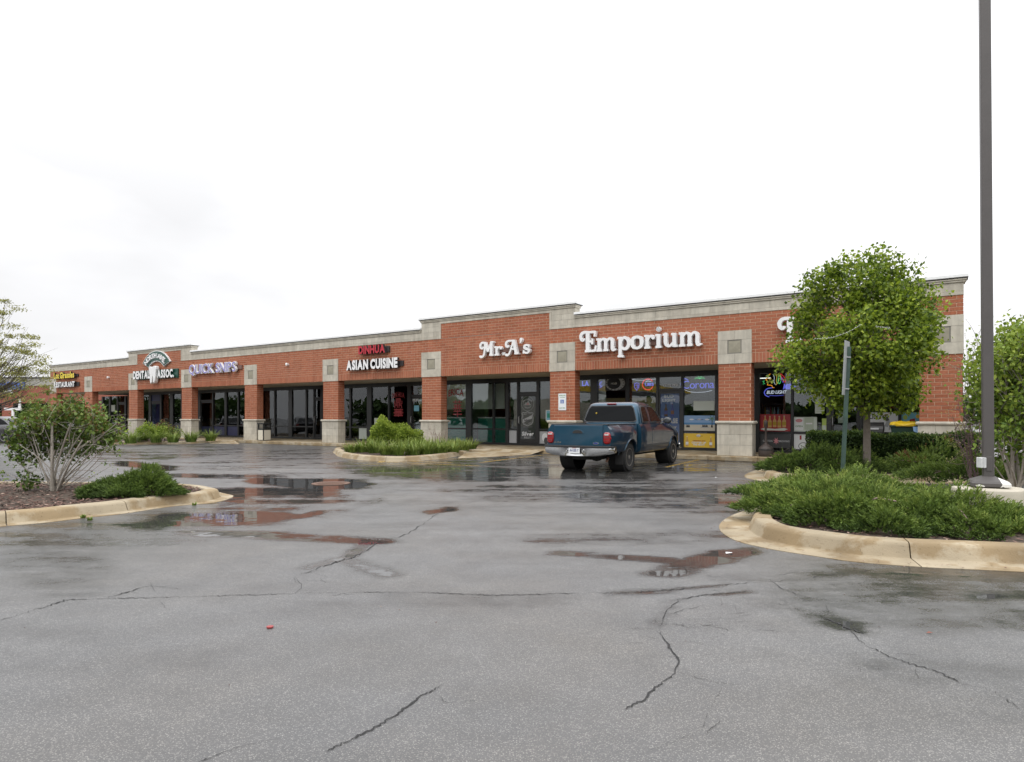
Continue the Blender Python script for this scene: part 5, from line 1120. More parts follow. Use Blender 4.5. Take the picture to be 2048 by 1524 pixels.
# clipped hedge
def hedge(label, a, b, wd, h, n, mt='hleaf'):
    a, b = Vector(a), Vector(b); d = b-a; L_ = d.length; root = thing('clipped_hedge', label, 'hedge', a, math.atan2(d.y, d.x))
    x = np.random.rand(n)*L_; f = np.random.rand(n); face_ = np.random.rand(n)
    y = np.where(face_ < .45, np.random.rand(n)*wd, np.where(face_ < .8, .04*np.random.randn(n), wd+.04*np.random.randn(n))); top = h+.03*np.sin(x*2.1)+.025*np.sin(x*5.7+1)
    z = np.where(face_ < .45, top+.035*np.random.randn(n), np.random.rand(n)*top); inn = np.random.rand(n) < .25; y = np.where(inn, np.random.rand(n)*wd, y); z = np.where(inn, np.random.rand(n)*top, z)
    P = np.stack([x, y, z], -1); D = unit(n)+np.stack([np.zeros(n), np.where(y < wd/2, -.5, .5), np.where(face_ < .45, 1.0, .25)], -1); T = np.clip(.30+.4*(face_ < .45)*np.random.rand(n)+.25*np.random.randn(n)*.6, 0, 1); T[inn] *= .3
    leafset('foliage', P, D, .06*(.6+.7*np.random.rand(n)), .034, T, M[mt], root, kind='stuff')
    mb = MB(); 
    for i in range(int(L_/.45)): mb.tube([(i*.45+.2, wd/2, 0), (i*.45+.25, wd/2+.03, h*.5), (i*.45+.17, wd/2-.05, h*.9)], [.018, .012, .004], 5)
    mb.build('stem', M['tbark'], root); 
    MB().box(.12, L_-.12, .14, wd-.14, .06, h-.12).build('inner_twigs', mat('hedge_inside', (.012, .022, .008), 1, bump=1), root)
    return root
ha, hb = AT(1612, 900, 17.3), AT(1962, 900, 15.3); ha.z = hb.z = .12
hedge('long dark clipped hedge running along the walk under the store window', ha, hb, .75, .80, 46000)
# lily clumps and round shrubs in the planters
def lily(label, p, r, h, n=150, group='daylily clumps in the restaurant planter'):
    mb_v = []; T = []; fs = []; rl = np.random
    for i in range(n):
        a = rl.rand()*math.tau; ln = h*(.8+.9*rl.rand()); rr = r*rl.rand()**.5*.5; tilt = .15+.75*rl.rand(); w_ = .016+.012*rl.rand(); px, py = math.cos(a), math.sin(a); b = len(mb_v)
        for k in range(5):
            t = k/4; out = rr+ln*tilt*t*t*.8+ln*.15*t; zz_ = ln*(t-.42*tilt*t*t*1.3); ww = w_*(1-t*.9)
            mb_v += [(px*out-py*ww, py*out+px*ww, zz_), (px*out+py*ww, py*out-px*ww, zz_)]; T += [min(1, max(0, .3+.45*t+.18*rl.randn()))]*2
        for k in range(4): fs.append((b+2*k, b+2*k+1, b+2*k+3, b+2*k+2))
    mb = MB(); mb.add(mb_v, fs); mb.t = T; o = mb.build('lily_clump', M['blade']); o.location = p; o['kind'] = 'thing'; del o['kind']; return tag(o, label, 'plant', group)
def roundbush(label, p, rx, ry, h, n, leaf=.05, mt='yleaf', group=None, tr=(0, 1), name='round_shrub'):
    root = thing(name, label, 'shrub', p, 0, group); d = unit(n); d[:, 2] = np.abs(d[:, 2])*1.0-.15; k = .72+.3*np.random.rand(n); lump = 1+.10*np.sin(5*d[:, 0]+3)+.1*np.sin(7*d[:, 1])+.06*np.sin(11*d[:, 2]+4*d[:, 0])
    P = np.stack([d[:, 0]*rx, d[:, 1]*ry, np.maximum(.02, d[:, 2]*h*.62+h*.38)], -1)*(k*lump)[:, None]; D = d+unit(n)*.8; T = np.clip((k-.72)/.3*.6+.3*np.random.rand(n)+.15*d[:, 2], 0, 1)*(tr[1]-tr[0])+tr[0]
    leafset('foliage', P, D, leaf*(.6+.7*np.random.rand(n)), leaf*.6, T, M[mt], root, kind='stuff')
    st = [(curve_pts((0, 0, 0), tuple(q*np.array([rx, ry, h])*.8), 4, .08), .014, .004) for q in (np.abs(unit(9))*np.array([1, 1, .8])*np.array([random.choice((-1, 1)), random.choice((-1, 1)), 1]) for _ in range(1)) for q in q]
    branches('stem', root, st, M['tbark'], root); return root
np.random.seed(5)
def Gz(px, py, z=.12): v = G(px, py, z); return Vector((v.x, v.y, z))
pl = [(730,905,.5),(752,907,.55),(776,910,.5),(800,911,.5),(826,910,.45),(852,909,.5),(880,907,.5),(905,905,.45),(925,902,.45),(940,899,.4),(840,903,.55),(815,903,.5),(890,900,.5),(865,902,.5),(915,899,.45),(755,900,.5),(705,905,.35)]
wd_ = ['first from the left tip', 'second from the left tip', 'third from the left tip', 'in front of the round shrub', 'right of the round shrub', 'before the stone pillar base', 'before the bare twiggy shrub', 'right of the bare twiggy shrub', 'near the ramp', 'last one beside the ramp', 'behind the front row under the pillar', 'behind the front row beside the round shrub', 'at the walk under the teal windows', 'at the walk by the pillar', 'at the walk near the ramp', 'behind the front row near the left tip', 'small, at the very left tip']
for (px, py, h_), wdn in zip(pl, wd_): lily('arching green daylily clump ' + wdn, Gz(px, py), .5, h_*.82)
roundbush('tall rounded bright green shrub in the restaurant planter', Gz(771, 900), .66, .62, 1.22, 9000, .075); roundbush('lower rounded bright green shrub right of the tall one', Gz(815, 900), .56, .5, .95, 6500, .07)
for px, py, lb in ((231,884,'leftmost'),(285,883,'left of the round yellow green shrub'),(312,884,'under the dental window'),(346,884,'before the stone pillar'),(382,883,'right of the stone pillar'),(421,881,'last before the ramp'),(262,886,'lowest, by the kerb')):
    lily('tufted green plant in the dental planter, ' + lb, Gz(px, py+1), .5, .5, 160, 'tufted plants in the dental planter')
roundbush('low yellow green rounded shrub in the dental planter', Gz(300, 884), .75, .6, .95, 2600, .08, group='round shrubs by the dental practice'); roundbush('reddish leafed shrub in the dental planter', Gz(330, 883), .75, .5, 1.0, 1500, .08, 'dleaf', 'round shrubs by the dental practice', (.55, 1))
def twiggy(label, p, h, r, n, m, rad=.007, leafn=0, mt='dleaf', lt=(.6, 1), group=None, leaf=.03, name='bare_shrub'):
    root = thing(name, label, 'shrub', p, 0, group); P = []; tips = []
    for i in range(n):
        a = np.random.rand()*math.tau; rr = r*np.random.rand()**.5; e = (math.cos(a)*rr, math.sin(a)*rr, h*(.6+.4*np.random.rand())); pts = curve_pts((math.cos(a)*.05, math.sin(a)*.05, 0), e, 5, .08); P.append((pts, rad, rad*.3))
        for _ in range(4): q = np.array(pts[np.random.randint(2, 5)]); e2 = q+np.random.randn(3)*h*.14+np.array([0, 0, h*.1]); P.append((curve_pts(tuple(q), tuple(e2), 3, .1), rad*.45, rad*.15)); tips.append(e2)
    branches('stem', root, P, m, root)
    if leafn:
        T_ = np.array(tips); c = T_[np.random.randint(0, len(T_), leafn)]+np.random.randn(leafn, 3)*.05; leafset('foliage', c, unit(leafn), leaf, leaf*.6, lt[0]+(lt[1]-lt[0])*np.random.rand(leafn), M[mt], root, kind='stuff')
    return root
twiggy('bare twiggy reddish shrub against the stone pillar base', Gz(872, 901), 1.0, .5, 16, M['tbark'], .008, 160)

def weed(label, px, py, h, z=.012): lily(label, G(px, py, z)+Vector((0, 0, 0)), .05, h, 16, 'weeds in the kerb joints')
for px, py, lb in ((166, 1036, 'at the second kerb joint of the mulch island'), (180, 1041, 'right beside the mulch island kerb joint'), (388, 1011, 'near the tip of the mulch island'), (8, 1032, 'at the left edge of the mulch island')): weed('small weed tuft ' + lb, px, py, .045)
def bits(name, n, fn, size): scatter_quads(name, [fn() for _ in range(n)], M['chips'], size)
def near_path(pth, rr):
    i = random.randrange(len(pth)-1); t = random.random(); a, b = pth[i], pth[i+1]; return (a[0]+(b[0]-a[0])*t+random.gauss(0, rr), a[1]+(b[1]-a[1])*t+random.gauss(0, rr), .022)
bits('leaf_litter', 150, lambda: near_path(catmull(rp[3:14], 4), .10), .009); bits('leaf_litter', 120, lambda: near_path(catmull(lp[1:10], 4), .10), .009)
bits('leaf_litter', 160, lambda: (random.uniform(-7, 6), random.uniform(3.2, 15), .006), .006)
# ------------------------------------------------------------------ vehicles
def paint(name, c, metal=.35, rough=.32):
    m, nt, N, L, b = new_mat(name); b.inputs['Base Color'].default_value = (*c, 1); b.inputs['Metallic'].default_value = metal; b.inputs['Roughness'].default_value = rough
    b.inputs['Coat Weight'].default_value = 1; b.inputs['Coat Roughness'].default_value = .05
    tc = N.new('ShaderNodeTexCoord'); no = N.new('ShaderNodeTexNoise'); no.inputs['Scale'].default_value = 5; no.inputs['Detail'].default_value = 6; L.new(tc.outputs['Object'], no.inputs[0])
    mr = N.new('ShaderNodeMapRange'); mr.inputs[3].default_value = rough-.06; mr.inputs[4].default_value = rough+.16; L.new(no.outputs[0], mr.inputs[0]); L.new(mr.outputs[0], b.inputs['Roughness'])
    sp = N.new('ShaderNodeSeparateXYZ'); L.new(tc.outputs['Object'], sp.inputs[0])          # road dirt thrown up along the sills
    dr = N.new('ShaderNodeMapRange'); dr.inputs[1].default_value = .75; dr.inputs[2].default_value = .42; dr.inputs[4].default_value = .5; L.new(sp.outputs[2], dr.inputs[0])
    mm = N.new('ShaderNodeMath'); mm.operation = 'MULTIPLY'; L.new(dr.outputs[0], mm.inputs[0]); L.new(no.outputs[0], mm.inputs[1])
    mx = N.new('ShaderNodeMix'); mx.data_type = 'RGBA'; mx.inputs[6].default_value = (*c, 1); mx.inputs[7].default_value = (.09, .085, .075, 1); L.new(mm.outputs[0], mx.inputs[0])
    lw = N.new('ShaderNodeLayerWeight'); lw.inputs[0].default_value = .62; fl = N.new('ShaderNodeMix'); fl.data_type = 'RGBA'; L.new(lw.outputs['Facing'], fl.inputs[0]); L.new(mx.outputs[2], fl.inputs[6]); fl.inputs[7].default_value = (c[0]*.3, c[1]*.16, c[2]*.3, 1)
    L.new(fl.outputs[2], b.inputs['Base Color'])      # metallic flake looks darker edge on
    return m
M['teal'] = paint('teal_blue_paint', (.013, .074, .128), .5, .28); M['charcoal'] = paint('charcoal_paint', (.025, .027, .032), .3, .3)
M['chrome'] = mat('chrome', (.62, .63, .64), .12, metal=1, vary=.06, scale=9); M['alloy'] = mat('alloy', (.42, .41, .39), .35, metal=.9, vary=.15)
M['rubber'] = mat('rubber', (.018, .018, .018), .8, bump=.2); M['trim'] = mat('grey_trim', (.05, .055, .06), .45); M['dglass'] = mat('tinted_glass', (.004, .005, .006), .03, vary=0, spec=.14)
M['lens'] = mat('red_lens', (.28, .008, .012), .12, vary=.1, coat=1); M['lens_clear'] = mat('clear_lens', (.55, .5, .5), .1, vary=0, coat=1); M['under'] = mat('underbody', (.012, .012, .012), .9)
def loft(rings, m=0, close_ends=True):
    n = len(rings[0]); vs = [p for r_ in rings for p in r_]; fs = []
    for i in range(len(rings)-1):
        for k in range(n): fs.append((i*n+k, i*n+(k+1) % n, (i+1)*n+(k+1) % n, (i+1)*n+k))
    if close_ends: fs.append(tuple(range(n-1, -1, -1))); fs.append(tuple((len(rings)-1)*n+k for k in range(n)))
    return MB().add(vs, fs)
def boolean(mb, cutters, name, m, parent, smooth=True):
    o = mb.build('tmp', m, fix=True); cs = []
    for c in cutters:
        q = c.build('tmpc', m, fix=True); cs.append(q); md = o.modifiers.new('b', 'BOOLEAN'); md.operation = 'DIFFERENCE'; md.object = q; md.solver = 'EXACT'
    dg = bpy.context.evaluated_depsgraph_get(); dg.update(); me = bpy.data.meshes.new_from_object(o.evaluated_get(dg)); me.name = name
    for q in cs+[o]: bpy.data.objects.remove(q)
    me.polygons.foreach_set('use_smooth', [True]*len(me.polygons)); me.set_sharp_from_angle(angle=R(32))
    r = bpy.data.objects.new(name, me); return put(r, parent)
def interp(tab, x, j):
    xs = [t[0] for t in tab]
    for a, b in zip(tab, tab[1:]):
        if a[0] <= x <= b[0]:
            u = (x-a[0])/(b[0]-a[0]+1e-9); u = u*u*(3-2*u) if j == 1 else u; return a[j]+(b[j]-a[j])*u
    return tab[0][j] if x < xs[0] else tab[-1][j]
def ring_at(tab, x):
    y, yt, zb, zt = (interp(tab, x, j) for j in (1, 2, 3, 4)); h = zt-zb
    half = [(y*.80, zb), (y*.94, zb+h*.04), (y*.985, zb+h*.16), (y, zb+h*.36), (y, zb+h*.56), (y*.985+yt*.015, zb+h*.72), (y*.55+yt*.45, zb+h*.86), (yt, zb+h*.955), (yt-.03, zt)]
    return [(x, a, z) for a, z in half]+[(x, -a, z) for a, z in reversed(half)]
def side_y(tab, x, z):
    r = ring_at(tab, x)[:9]
    for a, b in zip(r, r[1:]):
        if a[2] <= z <= b[2]: u = (z-a[2])/(b[2]-a[2]+1e-9); return a[1]+(b[1]-a[1])*u
    return r[-1][1]
def patch(tab, x0, x1, z0, z1, off, sgn, name, m, parent, nx=8, nz=8, skew=0, wf=None):
    vs = []; wf = wf or (lambda x, z: side_y(tab, x, z))
    for layer in (off, off-.02):
        for i in range(nx+1):
            for k in range(nz+1):
                z = z0+(z1-z0)*k/nz; x = x0+(x1-x0)*i/nx+skew*(z-z0)*(i/nx); vs.append((x, sgn*(wf(x, z)+layer), z))
    N_ = (nx+1)*(nz+1); fs = []
    for i in range(nx):
        for k in range(nz): a = i*(nz+1)+k; fs.append((a, a+nz+1, a+nz+2, a+1)); fs.append((N_+a, N_+a+1, N_+a+nz+2, N_+a+nz+1))
    bd = [i*(nz+1) for i in range(nx+1)]+[nx*(nz+1)+k for k in range(1, nz+1)]+[i*(nz+1)+nz for i in range(nx-1, -1, -1)]+[k for k in range(nz-1, 0, -1)]
    for a, b in zip(bd, bd[1:]+bd[:1]): fs.append((a, b, N_+b, N_+a))
    return MB().add(vs, fs).build(name, m, parent, smooth=True, fix=True)
def wheel(parent, x, y, r_, wd, side, spokes=5, rim='alloy'):
    w_ = thing('wheel', None, None, (x, y, r_)); w_.parent = parent; rr = r_
    MB().lathe([(rr*.62, -wd/2+.02), (rr*.72, -wd/2), (rr*.93, -wd/2+.005), (rr*.985, -wd/2+.03), (rr, -wd/2+.05), (rr, wd/2-.05), (rr*.985, wd/2-.03), (rr*.93, wd/2-.005), (rr*.72, wd/2), (rr*.62, wd/2-.02)], n=36, axis='y').build('tyre', M['rubber'], w_, smooth=True)
    s = side; q = MB(); q.lathe([(rr*.64, s*(wd/2-.03)), (rr*.63, s*(wd/2-.01)), (rr*.585, s*(wd/2-.012)), (rr*.57, s*(wd/2-.07)), (rr*.56, -s*(wd/2-.05))], n=32, axis='y')
    q.lathe([(0, s*(wd/2-.015)), (rr*.13, s*(wd/2-.018)), (rr*.17, s*(wd/2-.04)), (rr*.17, s*(wd/2-.08))], n=16, axis='y')
    for i in range(spokes):
        a = i/spokes*math.tau+.3; d = Vector((math.cos(a), 0, math.sin(a))); t_ = Vector((-math.sin(a), 0, math.cos(a)))
        q.obox(d*rr*.37+Vector((0, s*(wd/2-.045), 0)), (d, t_, (0, 1, 0)), (rr*.23, rr*(.085 if spokes < 7 else .035), .02))
    q.build('rim', M[rim], w_, smooth=True, fix=True)
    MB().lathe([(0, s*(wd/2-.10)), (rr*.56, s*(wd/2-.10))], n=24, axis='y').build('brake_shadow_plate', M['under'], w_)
    return w_
def pickup():
    O = Vector((2.27, 17.5, 0)); T = thing('pickup_truck', 'teal blue extended cab pickup truck parked nose to the kerb, tail to the camera', 'pickup truck', O, R(90-32))
    bed = [(-1.12, .885, .80, .56, 1.215), (-.95, .935, .81, .54, 1.22), (-.5, .985, .82, .50, 1.22), (0, .995, .82, .48, 1.22), (.42, .975, .82, .47, 1.22), (.60, .90, .82, .47, 1.22), (.72, .835, .82, .47, 1.22), (.80, .83, .82, .47, 1.22)]
    xs = [-1.12, -1.05, -.95, -.8, -.65, -.5, -.35, -.2, 0, .15, .3, .42, .5, .56, .6, .66, .72, .80]
    cyl = lambda x, s: MB().lathe([(.43, .52*s), (.43, 1.3*s)], (x, 0, .40), 32, axis='y')
    cav = MB().box(-1.06, .76, -.66, .66, .74, 1.5)
    boolean(loft([ring_at(bed, x) for x in xs]), [cyl(0, 1), cyl(0, -1), cav], 'bed', M['teal'], T)
    MB().box(-1.05, .75, -.655, .655, .745, .76).build('bed_liner', M['trim'], T)
    for s in (1, -1): MB().box(-1.11, .80, s*.735-.07, s*.735+.07, 1.219, 1.236).build('bed_rail_cap', M['trim'], T, bevel=.006)
    cab = [(.85, .93, .89, .44, 1.225), (1.2, .95, .905, .42, 1.225), (2.0, .955, .91, .42, 1.225), (2.7, .955, .90, .42, 1.225), (3.0, .96, .88, .44, 1.22), (3.5, .965, .86, .46, 1.19), (4.0, .93, .80, .48, 1.12), (4.25, .86, .70, .50, 1.04), (4.36, .74, .58, .54, .96)]
    xs = [.85, 1.0, 1.2, 1.6, 2.0, 2.4, 2.7, 3.0, 3.2, 3.4, 3.53, 3.7, 3.9, 4.0, 4.12, 4.25, 4.32, 4.36]
    boolean(loft([ring_at(cab, x) for x in xs]), [cyl(3.53, 1), cyl(3.53, -1)], 'body', M['teal'], T)
    gh = [(1.21, .87, 2.92, .895), (1.30, .885, 2.78, .885), (1.5, .925, 2.47, .835), (1.68, .965, 2.20, .775), (1.76, 1.0, 2.07, .735), (1.805, 1.06, 1.96, .675), (1.83, 1.17, 1.83, .55), (1.835, 1.3, 1.7, .3)]
    def sup(z, xa, xb, w_, n=28, e=.30):
        out = []
        for k in range(n):
            a = (k+.5)/n*math.tau; c, s = math.cos(a), math.sin(a); out.append(((xa+xb)/2+(xb-xa)/2*math.copysign(abs(c)**e, c), w_*math.copysign(abs(s)**e, s), z))
        return out
    loft([sup(*g) for g in gh]).build('cab_roof', M['teal'], T, smooth=True, fix=True)
    gi = lambda z, j: interp([(g[0], 0, 0, 0, 0) if False else g for g in gh], z, j) if j != 1 else None
    def lin(z, j):
        for a, b in zip(gh, gh[1:]):
            if a[0] <= z <= b[0]: u = (z-a[0])/(b[0]-a[0]); return a[j]+(b[j]-a[j])*u
        return gh[-1][j]
    def rwin(pts, off, name, m, th=.012, fr=None):          # rear glass: (y,z)
        n = len(pts); vs = [(lin(z, 1)-off, y, z) for y, z in pts]+[(lin(z, 1)-off+th, y, z) for y, z in pts]
        return MB().add(vs, [tuple(range(n)), tuple(range(2*n-1, n-1, -1))]+[(i, i+n, (i+1) % n+n, (i+1) % n) for i in range(n)]).build(name, m, T, fix=True)
    def rr_(w0, w1, z0, z1, c=.07): return [(-w0+c, z0), (w0-c, z0), (w0-.01, z0+c*.6), (w1+.012, z1-c), (w1-c*.7, z1), (-w1+c*.7, z1), (-w1-.012, z1-c), (-w0+.01, z0+c*.6)]
    rwin(rr_(.80, .665, 1.27, 1.735), .020, 'window_seal', M['trim']); rwin(rr_(.775, .64, 1.295, 1.715), .026, 'rear_window', M['dglass'])
    MB().box(.975, 1.02, -.14, .14, 1.765, 1.795).build('high_brake_light', M['lens'], T, bevel=.006)
    for s in (1, -1):
        def swin(pts, off, name, m):
            n = len(pts); vs = [(x, s*(lin(z, 3)+off), z) for x, z in pts]+[(x, s*(lin(z, 3)+off-.02), z) for x, z in pts]
            return MB().add(vs, [tuple(range(n)), tuple(range(2*n-1, n-1, -1))]+[(i, i+n, (i+1) % n+n, (i+1) % n) for i in range(n)]).build(name, m, T, fix=True)
        swin([(1.06, 1.26), (1.55, 1.26), (1.56, 1.5), (1.52, 1.72), (1.22, 1.735), (1.14, 1.68), (1.09, 1.5)], .006, 'quarter_window_seal', M['trim']); swin([(1.10, 1.29), (1.52, 1.29), (1.525, 1.5), (1.49, 1.69), (1.24, 1.70), (1.17, 1.64), (1.12, 1.5)], .011, 'quarter_window', M['dglass'])
        swin([(1.66, 1.26), (2.62, 1.26), (2.55, 1.36), (2.32, 1.54), (2.10, 1.69), (1.98, 1.725), (1.67, 1.735)], .006, 'door_window_seal', M['trim']); swin([(1.70, 1.29), (2.53, 1.285), (2.30, 1.51), (2.09, 1.66), (1.97, 1.695), (1.71, 1.70)], .011, 'door_window', M['dglass'])
        d = patch(cab, 1.64, 2.74, .50, 1.20, .007, s, 'door', M['teal'], T); patch(cab, 1.02, 1.625, .50, 1.20, .006, s, 'rear_door', M['teal'], T)
        MB().box(1.70, 1.86, s*.955-.015, s*.955+.022*1, 1.06, 1.10).build('handle', M['trim'], d, bevel=.008)
        patch(cab, 1.0, 3.05, .60, .66, .016, s, 'side_moulding', M['trim'], T, nz=2)
        MB().tube([(2.45, s*.93, 1.22), (2.48, s*1.02, 1.26)], .022).build('mirror_arm', M['trim'], T)
        MB().lathe([(0, -.07), (.07, -.06), (.105, -.02), (.115, .02), (.10, .05), (0, .052)], (0, 0, 0), 18, axis='x').build('side_mirror', M['trim'], T, loc=(2.48, s*1.10, 1.31), smooth=True).scale = (.8, 1.1, .85)
        # flared wheel lips
        for cx, yw, tab in ((0, .99, bed), (3.53, .962, cab)):
            pts = [(cx+.445*math.cos(a), s*(side_y(tab, cx+.445*math.cos(a), .40+.445*math.sin(a))+.006), .40+.445*math.sin(a)) for a in [math.pi*(.02+.96*i/18) for i in range(19)]]
            MB().tube(pts, .016, 6).build('wheel_arch_lip', M['teal'], T, smooth=True)
            MB().lathe([(.425, .50*s), (.425, .90*s)], (cx, 0, .40), 28, axis='y').lathe([(0, .5*s), (.425, .5*s)], (cx, 0, .40), 28, axis='y').build('wheel_well', M['under'], T)
        # round cornered tail lights
        L_ = MB(); n = 14; pl = [(s*(.79+.095*math.copysign(abs(math.cos(a))**.6, math.cos(a))), .885+.15*math.copysign(abs(math.sin(a))**.6, math.sin(a))) for a in [k/n*math.tau for k in range(n)]]
        f = [(-1.165, (y-s*.79)*.8+s*.79, (z-.885)*.8+.885) for y, z in pl]; g = [(-1.14, y, z) for y, z in pl]; h = [(-1.02, y+s*.02, z) for y, z in pl]
        tl = loft([f, g, h]).build('tail_light', M['lens'], T, smooth=True, fix=True)
        MB().box(-1.172, -1.15, s*.79-.06, s*.79+.06, .95, .99).build('reverse_lens', M['lens_clear'], tl, bevel=.01)
        for zz_ in (.82, .90): MB().box(-1.171, -1.15, s*.79-.07, s*.79+.07, zz_-.004, zz_+.004).build('lens_rib', M['trim'], tl)
        MB().lathe([(0, 4.30), (.10, 4.34), (.12, 4.27)], (0, s*.66, .86), 16, axis='x').build('headlight', M['lens_clear'], T)
        wheel(T, 0, s*.82, .365, .25, s); wheel(T, 3.53, s*.83, .365, .25, s)
        if s < 0: MB().box(-.46, -.44, -.93, -.72, .20, .45).build('mud_flap', M['rubber'], T)
    # tailgate
    tg = MB().box(-1.148, -1.10, -.685, .685, .665, 1.205).build('tailgate', M['teal'], T, bevel=.018)
    MB().box(-1.152, -1.09, -.69, .69, 1.206, 1.228).build('top_cap', M['trim'], tg, bevel=.006)
    hs = [(-.15, .99), (.15, .99), (.165, 1.02), (.11, 1.075), (.06, 1.09), (-.06, 1.09), (-.11, 1.075), (-.165, 1.02)]
    MB().prism([(y, z) for y, z in hs], -1.160, -1.14, axis='x').build('handle_bezel', M['teal'], tg, fix=True, bevel=.004)
    MB().prism([(y*.85, 1.04+(z-1.04)*.8) for y, z in hs], -1.168, -1.15, axis='x').build('handle', M['black'], tg, fix=True)
    tx = text_mb('F-150', -.66, -.47, .745, .785, 0, .006, .03); tx.v = [(-1.150+y, -x, z) for x, y, z in tx.v]; tx.build('badge', M['chrome'], tg)
    MB().lathe([(0, -.004), (.062, -.003), (.066, .006)], (0, 0, 0), 20, axis='x').build('badge', M['chrome'], tg, loc=(-1.152, -.50, .755)).scale = (1, 1.25, .5)
    MB().lathe([(0, -.004), (.055, -.003), (.058, .004)], (0, 0, 0), 20, axis='x').build('badge', M['p_dblue'], tg, loc=(-1.156, -.50, .755)).scale = (1, 1.2, .42)
    # chrome step bumper with black pad, plate in the middle
    def br(y): u = abs(y)/.97; return -1.34+.13*u**2.2+(.10 if u > .97 else 0)
    ys = [-.97+1.94*i/24 for i in range(25)]; rg = []
    for y in ys:
        x = br(y); dip = .05*max(0, 1-abs(y)/.34)**.5 if abs(y) < .34 else 0; tp = .10*(abs(y)/.97)**3
        rg.append([(x+.17, y, .665), (x+.03, y, .665), (x-.005, y, .64), (x-.005+dip, y, .60), (x+dip, y, .50+tp*.6), (x+.02, y, .44+tp), (x+.06, y, .415+tp), (x+.17, y, .43+tp)])
    bp = loft(rg).build('rear_bumper', M['chrome'], T, smooth=True, fix=True)
    MB().add([v for y in ys for v in ((br(y)+.17, y, .692), (br(y)-.002, y, .692), (br(y)-.018, y, .678), (br(y)-.018, y, .645), (br(y)+.17, y, .645))], [(i*5+k, i*5+(k+1) % 5, (i+1)*5+(k+1) % 5, (i+1)*5+k) for i in range(24) for k in range(5)]+[(4, 3, 2, 1, 0), tuple(24*5+k for k in range(5))]).build('step_pad', M['rubber'], bp, fix=True)
    pt = MB().box(-1.352, -1.343, -.155, .155, .50, .655).build('licence_plate', M['p_white'], bp); tx = text_mb('A4 333 Y', -.125, .125, .545, .61, 0, .003, .02); tx.v = [(-1.3525+y, -x, z) for x, y, z in tx.v]; tx.build('plate_number', M['p_dblue'], pt)
    tx = text_mb('ILLINOIS', -.06, .06, .628, .645, 0, .003, .0); tx.v = [(-1.3525+y, -x, z) for x, y, z in tx.v]; tx.build('plate_number', M['p_red'], pt)
    for y in (-.22, .22): MB().lathe([(0, -.01), (.022, -.008), (.022, .01)], (-1.335, y, .56), 10, axis='x').build('plate_lamp', M['chrome'], bp)
    MB().box(-.95, 3.9, -.45, .45, .33, .52).box(-1.15, -.9, -.55, .55, .45, .62).build('chassis', M['under'], T); MB().lathe([(.2, -.1), (.33, -.09), (.35, 0), (.33, .09), (.2, .1)], (-.72, 0, .42), 24).build('spare_wheel', M['rubber'], T, smooth=True)
    MB().tube([(.5, -.5, .33), (-.5, -.52, .35), (-.8, -.66, .33), (-.98, -.72, .31)], .032, 10).build('exhaust_pipe', M['rust'], T, smooth=True)
    MB().tube([(0, -.75, .365), (0, .75, .365)], .05, 10).lathe([(0, -.14), (.12, -.1), (.14, 0), (.12, .1), (0, .14)], (0, 0, .365), 14, axis='y').build('axle', M['under'], T, smooth=True)
    MB().box(4.34, 4.42, -.62, .62, .62, .92).build('grille', M['chrome'], T, bevel=.02); MB().box(4.32, 4.48, -.9, .9, .42, .60).build('front_bumper', M['chrome'], T, bevel=.04)
    ws = [(2.90, 1.235, .74), (2.46, 1.52, .70), (2.16, 1.71, .62)]
    MB().add([(x+.03, s*w_, z+.012) for x, z, w_ in ws for s in (1, -1)], [(0,1,3,2), (2,3,5,4)]).build('windscreen', M['dglass'], T)
    MB().lathe([(0, -.011), (.025, -.009), (.025, 0)], (lin(1.5, 1)-.026, .42, 1.52), 8, axis='x').build('sticker', M['p_gold'], T)
    return T
pickup()
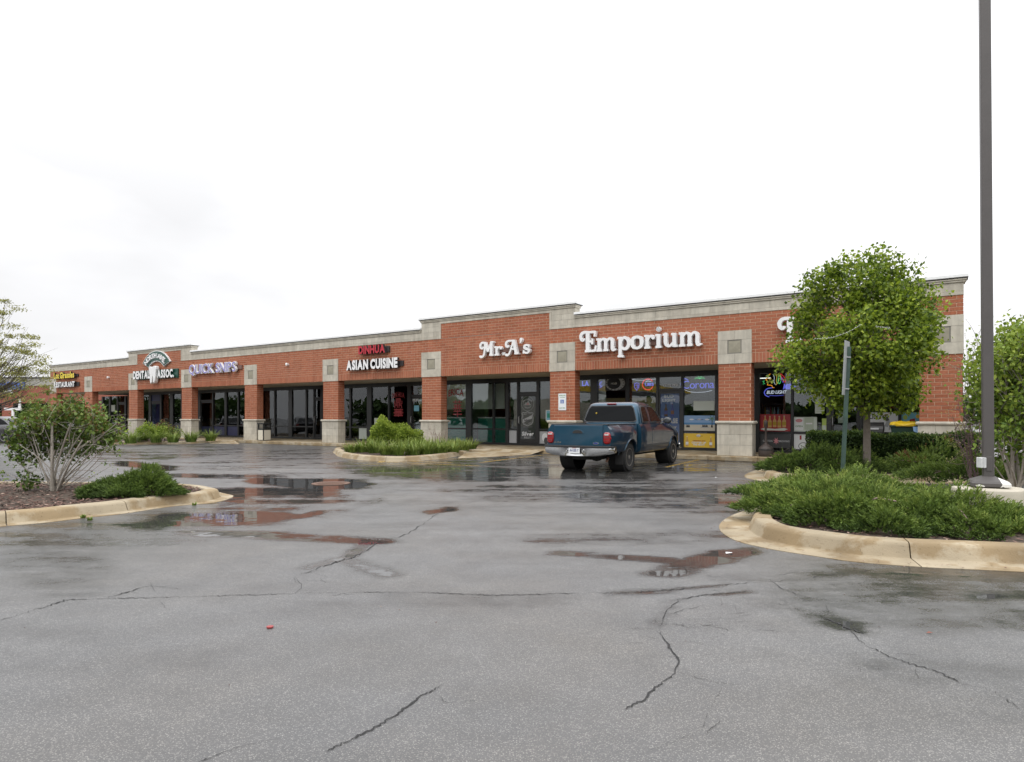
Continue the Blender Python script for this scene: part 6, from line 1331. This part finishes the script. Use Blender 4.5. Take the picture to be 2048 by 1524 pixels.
def sedan(label, loc, rz, pm='charcoal', group='parked cars'):
    T = thing('parked_car', label, 'car', loc, rz, group)
    b = [(-1.05, .60, .55, .40, .88), (-.95, .80, .66, .32, .98), (-.6, .88, .74, .26, 1.02), (0, .90, .78, .22, 1.02), (1.0, .90, .80, .20, .96), (2.2, .90, .80, .20, .94), (2.8, .89, .76, .22, .92), (3.3, .84, .66, .26, .82), (3.6, .68, .5, .32, .70)]
    xs = [-1.05, -1, -.95, -.8, -.6, -.3, 0, .3, .6, 1.0, 1.6, 2.2, 2.5, 2.8, 3.05, 3.3, 3.45, 3.55, 3.6]
    cy = lambda x, s: MB().lathe([(.37, .55*s), (.37, 1.2*s)], (x, 0, .33), 26, axis='y')
    boolean(loft([ring_at(b, x) for x in xs]), [cy(0, 1), cy(0, -1), cy(2.75, 1), cy(2.75, -1)], 'body', M[pm], T)
    gh = [(.93, -.55, 2.35, .78), (1.1, -.28, 2.0, .74), (1.28, .05, 1.6, .66), (1.38, .32, 1.3, .60), (1.425, .55, 1.08, .48), (1.43, .7, .95, .2)]
    def sup(z, xa, xb, w_, n=24, e=.42): return [((xa+xb)/2+(xb-xa)/2*math.copysign(abs(math.cos((k+.5)/n*math.tau))**e, math.cos((k+.5)/n*math.tau)), w_*math.copysign(abs(math.sin((k+.5)/n*math.tau))**e, math.sin((k+.5)/n*math.tau)), z) for k in range(n)]
    loft([sup(*g) for g in gh]).build('cabin_roof', M[pm], T, smooth=True, fix=True)
    def lin(z, j):
        for a, c in zip(gh, gh[1:]):
            if a[0] <= z <= c[0]: u = (z-a[0])/(c[0]-a[0]); return a[j]+(c[j]-a[j])*u
        return gh[-1][j]
    for s in (1, -1):
        for pts in ([(-.12, 1.02), (.62, .99), (.66, 1.2), (.66, 1.33), (.35, 1.31), (.12, 1.2)], [(.70, .99), (1.75, .97), (1.55, 1.15), (1.28, 1.30), (1.1, 1.34), (.73, 1.34)]):
            n = len(pts); vs = [(x, s*(lin(z, 3)+.012), z) for x, z in pts]+[(x, s*(lin(z, 3)-.01), z) for x, z in pts]
            MB().add(vs, [tuple(range(n)), tuple(range(2*n-1, n-1, -1))]+[(i, i+n, (i+1) % n+n, (i+1) % n) for i in range(n)]).build('side_window', M['dglass'], T, fix=True)
        patch(b, .68, 1.72, .30, .90, .006, s, 'door', M[pm], T); patch(b, -.02, .66, .42, .90, .006, s, 'door', M[pm], T)
        wheel(T, 0, s*.78, .33, .21, s, 10); wheel(T, 2.75, s*.78, .33, .21, s, 10)
        MB().box(-1.06, -.90, s*.66-.1, s*.66+.1, .72, .86).build('tail_light', M['lens'], T, bevel=.02); MB().box(3.25, 3.5, s*.62-.1, s*.62+.1, .58, .68).build('headlight', M['lens_clear'], T, bevel=.03)
        for cx in (0, 2.75): MB().lathe([(.365, .54*s), (.365, .80*s)], (cx, 0, .33), 22, axis='y').lathe([(0, .54*s), (.365, .54*s)], (cx, 0, .33), 22, axis='y').build('wheel_well', M['under'], T)
        MB().box(1.62, 1.78, s*.93-.07, s*.93+.07, .95, 1.06).build('side_mirror', M[pm], T, bevel=.02)
    MB().add([(x-.012, s*w_, z) for x, z, w_ in ((-.47, .98, .62), (-.10, 1.20, .56), (.12, 1.31, .5)) for s in (1, -1)], [(0,2,3,1), (2,4,5,3)]).build('rear_window', M['dglass'], T)
    return T
c1 = sedan('dark charcoal saloon car cut off by the left edge, under the budding tree', (-27.0, 35.6, 0), R(180)); 
c2 = copy_tree(c1); c2.location = (-25.8, 41.0, 0); c2['label'] = 'second dark car mostly hidden behind the bare stemmed shrub'
# ------------------------------------------------------------------ lamp post on its concrete footing
M['brown'] = mat('brown_pole_paint', (.082, .075, .072), .45, vary=.12, scale=3, bump=.1)
lx, ly = (1977-1024)/FPX*8.2, 8.2
LP = thing('lamp_post', 'tall square brown lamp post with peeling base cover on a round concrete footing', 'lamp post', (lx, ly, .12))
MB().lathe([(.40, -.1), (.40, .36), (.385, .40), (.36, .415), (0, .42)], n=32).build('concrete_footing', M['concrete'], LP, smooth=True)
def peel():
    m, nt, N, L, b = new_mat('peeling_cover'); tc = N.new('ShaderNodeTexCoord'); no = N.new('ShaderNodeTexNoise'); no.inputs['Scale'].default_value = 5; no.inputs['Detail'].default_value = 7; no.inputs['Distortion'].default_value = .5; L.new(tc.outputs['Object'], no.inputs[0])
    sp = N.new('ShaderNodeSeparateXYZ'); L.new(tc.outputs['Object'], sp.inputs[0]); mr = N.new('ShaderNodeMapRange'); mr.inputs[1].default_value = -.3; mr.inputs[2].default_value = .3; mr.inputs[3].default_value = -.06; mr.inputs[4].default_value = .10; L.new(sp.outputs[0], mr.inputs[0])
    ad = N.new('ShaderNodeMath'); ad.operation = 'ADD'; L.new(no.outputs[0], ad.inputs[0]); L.new(mr.outputs[0], ad.inputs[1]); gt = N.new('ShaderNodeMath'); gt.operation = 'GREATER_THAN'; gt.inputs[1].default_value = .55; L.new(ad.outputs[0], gt.inputs[0])
    mx = N.new('ShaderNodeMix'); mx.data_type = 'RGBA'; mx.inputs[6].default_value = (.082, .075, .072, 1); mx.inputs[7].default_value = (.72, .71, .68, 1); L.new(gt.outputs[0], mx.inputs[0]); L.new(mx.outputs[2], b.inputs['Base Color']); b.inputs['Roughness'].default_value = .6; return m
q = MB(); rg = [[(sx*w_, sy*w_, z) for sx, sy in ((-1,-1),(1,-1),(1,1),(-1,1))] for w_, z in ((.20, .43), (.20, .475), (.18, .50), (.066, .555))]; loft(rg).build('base_cover', peel(), LP, fix=True, bevel=.012).rotation_euler = (0, 0, R(-27))
pole = MB().box(-.058, .058, -.058, .058, .54, 9.3).build('pole', M['brown'], LP, bevel=.014); pole.rotation_euler = (0, R(-.35), R(-27))
MB().box(-.03, .03, -.066, -.056, .62, .80).build('cover_plate', M['brown'], pole, bevel=.004)
jb = MB().box(-.135, -.062, -.055, .03, .66, .79).build('junction_box', mat('dirty_white', (.55, .56, .56), .6, vary=.2, scale=12), LP, bevel=.008); MB().box(-.10, -.094, -.061, -.05, .66, .79).build('box_flap', M['white_side'], jb)
MB().box(-.40, -.04, -.06, .06, 9.30, 9.38).box(.04, .40, -.06, .06, 9.30, 9.38).build('arm', M['brown'], LP); 
for s in (-1, 1): MB().box(s*.75-.38, s*.75+.38, -.25, .25, 9.26, 9.48).build('lamp_head', M['brown'], LP, bevel=.03)
# leaning sign post seen edge on
M['gpost'] = mat('green_post_paint', (.045, .085, .068), .5, vary=.25, scale=8, grime=.2); M['alu'] = mat('dull_aluminium', (.36, .38, .38), .5, metal=.3, vary=.12)
b0, t0 = AT(1686, 952, 11.3), AT(1699, 688, 11.3)
SP = thing('sign_post', 'leaning green channel post carrying a metal sign seen edge on', 'sign', b0)
v = t0-b0; q = MB(); dd = v.normalized(); ex = Vector((1, 0, 0)); ey = dd.cross(ex).normalized(); ex = ey.cross(dd).normalized()
q.obox(v*.49, (ex, ey, dd), (.030, .004, v.length*.49)); q.obox(v*.49+ex*.028+ey*.016, (ex, ey, dd), (.004, .016, v.length*.488)); q.obox(v*.49-ex*.028+ey*.016, (ex, ey, dd), (.004, .016, v.length*.488)); q.build('post', M['gpost'], SP)
pn = Vector((math.cos(R(-15)), math.sin(R(-15)), 0)); pv = Vector((.616, .788, 0)).normalized()
c_ = v*.80+Vector((-.05, -.02, .04)); MB().obox(c_, (pv, dd, pv.cross(dd).normalized()), (.20, v.length*.205, .003)).build('sign_plate', M['alu'], SP)
for k_ in (.66, .9): MB().obox(v*k_+Vector((-.02, -.02, 0)), (ex, ey, dd), (.04, .008, .008)).build('bolt', M['metal'], SP)
# accessible parking plate on the brick pillar
p = Sheet('parking_sign', 'white accessible parking sign with blue wheelchair square on the brick pillar behind the truck', 1116.8, 1132.3, 787, 820.5, W, 'sign', t=-.012)
p.rect(.1, .9, .84, .93, M['p_paper']); p.text('RESERVED', .1, .9, .86, .91, M['p_green']); p.text('PARKING', .18, .82, .74, .79, M['p_green']); p.rect(.26, .72, .41, .63, M['p_blue']); p.text('$250 FINE', .14, .86, .09, .17, M['p_green'], off=.01)
p.ell(.46, .59, .035, .016, W); p.line([(.46,.57),(.47,.51),(.58,.50),(.62,.45)], .011, W); p.ring(.46, .475, .10, .045, .008, W); p.done()
# walk furniture
b = F(-24.55, .05, 0); TC = thing('litter_bin', 'black litter bin with off white side panels beside the stone pillar base', 'bin', b, FANG)
MB().box(-.24, .24, -.24, .24, 0, .60).build('body', M['black'], TC)
for a_, (dx, dy) in enumerate(((0, -1), (1, 0), (0, 1), (-1, 0))):
    MB().box(-.20 if dx == 0 else dx*.243-.004, .20 if dx == 0 else dx*.243+.004, -.20 if dy == 0 else dy*.243-.004, .20 if dy == 0 else dy*.243+.004, .04, .56).build('panel', M['p_sand'], TC)
MB().box(-.25, .25, -.25, .25, .60, .64).box(-.24, -.18, -.24, -.18, .64, .86).box(.18, .24, -.24, -.18, .64, .86).box(-.24, -.18, .18, .24, .64, .86).box(.18, .24, .18, .24, .64, .86).box(-.26, .26, -.26, .26, .86, .93).build('hood', M['black'], TC)
M['dbrown'] = mat('brown_plastic', (.045, .033, .028), .55, vary=.15)
MB_ = MB(); MB_.lathe([(.21, 0), (.225, .05), (.225, .24), (.19, .31), (.11, .36), (.05, .42), (.036, .60), (.034, .92), (.055, .95), (.06, 1.10), (.05, 1.14), (0, 1.16)], n=24)
BR = thing('cigarette_receptacle', 'dark brown bottle shaped cigarette receptacle right of the front stone pillar', 'ash bin', F(.93, .16, 0)); MB_.build('body', M['dbrown'], BR, smooth=True); MB().lathe([(.23, .20), (.232, .22), (.23, .24)], n=24).build('band', M['black'], BR); MB().box(-.02, .02, -.066, -.05, 1.0, 1.06).build('opening', M['black'], BR)
def spos(px, t): return F(s_px(px, t), t, 0)
GB = thing('wheeled_bin', 'dark green bin with yellow bag liner behind the clipped hedge', 'bin', spos(1811, .9), FANG); M['bin_green'] = mat('bin_green', (.01, .035, .025), .5)
loft([[(sx*w_, sy*d_, z) for sx, sy in ((-1,-1),(1,-1),(1,1),(-1,1))] for w_, d_, z in ((.26, .25, .05), (.36, .34, .95), (.39, .37, .97), (.39, .37, 1.02))]).build('body', M['bin_green'], GB, fix=True, bevel=.015)
yb = MB(); n = 20; rg = []
for w_, z, j in ((.40, .99, 0), (.415, 1.03, .03), (.40, 1.08, .04), (.33, 1.10, .03), (.15, 1.13, .02)): rg.append([(w_*math.copysign(abs(math.cos(k/n*math.tau))**.5, math.cos(k/n*math.tau)), w_*.95*math.copysign(abs(math.sin(k/n*math.tau))**.5, math.sin(k/n*math.tau)), z+j*random.uniform(-1, 1)) for k in range(n)])
loft(rg).build('yellow_liner', mat('yellow_bag', (.70, .48, .02), .4, bump=.4, bscale=9), GB, fix=True)
MB().add([(.2, -.42, .98), (.44, -.41, .97), (.46, -.40, .83), (.36, -.43, .76), (.22, -.43, .85)], [(0,1,2,3,4)]).build('blue_bag_corner', M['p_sky'], GB); MB().prism([(-.09, .5), (.09, .5), (.09, .68), (.0, .78), (-.09, .68)], -.345, -.33).build('emblem', M['p_lgrey'], GB, fix=True)
GR = thing('covered_cart', 'black lidded cart between the tree trunk and the green bin', 'cart', spos(1748, 1.2), FANG); MB().box(-.27, .27, -.22, .22, .08, .80).build('body', M['black'], GR, bevel=.02); MB().lathe([(.3, -.26), (.3, .26)], (0, 0, .80), 20, axis='x').build('lid', M['black'], GR); MB().tube([(-.2, -.26, .80), (.2, -.26, .80)], .012).build('handle', M['metal'], GR); MB().box(-.15, .15, -.305, -.298, .88, .93).build('plate', M['p_lgrey'], GR)
BX = MB().box(-.35, .35, -.3, .3, 0, .78).build('storage_box', M['black'], bevel=.03); BX.location = spos(1692, 1.3); BX.rotation_euler = (0, 0, FANG); tag(BX, 'plain black box behind the hedge just right of the sign post', 'box')
for px, py in ((219, 755), (577, 729)):
    r = thing('flood_light', 'small white flood light on the brick parapet ' + ('right of the restaurant signs' if px < 300 else 'left of the red lettering'), 'light', F(s_px(px), -.005, z_px(py, px)), FANG, 'parapet flood lights'); MB().box(-.05, .05, -.04, 0, -.05, .05).build('mount', M['white'], r); MB().lathe([(.03, -.16), (.075, -.14), (.06, -.04)], n=12, axis='y').build('lamp_shade', M['white'], r)
for i in range(9):
    s_ = (PIL[i][1]+PIL[i+1][0])/2
    if i == 0: continue
    o = MB().lathe([(.11, -.004), (.11, .0), (.08, -.012), (0, -.014)], n=16).build('soffit_light', M['white_side']); o.location = F(s_, 1.3, BH); tag(o, 'round recessed ceiling light before the '+('', 'far left restaurant', 'dental practice', 'hair salon', 'empty dark unit', 'restaurant with red lettering', 'unit with the long teal counter', 'windows behind the pickup truck', 'corner store by the tree')[i], 'ceiling light', 'round lights in the arcade ceiling')
# fairy lights on the street tree
cr_ = [AT(x, y, 13.45) for x, y in ((1628, 682), (1650, 678), (1668, 672), (1700, 658), (1722, 646))]; cr2 = [AT(x, y, 13.4) for x, y in ((1752, 650), (1768, 652), (1780, 653))]
for cc, lb in ((cr_, 'string of small white lights slung across the left of the tree crown'), (cr2, 'short string of small white lights in the middle of the tree crown')):
    P = catmull([tuple(x+Vector((0, 0, random.uniform(-.05, .05)))) for x in cc], 5); q = MB().tube(P, .0015, 4)
    for a in P: q.lathe([(0, -.010), (.007, 0), (0, .010)], tuple(np.array(a)+np.array([0, 0, random.uniform(-.02, .02)])), 6)
    tag(q.build('string_lights', M['white']), lb, 'string lights', 'string lights on the tree')
# ------------------------------------------------------------------ larger shrubs and the spring tree
def multistem(label, base, stems, clumps, per, leaf, mt, bark, sr=.02, cr=.2, tr=(0, 1), twigs=3, name='tall_shrub', group=None, twl=.25):
    root = thing(name, label, 'shrub', base, 0, group); P = []; cl = np.array(clumps)
    for e, r_ in stems: P.append((curve_pts((random.uniform(-.06, .06), random.uniform(-.06, .06), -.02), e, 6, .06), r_, r_*.55))
    ends = np.array([p[0][4] for p in P])
    for c in cl:
        s_ = ends[np.argmin(((ends-c)**2).sum(1))]; pts = curve_pts(tuple(s_), tuple(c), 5, .13); P.append((pts, sr*.5, sr*.18))
        for _ in range(twigs): q = c+np.random.randn(3)*twl; P.append((curve_pts(pts[3], tuple(q), 4, .14), sr*.28, sr*.1))
    branches('stem', root, P, bark, root)
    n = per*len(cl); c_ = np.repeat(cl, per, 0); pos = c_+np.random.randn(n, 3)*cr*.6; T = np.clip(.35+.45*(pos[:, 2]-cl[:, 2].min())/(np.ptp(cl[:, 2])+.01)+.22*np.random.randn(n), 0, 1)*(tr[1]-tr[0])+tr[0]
    leafset('foliage', pos, unit(n)+np.array([0, 0, -.2]), leaf*(.6+.7*np.random.rand(n)), leaf*.75, T, M[mt], root, kind='stuff', curl=.12); return root
np.random.seed(12); random.seed(4)
bl = G(112, 983, .13)
def pxo(px, py, dy=0.0): p = AT(px, py, bl.y+dy); return tuple(p-bl)
st = [(pxo(104, 850), .034), (pxo(142, 846), .026), (pxo(62, 860), .018), (pxo(40, 890, -.3), .014), (pxo(165, 880, -.3), .022), (pxo(200, 870, .2), .016), (pxo(235, 845, -.3), .014), (pxo(84, 870, .3), .018), (pxo(125, 880, .4), .02), (pxo(150, 870, .4), .016), (pxo(185, 905, -.4), .014), (pxo(30, 920, 0), .011), (pxo(175, 850, .2), .016), (pxo(50, 835, .2), .014), (pxo(215, 890, -.2), .01), (pxo(110, 900, -.3), .02)]
cl = [pxo(x, y, d) for x, y, d in ((100,822,.2),(130,818,.3),(158,822,.1),(185,830,.2),(205,845,.2),(222,862,.1),(60,840,.2),(45,855,0),(36,880,.1),(36,905,0),(80,835,-.2),(115,838,.3),(145,840,.4),(170,850,.3),(195,868,.3),(85,860,.4),(110,865,.45),(140,870,.45),(165,875,.4),(60,880,.3),(70,905,.3),(212,880,.1),(120,895,.5),(95,890,.4),(175,895,.3),(150,900,.5),(75,850,.1),(190,850,-.1),(55,960,-.1))]
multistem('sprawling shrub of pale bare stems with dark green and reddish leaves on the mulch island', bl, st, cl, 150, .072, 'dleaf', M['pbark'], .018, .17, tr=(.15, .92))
tips = [pxo(x, y, random.uniform(-.4, .2)) for x, y in ((248,832),(253,850),(240,858),(222,932),(190,950),(12,945),(8,960),(60,985),(235,905),(246,880),(205,925),(55,830))]
r = bpy.context.scene.objects['tall_shrub']; P = []
for t_ in tips: P.append((curve_pts((0, 0, .1), t_, 7, .12), .008, .003))
branches('stem', None, P, M['pbark'], r); tp = np.repeat(np.array(tips), 8, 0)+np.random.randn(len(tips)*8, 3)*.05; leafset('foliage', tp, unit(len(tp)), .05, .03, np.random.rand(len(tp)), M['yleaf'], r, kind='stuff')
# tall shrub at the right edge
br_ = AT(2030, 985, 11.6); br_.z = .12
def rxo(px, py, dy=0.0): return tuple(AT(px, py, br_.y+dy)-br_)
st = [(rxo(1990, 860), .03), (rxo(2010, 850, .2), .035), (rxo(2035, 840), .04), (rxo(2060, 830, .2), .04), (rxo(2090, 850), .035), (rxo(1975, 870, .3), .02), (rxo(2005, 900, -.3), .025), (rxo(2045, 880, -.2), .03), (rxo(1960, 880, .2), .016), (rxo(2130, 850, .2), .03)]
cl = []
for _ in range(95):
    a = np.random.rand()*math.tau; q = np.random.rand()**.5; px = 2065+115*q*math.cos(a); py = 775+118*q*math.sin(a)
    if px < 1975 and py < 700: continue
    cl.append(rxo(px, py, np.random.uniform(-.7, .7)))
cl += [rxo(x, y, .2) for x, y in ((2030, 672), (2045, 664), (2010, 690), (1990, 720), (1975, 760), (1970, 800), (1968, 830), (2000, 870), (1985, 850), (2020, 900), (2040, 915))]
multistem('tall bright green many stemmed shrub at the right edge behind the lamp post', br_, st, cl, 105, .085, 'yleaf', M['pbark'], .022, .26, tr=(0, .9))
bw = AT(1950, 950, 12.4); bw.z = .12
def twig_shrub(label, b, tips, m, n=7):
    root = thing('bare_shrub', label, 'shrub', b, 0); P = []; T_ = []
    for t_ in tips:
        pts = curve_pts((random.uniform(-.1, .1), 0, 0), t_, 6, .07); P.append((pts, .010, .004))
        for _ in range(n): q = np.array(pts[random.randint(2, 6)]); e = q+np.random.randn(3)*.16+np.array([-.05, 0, .12]); P.append((curve_pts(tuple(q), tuple(e), 3, .1), .005, .0018)); T_.append(e)
    branches('stem', root, P, m, root); T_ = np.array(T_); leafset('foliage', np.repeat(T_, 3, 0)+np.random.randn(len(T_)*3, 3)*.03, unit(len(T_)*3), .03, .02, .5+.5*np.random.rand(len(T_)*3), M['sleaf'], root, kind='stuff'); return root
M['purple_twig'] = mat('purple_twig', (.17, .115, .115), .9, vary=.2)
twig_shrub('bare purplish twigs leaning over the stone base at the building corner', bw, [tuple(AT(x, y, 12.4+random.uniform(-.4, .4))-bw) for x, y in ((1925,775),(1930,800),(1918,820),(1912,845),(1922,860),(1935,760),(1945,790),(1905,830),(1940,830),(1928,880),(1950,770),(1955,800),(1915,872),(1942,850))], M['purple_twig'])
twig_shrub('thin bare branches with fresh yellow leaves beside the building corner', AT(1962, 950, 13.4)*1.0, [tuple(AT(x, y, 13.4)-AT(1962, 950, 13.4)) for x, y in ((1945,690),(1955,680),(1962,720),(1950,730),(1940,745),(1968,690))], M['purple_twig'], 14)
# budding tree at the left edge
np.random.seed(33)
ex = [((x-1024)/FPX*26+21.3, np.random.uniform(-.6, .6), EYE-(y-HOR)/FPX*26) for x, y in ((92,728),(80,715),(70,690),(60,705),(50,672),(40,655),(28,630),(12,612),(0,600),(88,740),(76,755),(95,772),(85,790),(60,775),(40,790),(66,742),(30,700),(20,672),(48,735),(45,760),(20,800),(70,800),(90,782),(10,760),(12,720))]
tree('budding tree with thin layered branches and sparse yellow green leaves at the left edge', (-21.3, 26, 0), 6.6, (0, 0, 3.6), (2.1, 1.9, 2.6), 100, 110, .075, 'sleaf', M['bark'], .11, cr=.34, fork=.14, name='budding_tree', flatz=.35, shell=.3, extra=ex, kk=.6)
# ------------------------------------------------------------------ distance
nb = thing('neighbour_building', 'low brick shop building with pale stone band behind the budding tree', 'building', (-62, 62, 0))
MB().box(0, 28, 0, 14, 0, 4.35).build('wall', M['far_brick'] if 'far_brick' in M else mat('far_brick', (.30, .105, .07), .9, vary=.2, scale=4), nb); MB().box(-.05, 28.05, -.06, 14.05, 4.35, 5.05).build('stone_band', M['p_lgrey'] if False else mat('far_stone', (.36, .35, .31), .9), nb); MB().box(-.1, 28.1, -.1, 14.1, 5.05, 5.17).build('coping', M['frame'], nb)
for i in range(6): MB().box(1.5+i*4.4, 4.8+i*4.4, -.03, 0, .2, 2.7).build('window', M['dglass'], nb)
g = thing('shop_sign', 'blue letters on the neighbouring building seen through the budding tree', 'sign', ((-8-1024)/FPX*61.9, 61.9, EYE+(HOR-779)/FPX*61.9)); letter_sign(g, 'FRESH', 0, 2.75, 0, .72, .15, M['blue_face'], M['blue_face'], .05)
g = thing('shop_sign', 'white letters under the blue lettering on the neighbouring building', 'sign', ((2-1024)/FPX*61.9, 61.9, EYE+(HOR-786)/FPX*61.9)); letter_sign(g, 'ETHNIC', 0, 1.15, 0, .3, .1, M['white'], M['white_side'], .03)
def far_bush(label, px, py_top, Y, r_, group='round evergreens beyond the arcade'): b = AT(px, 833, Y); b.z = 0; roundbush(label, b, r_, r_, EYE+(HOR-py_top)*Y/FPX, 1500, .22, 'hleaf', group, (.1, .8), 'evergreen_shrub')
far_bush('dark round evergreen before the neighbouring building', 72, 806, 52, 1.2); far_bush('dark evergreen seen between the first two brick pillars, left one', 134, 790, 55, 1.4); far_bush('dark evergreen seen between the first two brick pillars, right one', 157, 790, 54, 1.5)
wf = thing('white_rail', 'white metal rail frame beyond the dark car', 'rail', AT(8, 828, 44)); MB().box(0, 1.15, 0, .08, .25, .42).box(.95, 1.1, 0, .08, .42, 1.0).build('bar', M['white'], wf); MB().box(.5, .65, 0, .08, -.2, .25).build('post', M['white'], wf)
def wood(name, arc, rad, hgt, n, leaf, mt, tr=(0, .8), lab=None):
    a = np.radians(arc[0]+(arc[1]-arc[0])*np.random.rand(n)); k = np.sin(a*37)*.5+np.sin(a*83+1)*.3+np.sin(a*19)*.4; h = hgt*(.72+.25*k); r_ = rad*(1+.12*np.random.rand(n)); z = h*np.random.rand(n)**.6
    P = np.stack([np.sin(a)*r_, np.cos(a)*r_, np.maximum(.2, z)], -1); leafset(name, P, unit(n), leaf*(.5+np.random.rand(n)), leaf*.7, np.clip(z/hgt*.6+.3*np.random.rand(n), 0, 1)*(tr[1]-tr[0])+tr[0], M[mt], None, 'stuff', label=lab or 'distant belt of trees')
wood('distant_trees', (-75, 60), 135, 6.0, 16000, 1.5, 'hleaf'); wood('distant_trees', (60, 285), 80, 4.8, 24000, 1.2, 'hleaf', (0, .7))
# across the lot, mirrored in the shop glass: filling station canopy and parked cars
st_ = thing('filling_station', 'filling station canopy with yellow fascia across the lot, mirrored in the shop windows', 'canopy', (-46, -8, 0), R(60))
MB().box(-9, 9, -4, 4, 4.4, 4.5).build('canopy_roof', M['white_side'], st_); MB().box(-9.05, 9.05, -4.05, 4.05, 4.5, 5.2).build('fascia', M['p_yellow'], st_); 
for x in (-6, 6): MB().box(x-.2, x+.2, -.2, .2, 0, 4.4).build('column', M['white'], st_)
MB().box(-8, 8, 8, 14, 0, 3.6).build('kiosk', M['p_sand'], st_)
for i, (x, y, a) in enumerate(((-24, 6, 70), (-22, -9, 60))):
    c = copy_tree(c1); c.location = (x, y, 0); c.rotation_euler = (0, 0, R(a)); c['label'] = ('nearer', 'farther')[i]+' car parked out in the lot, mirrored in the shop windows'; c['group'] = 'cars out in the lot'
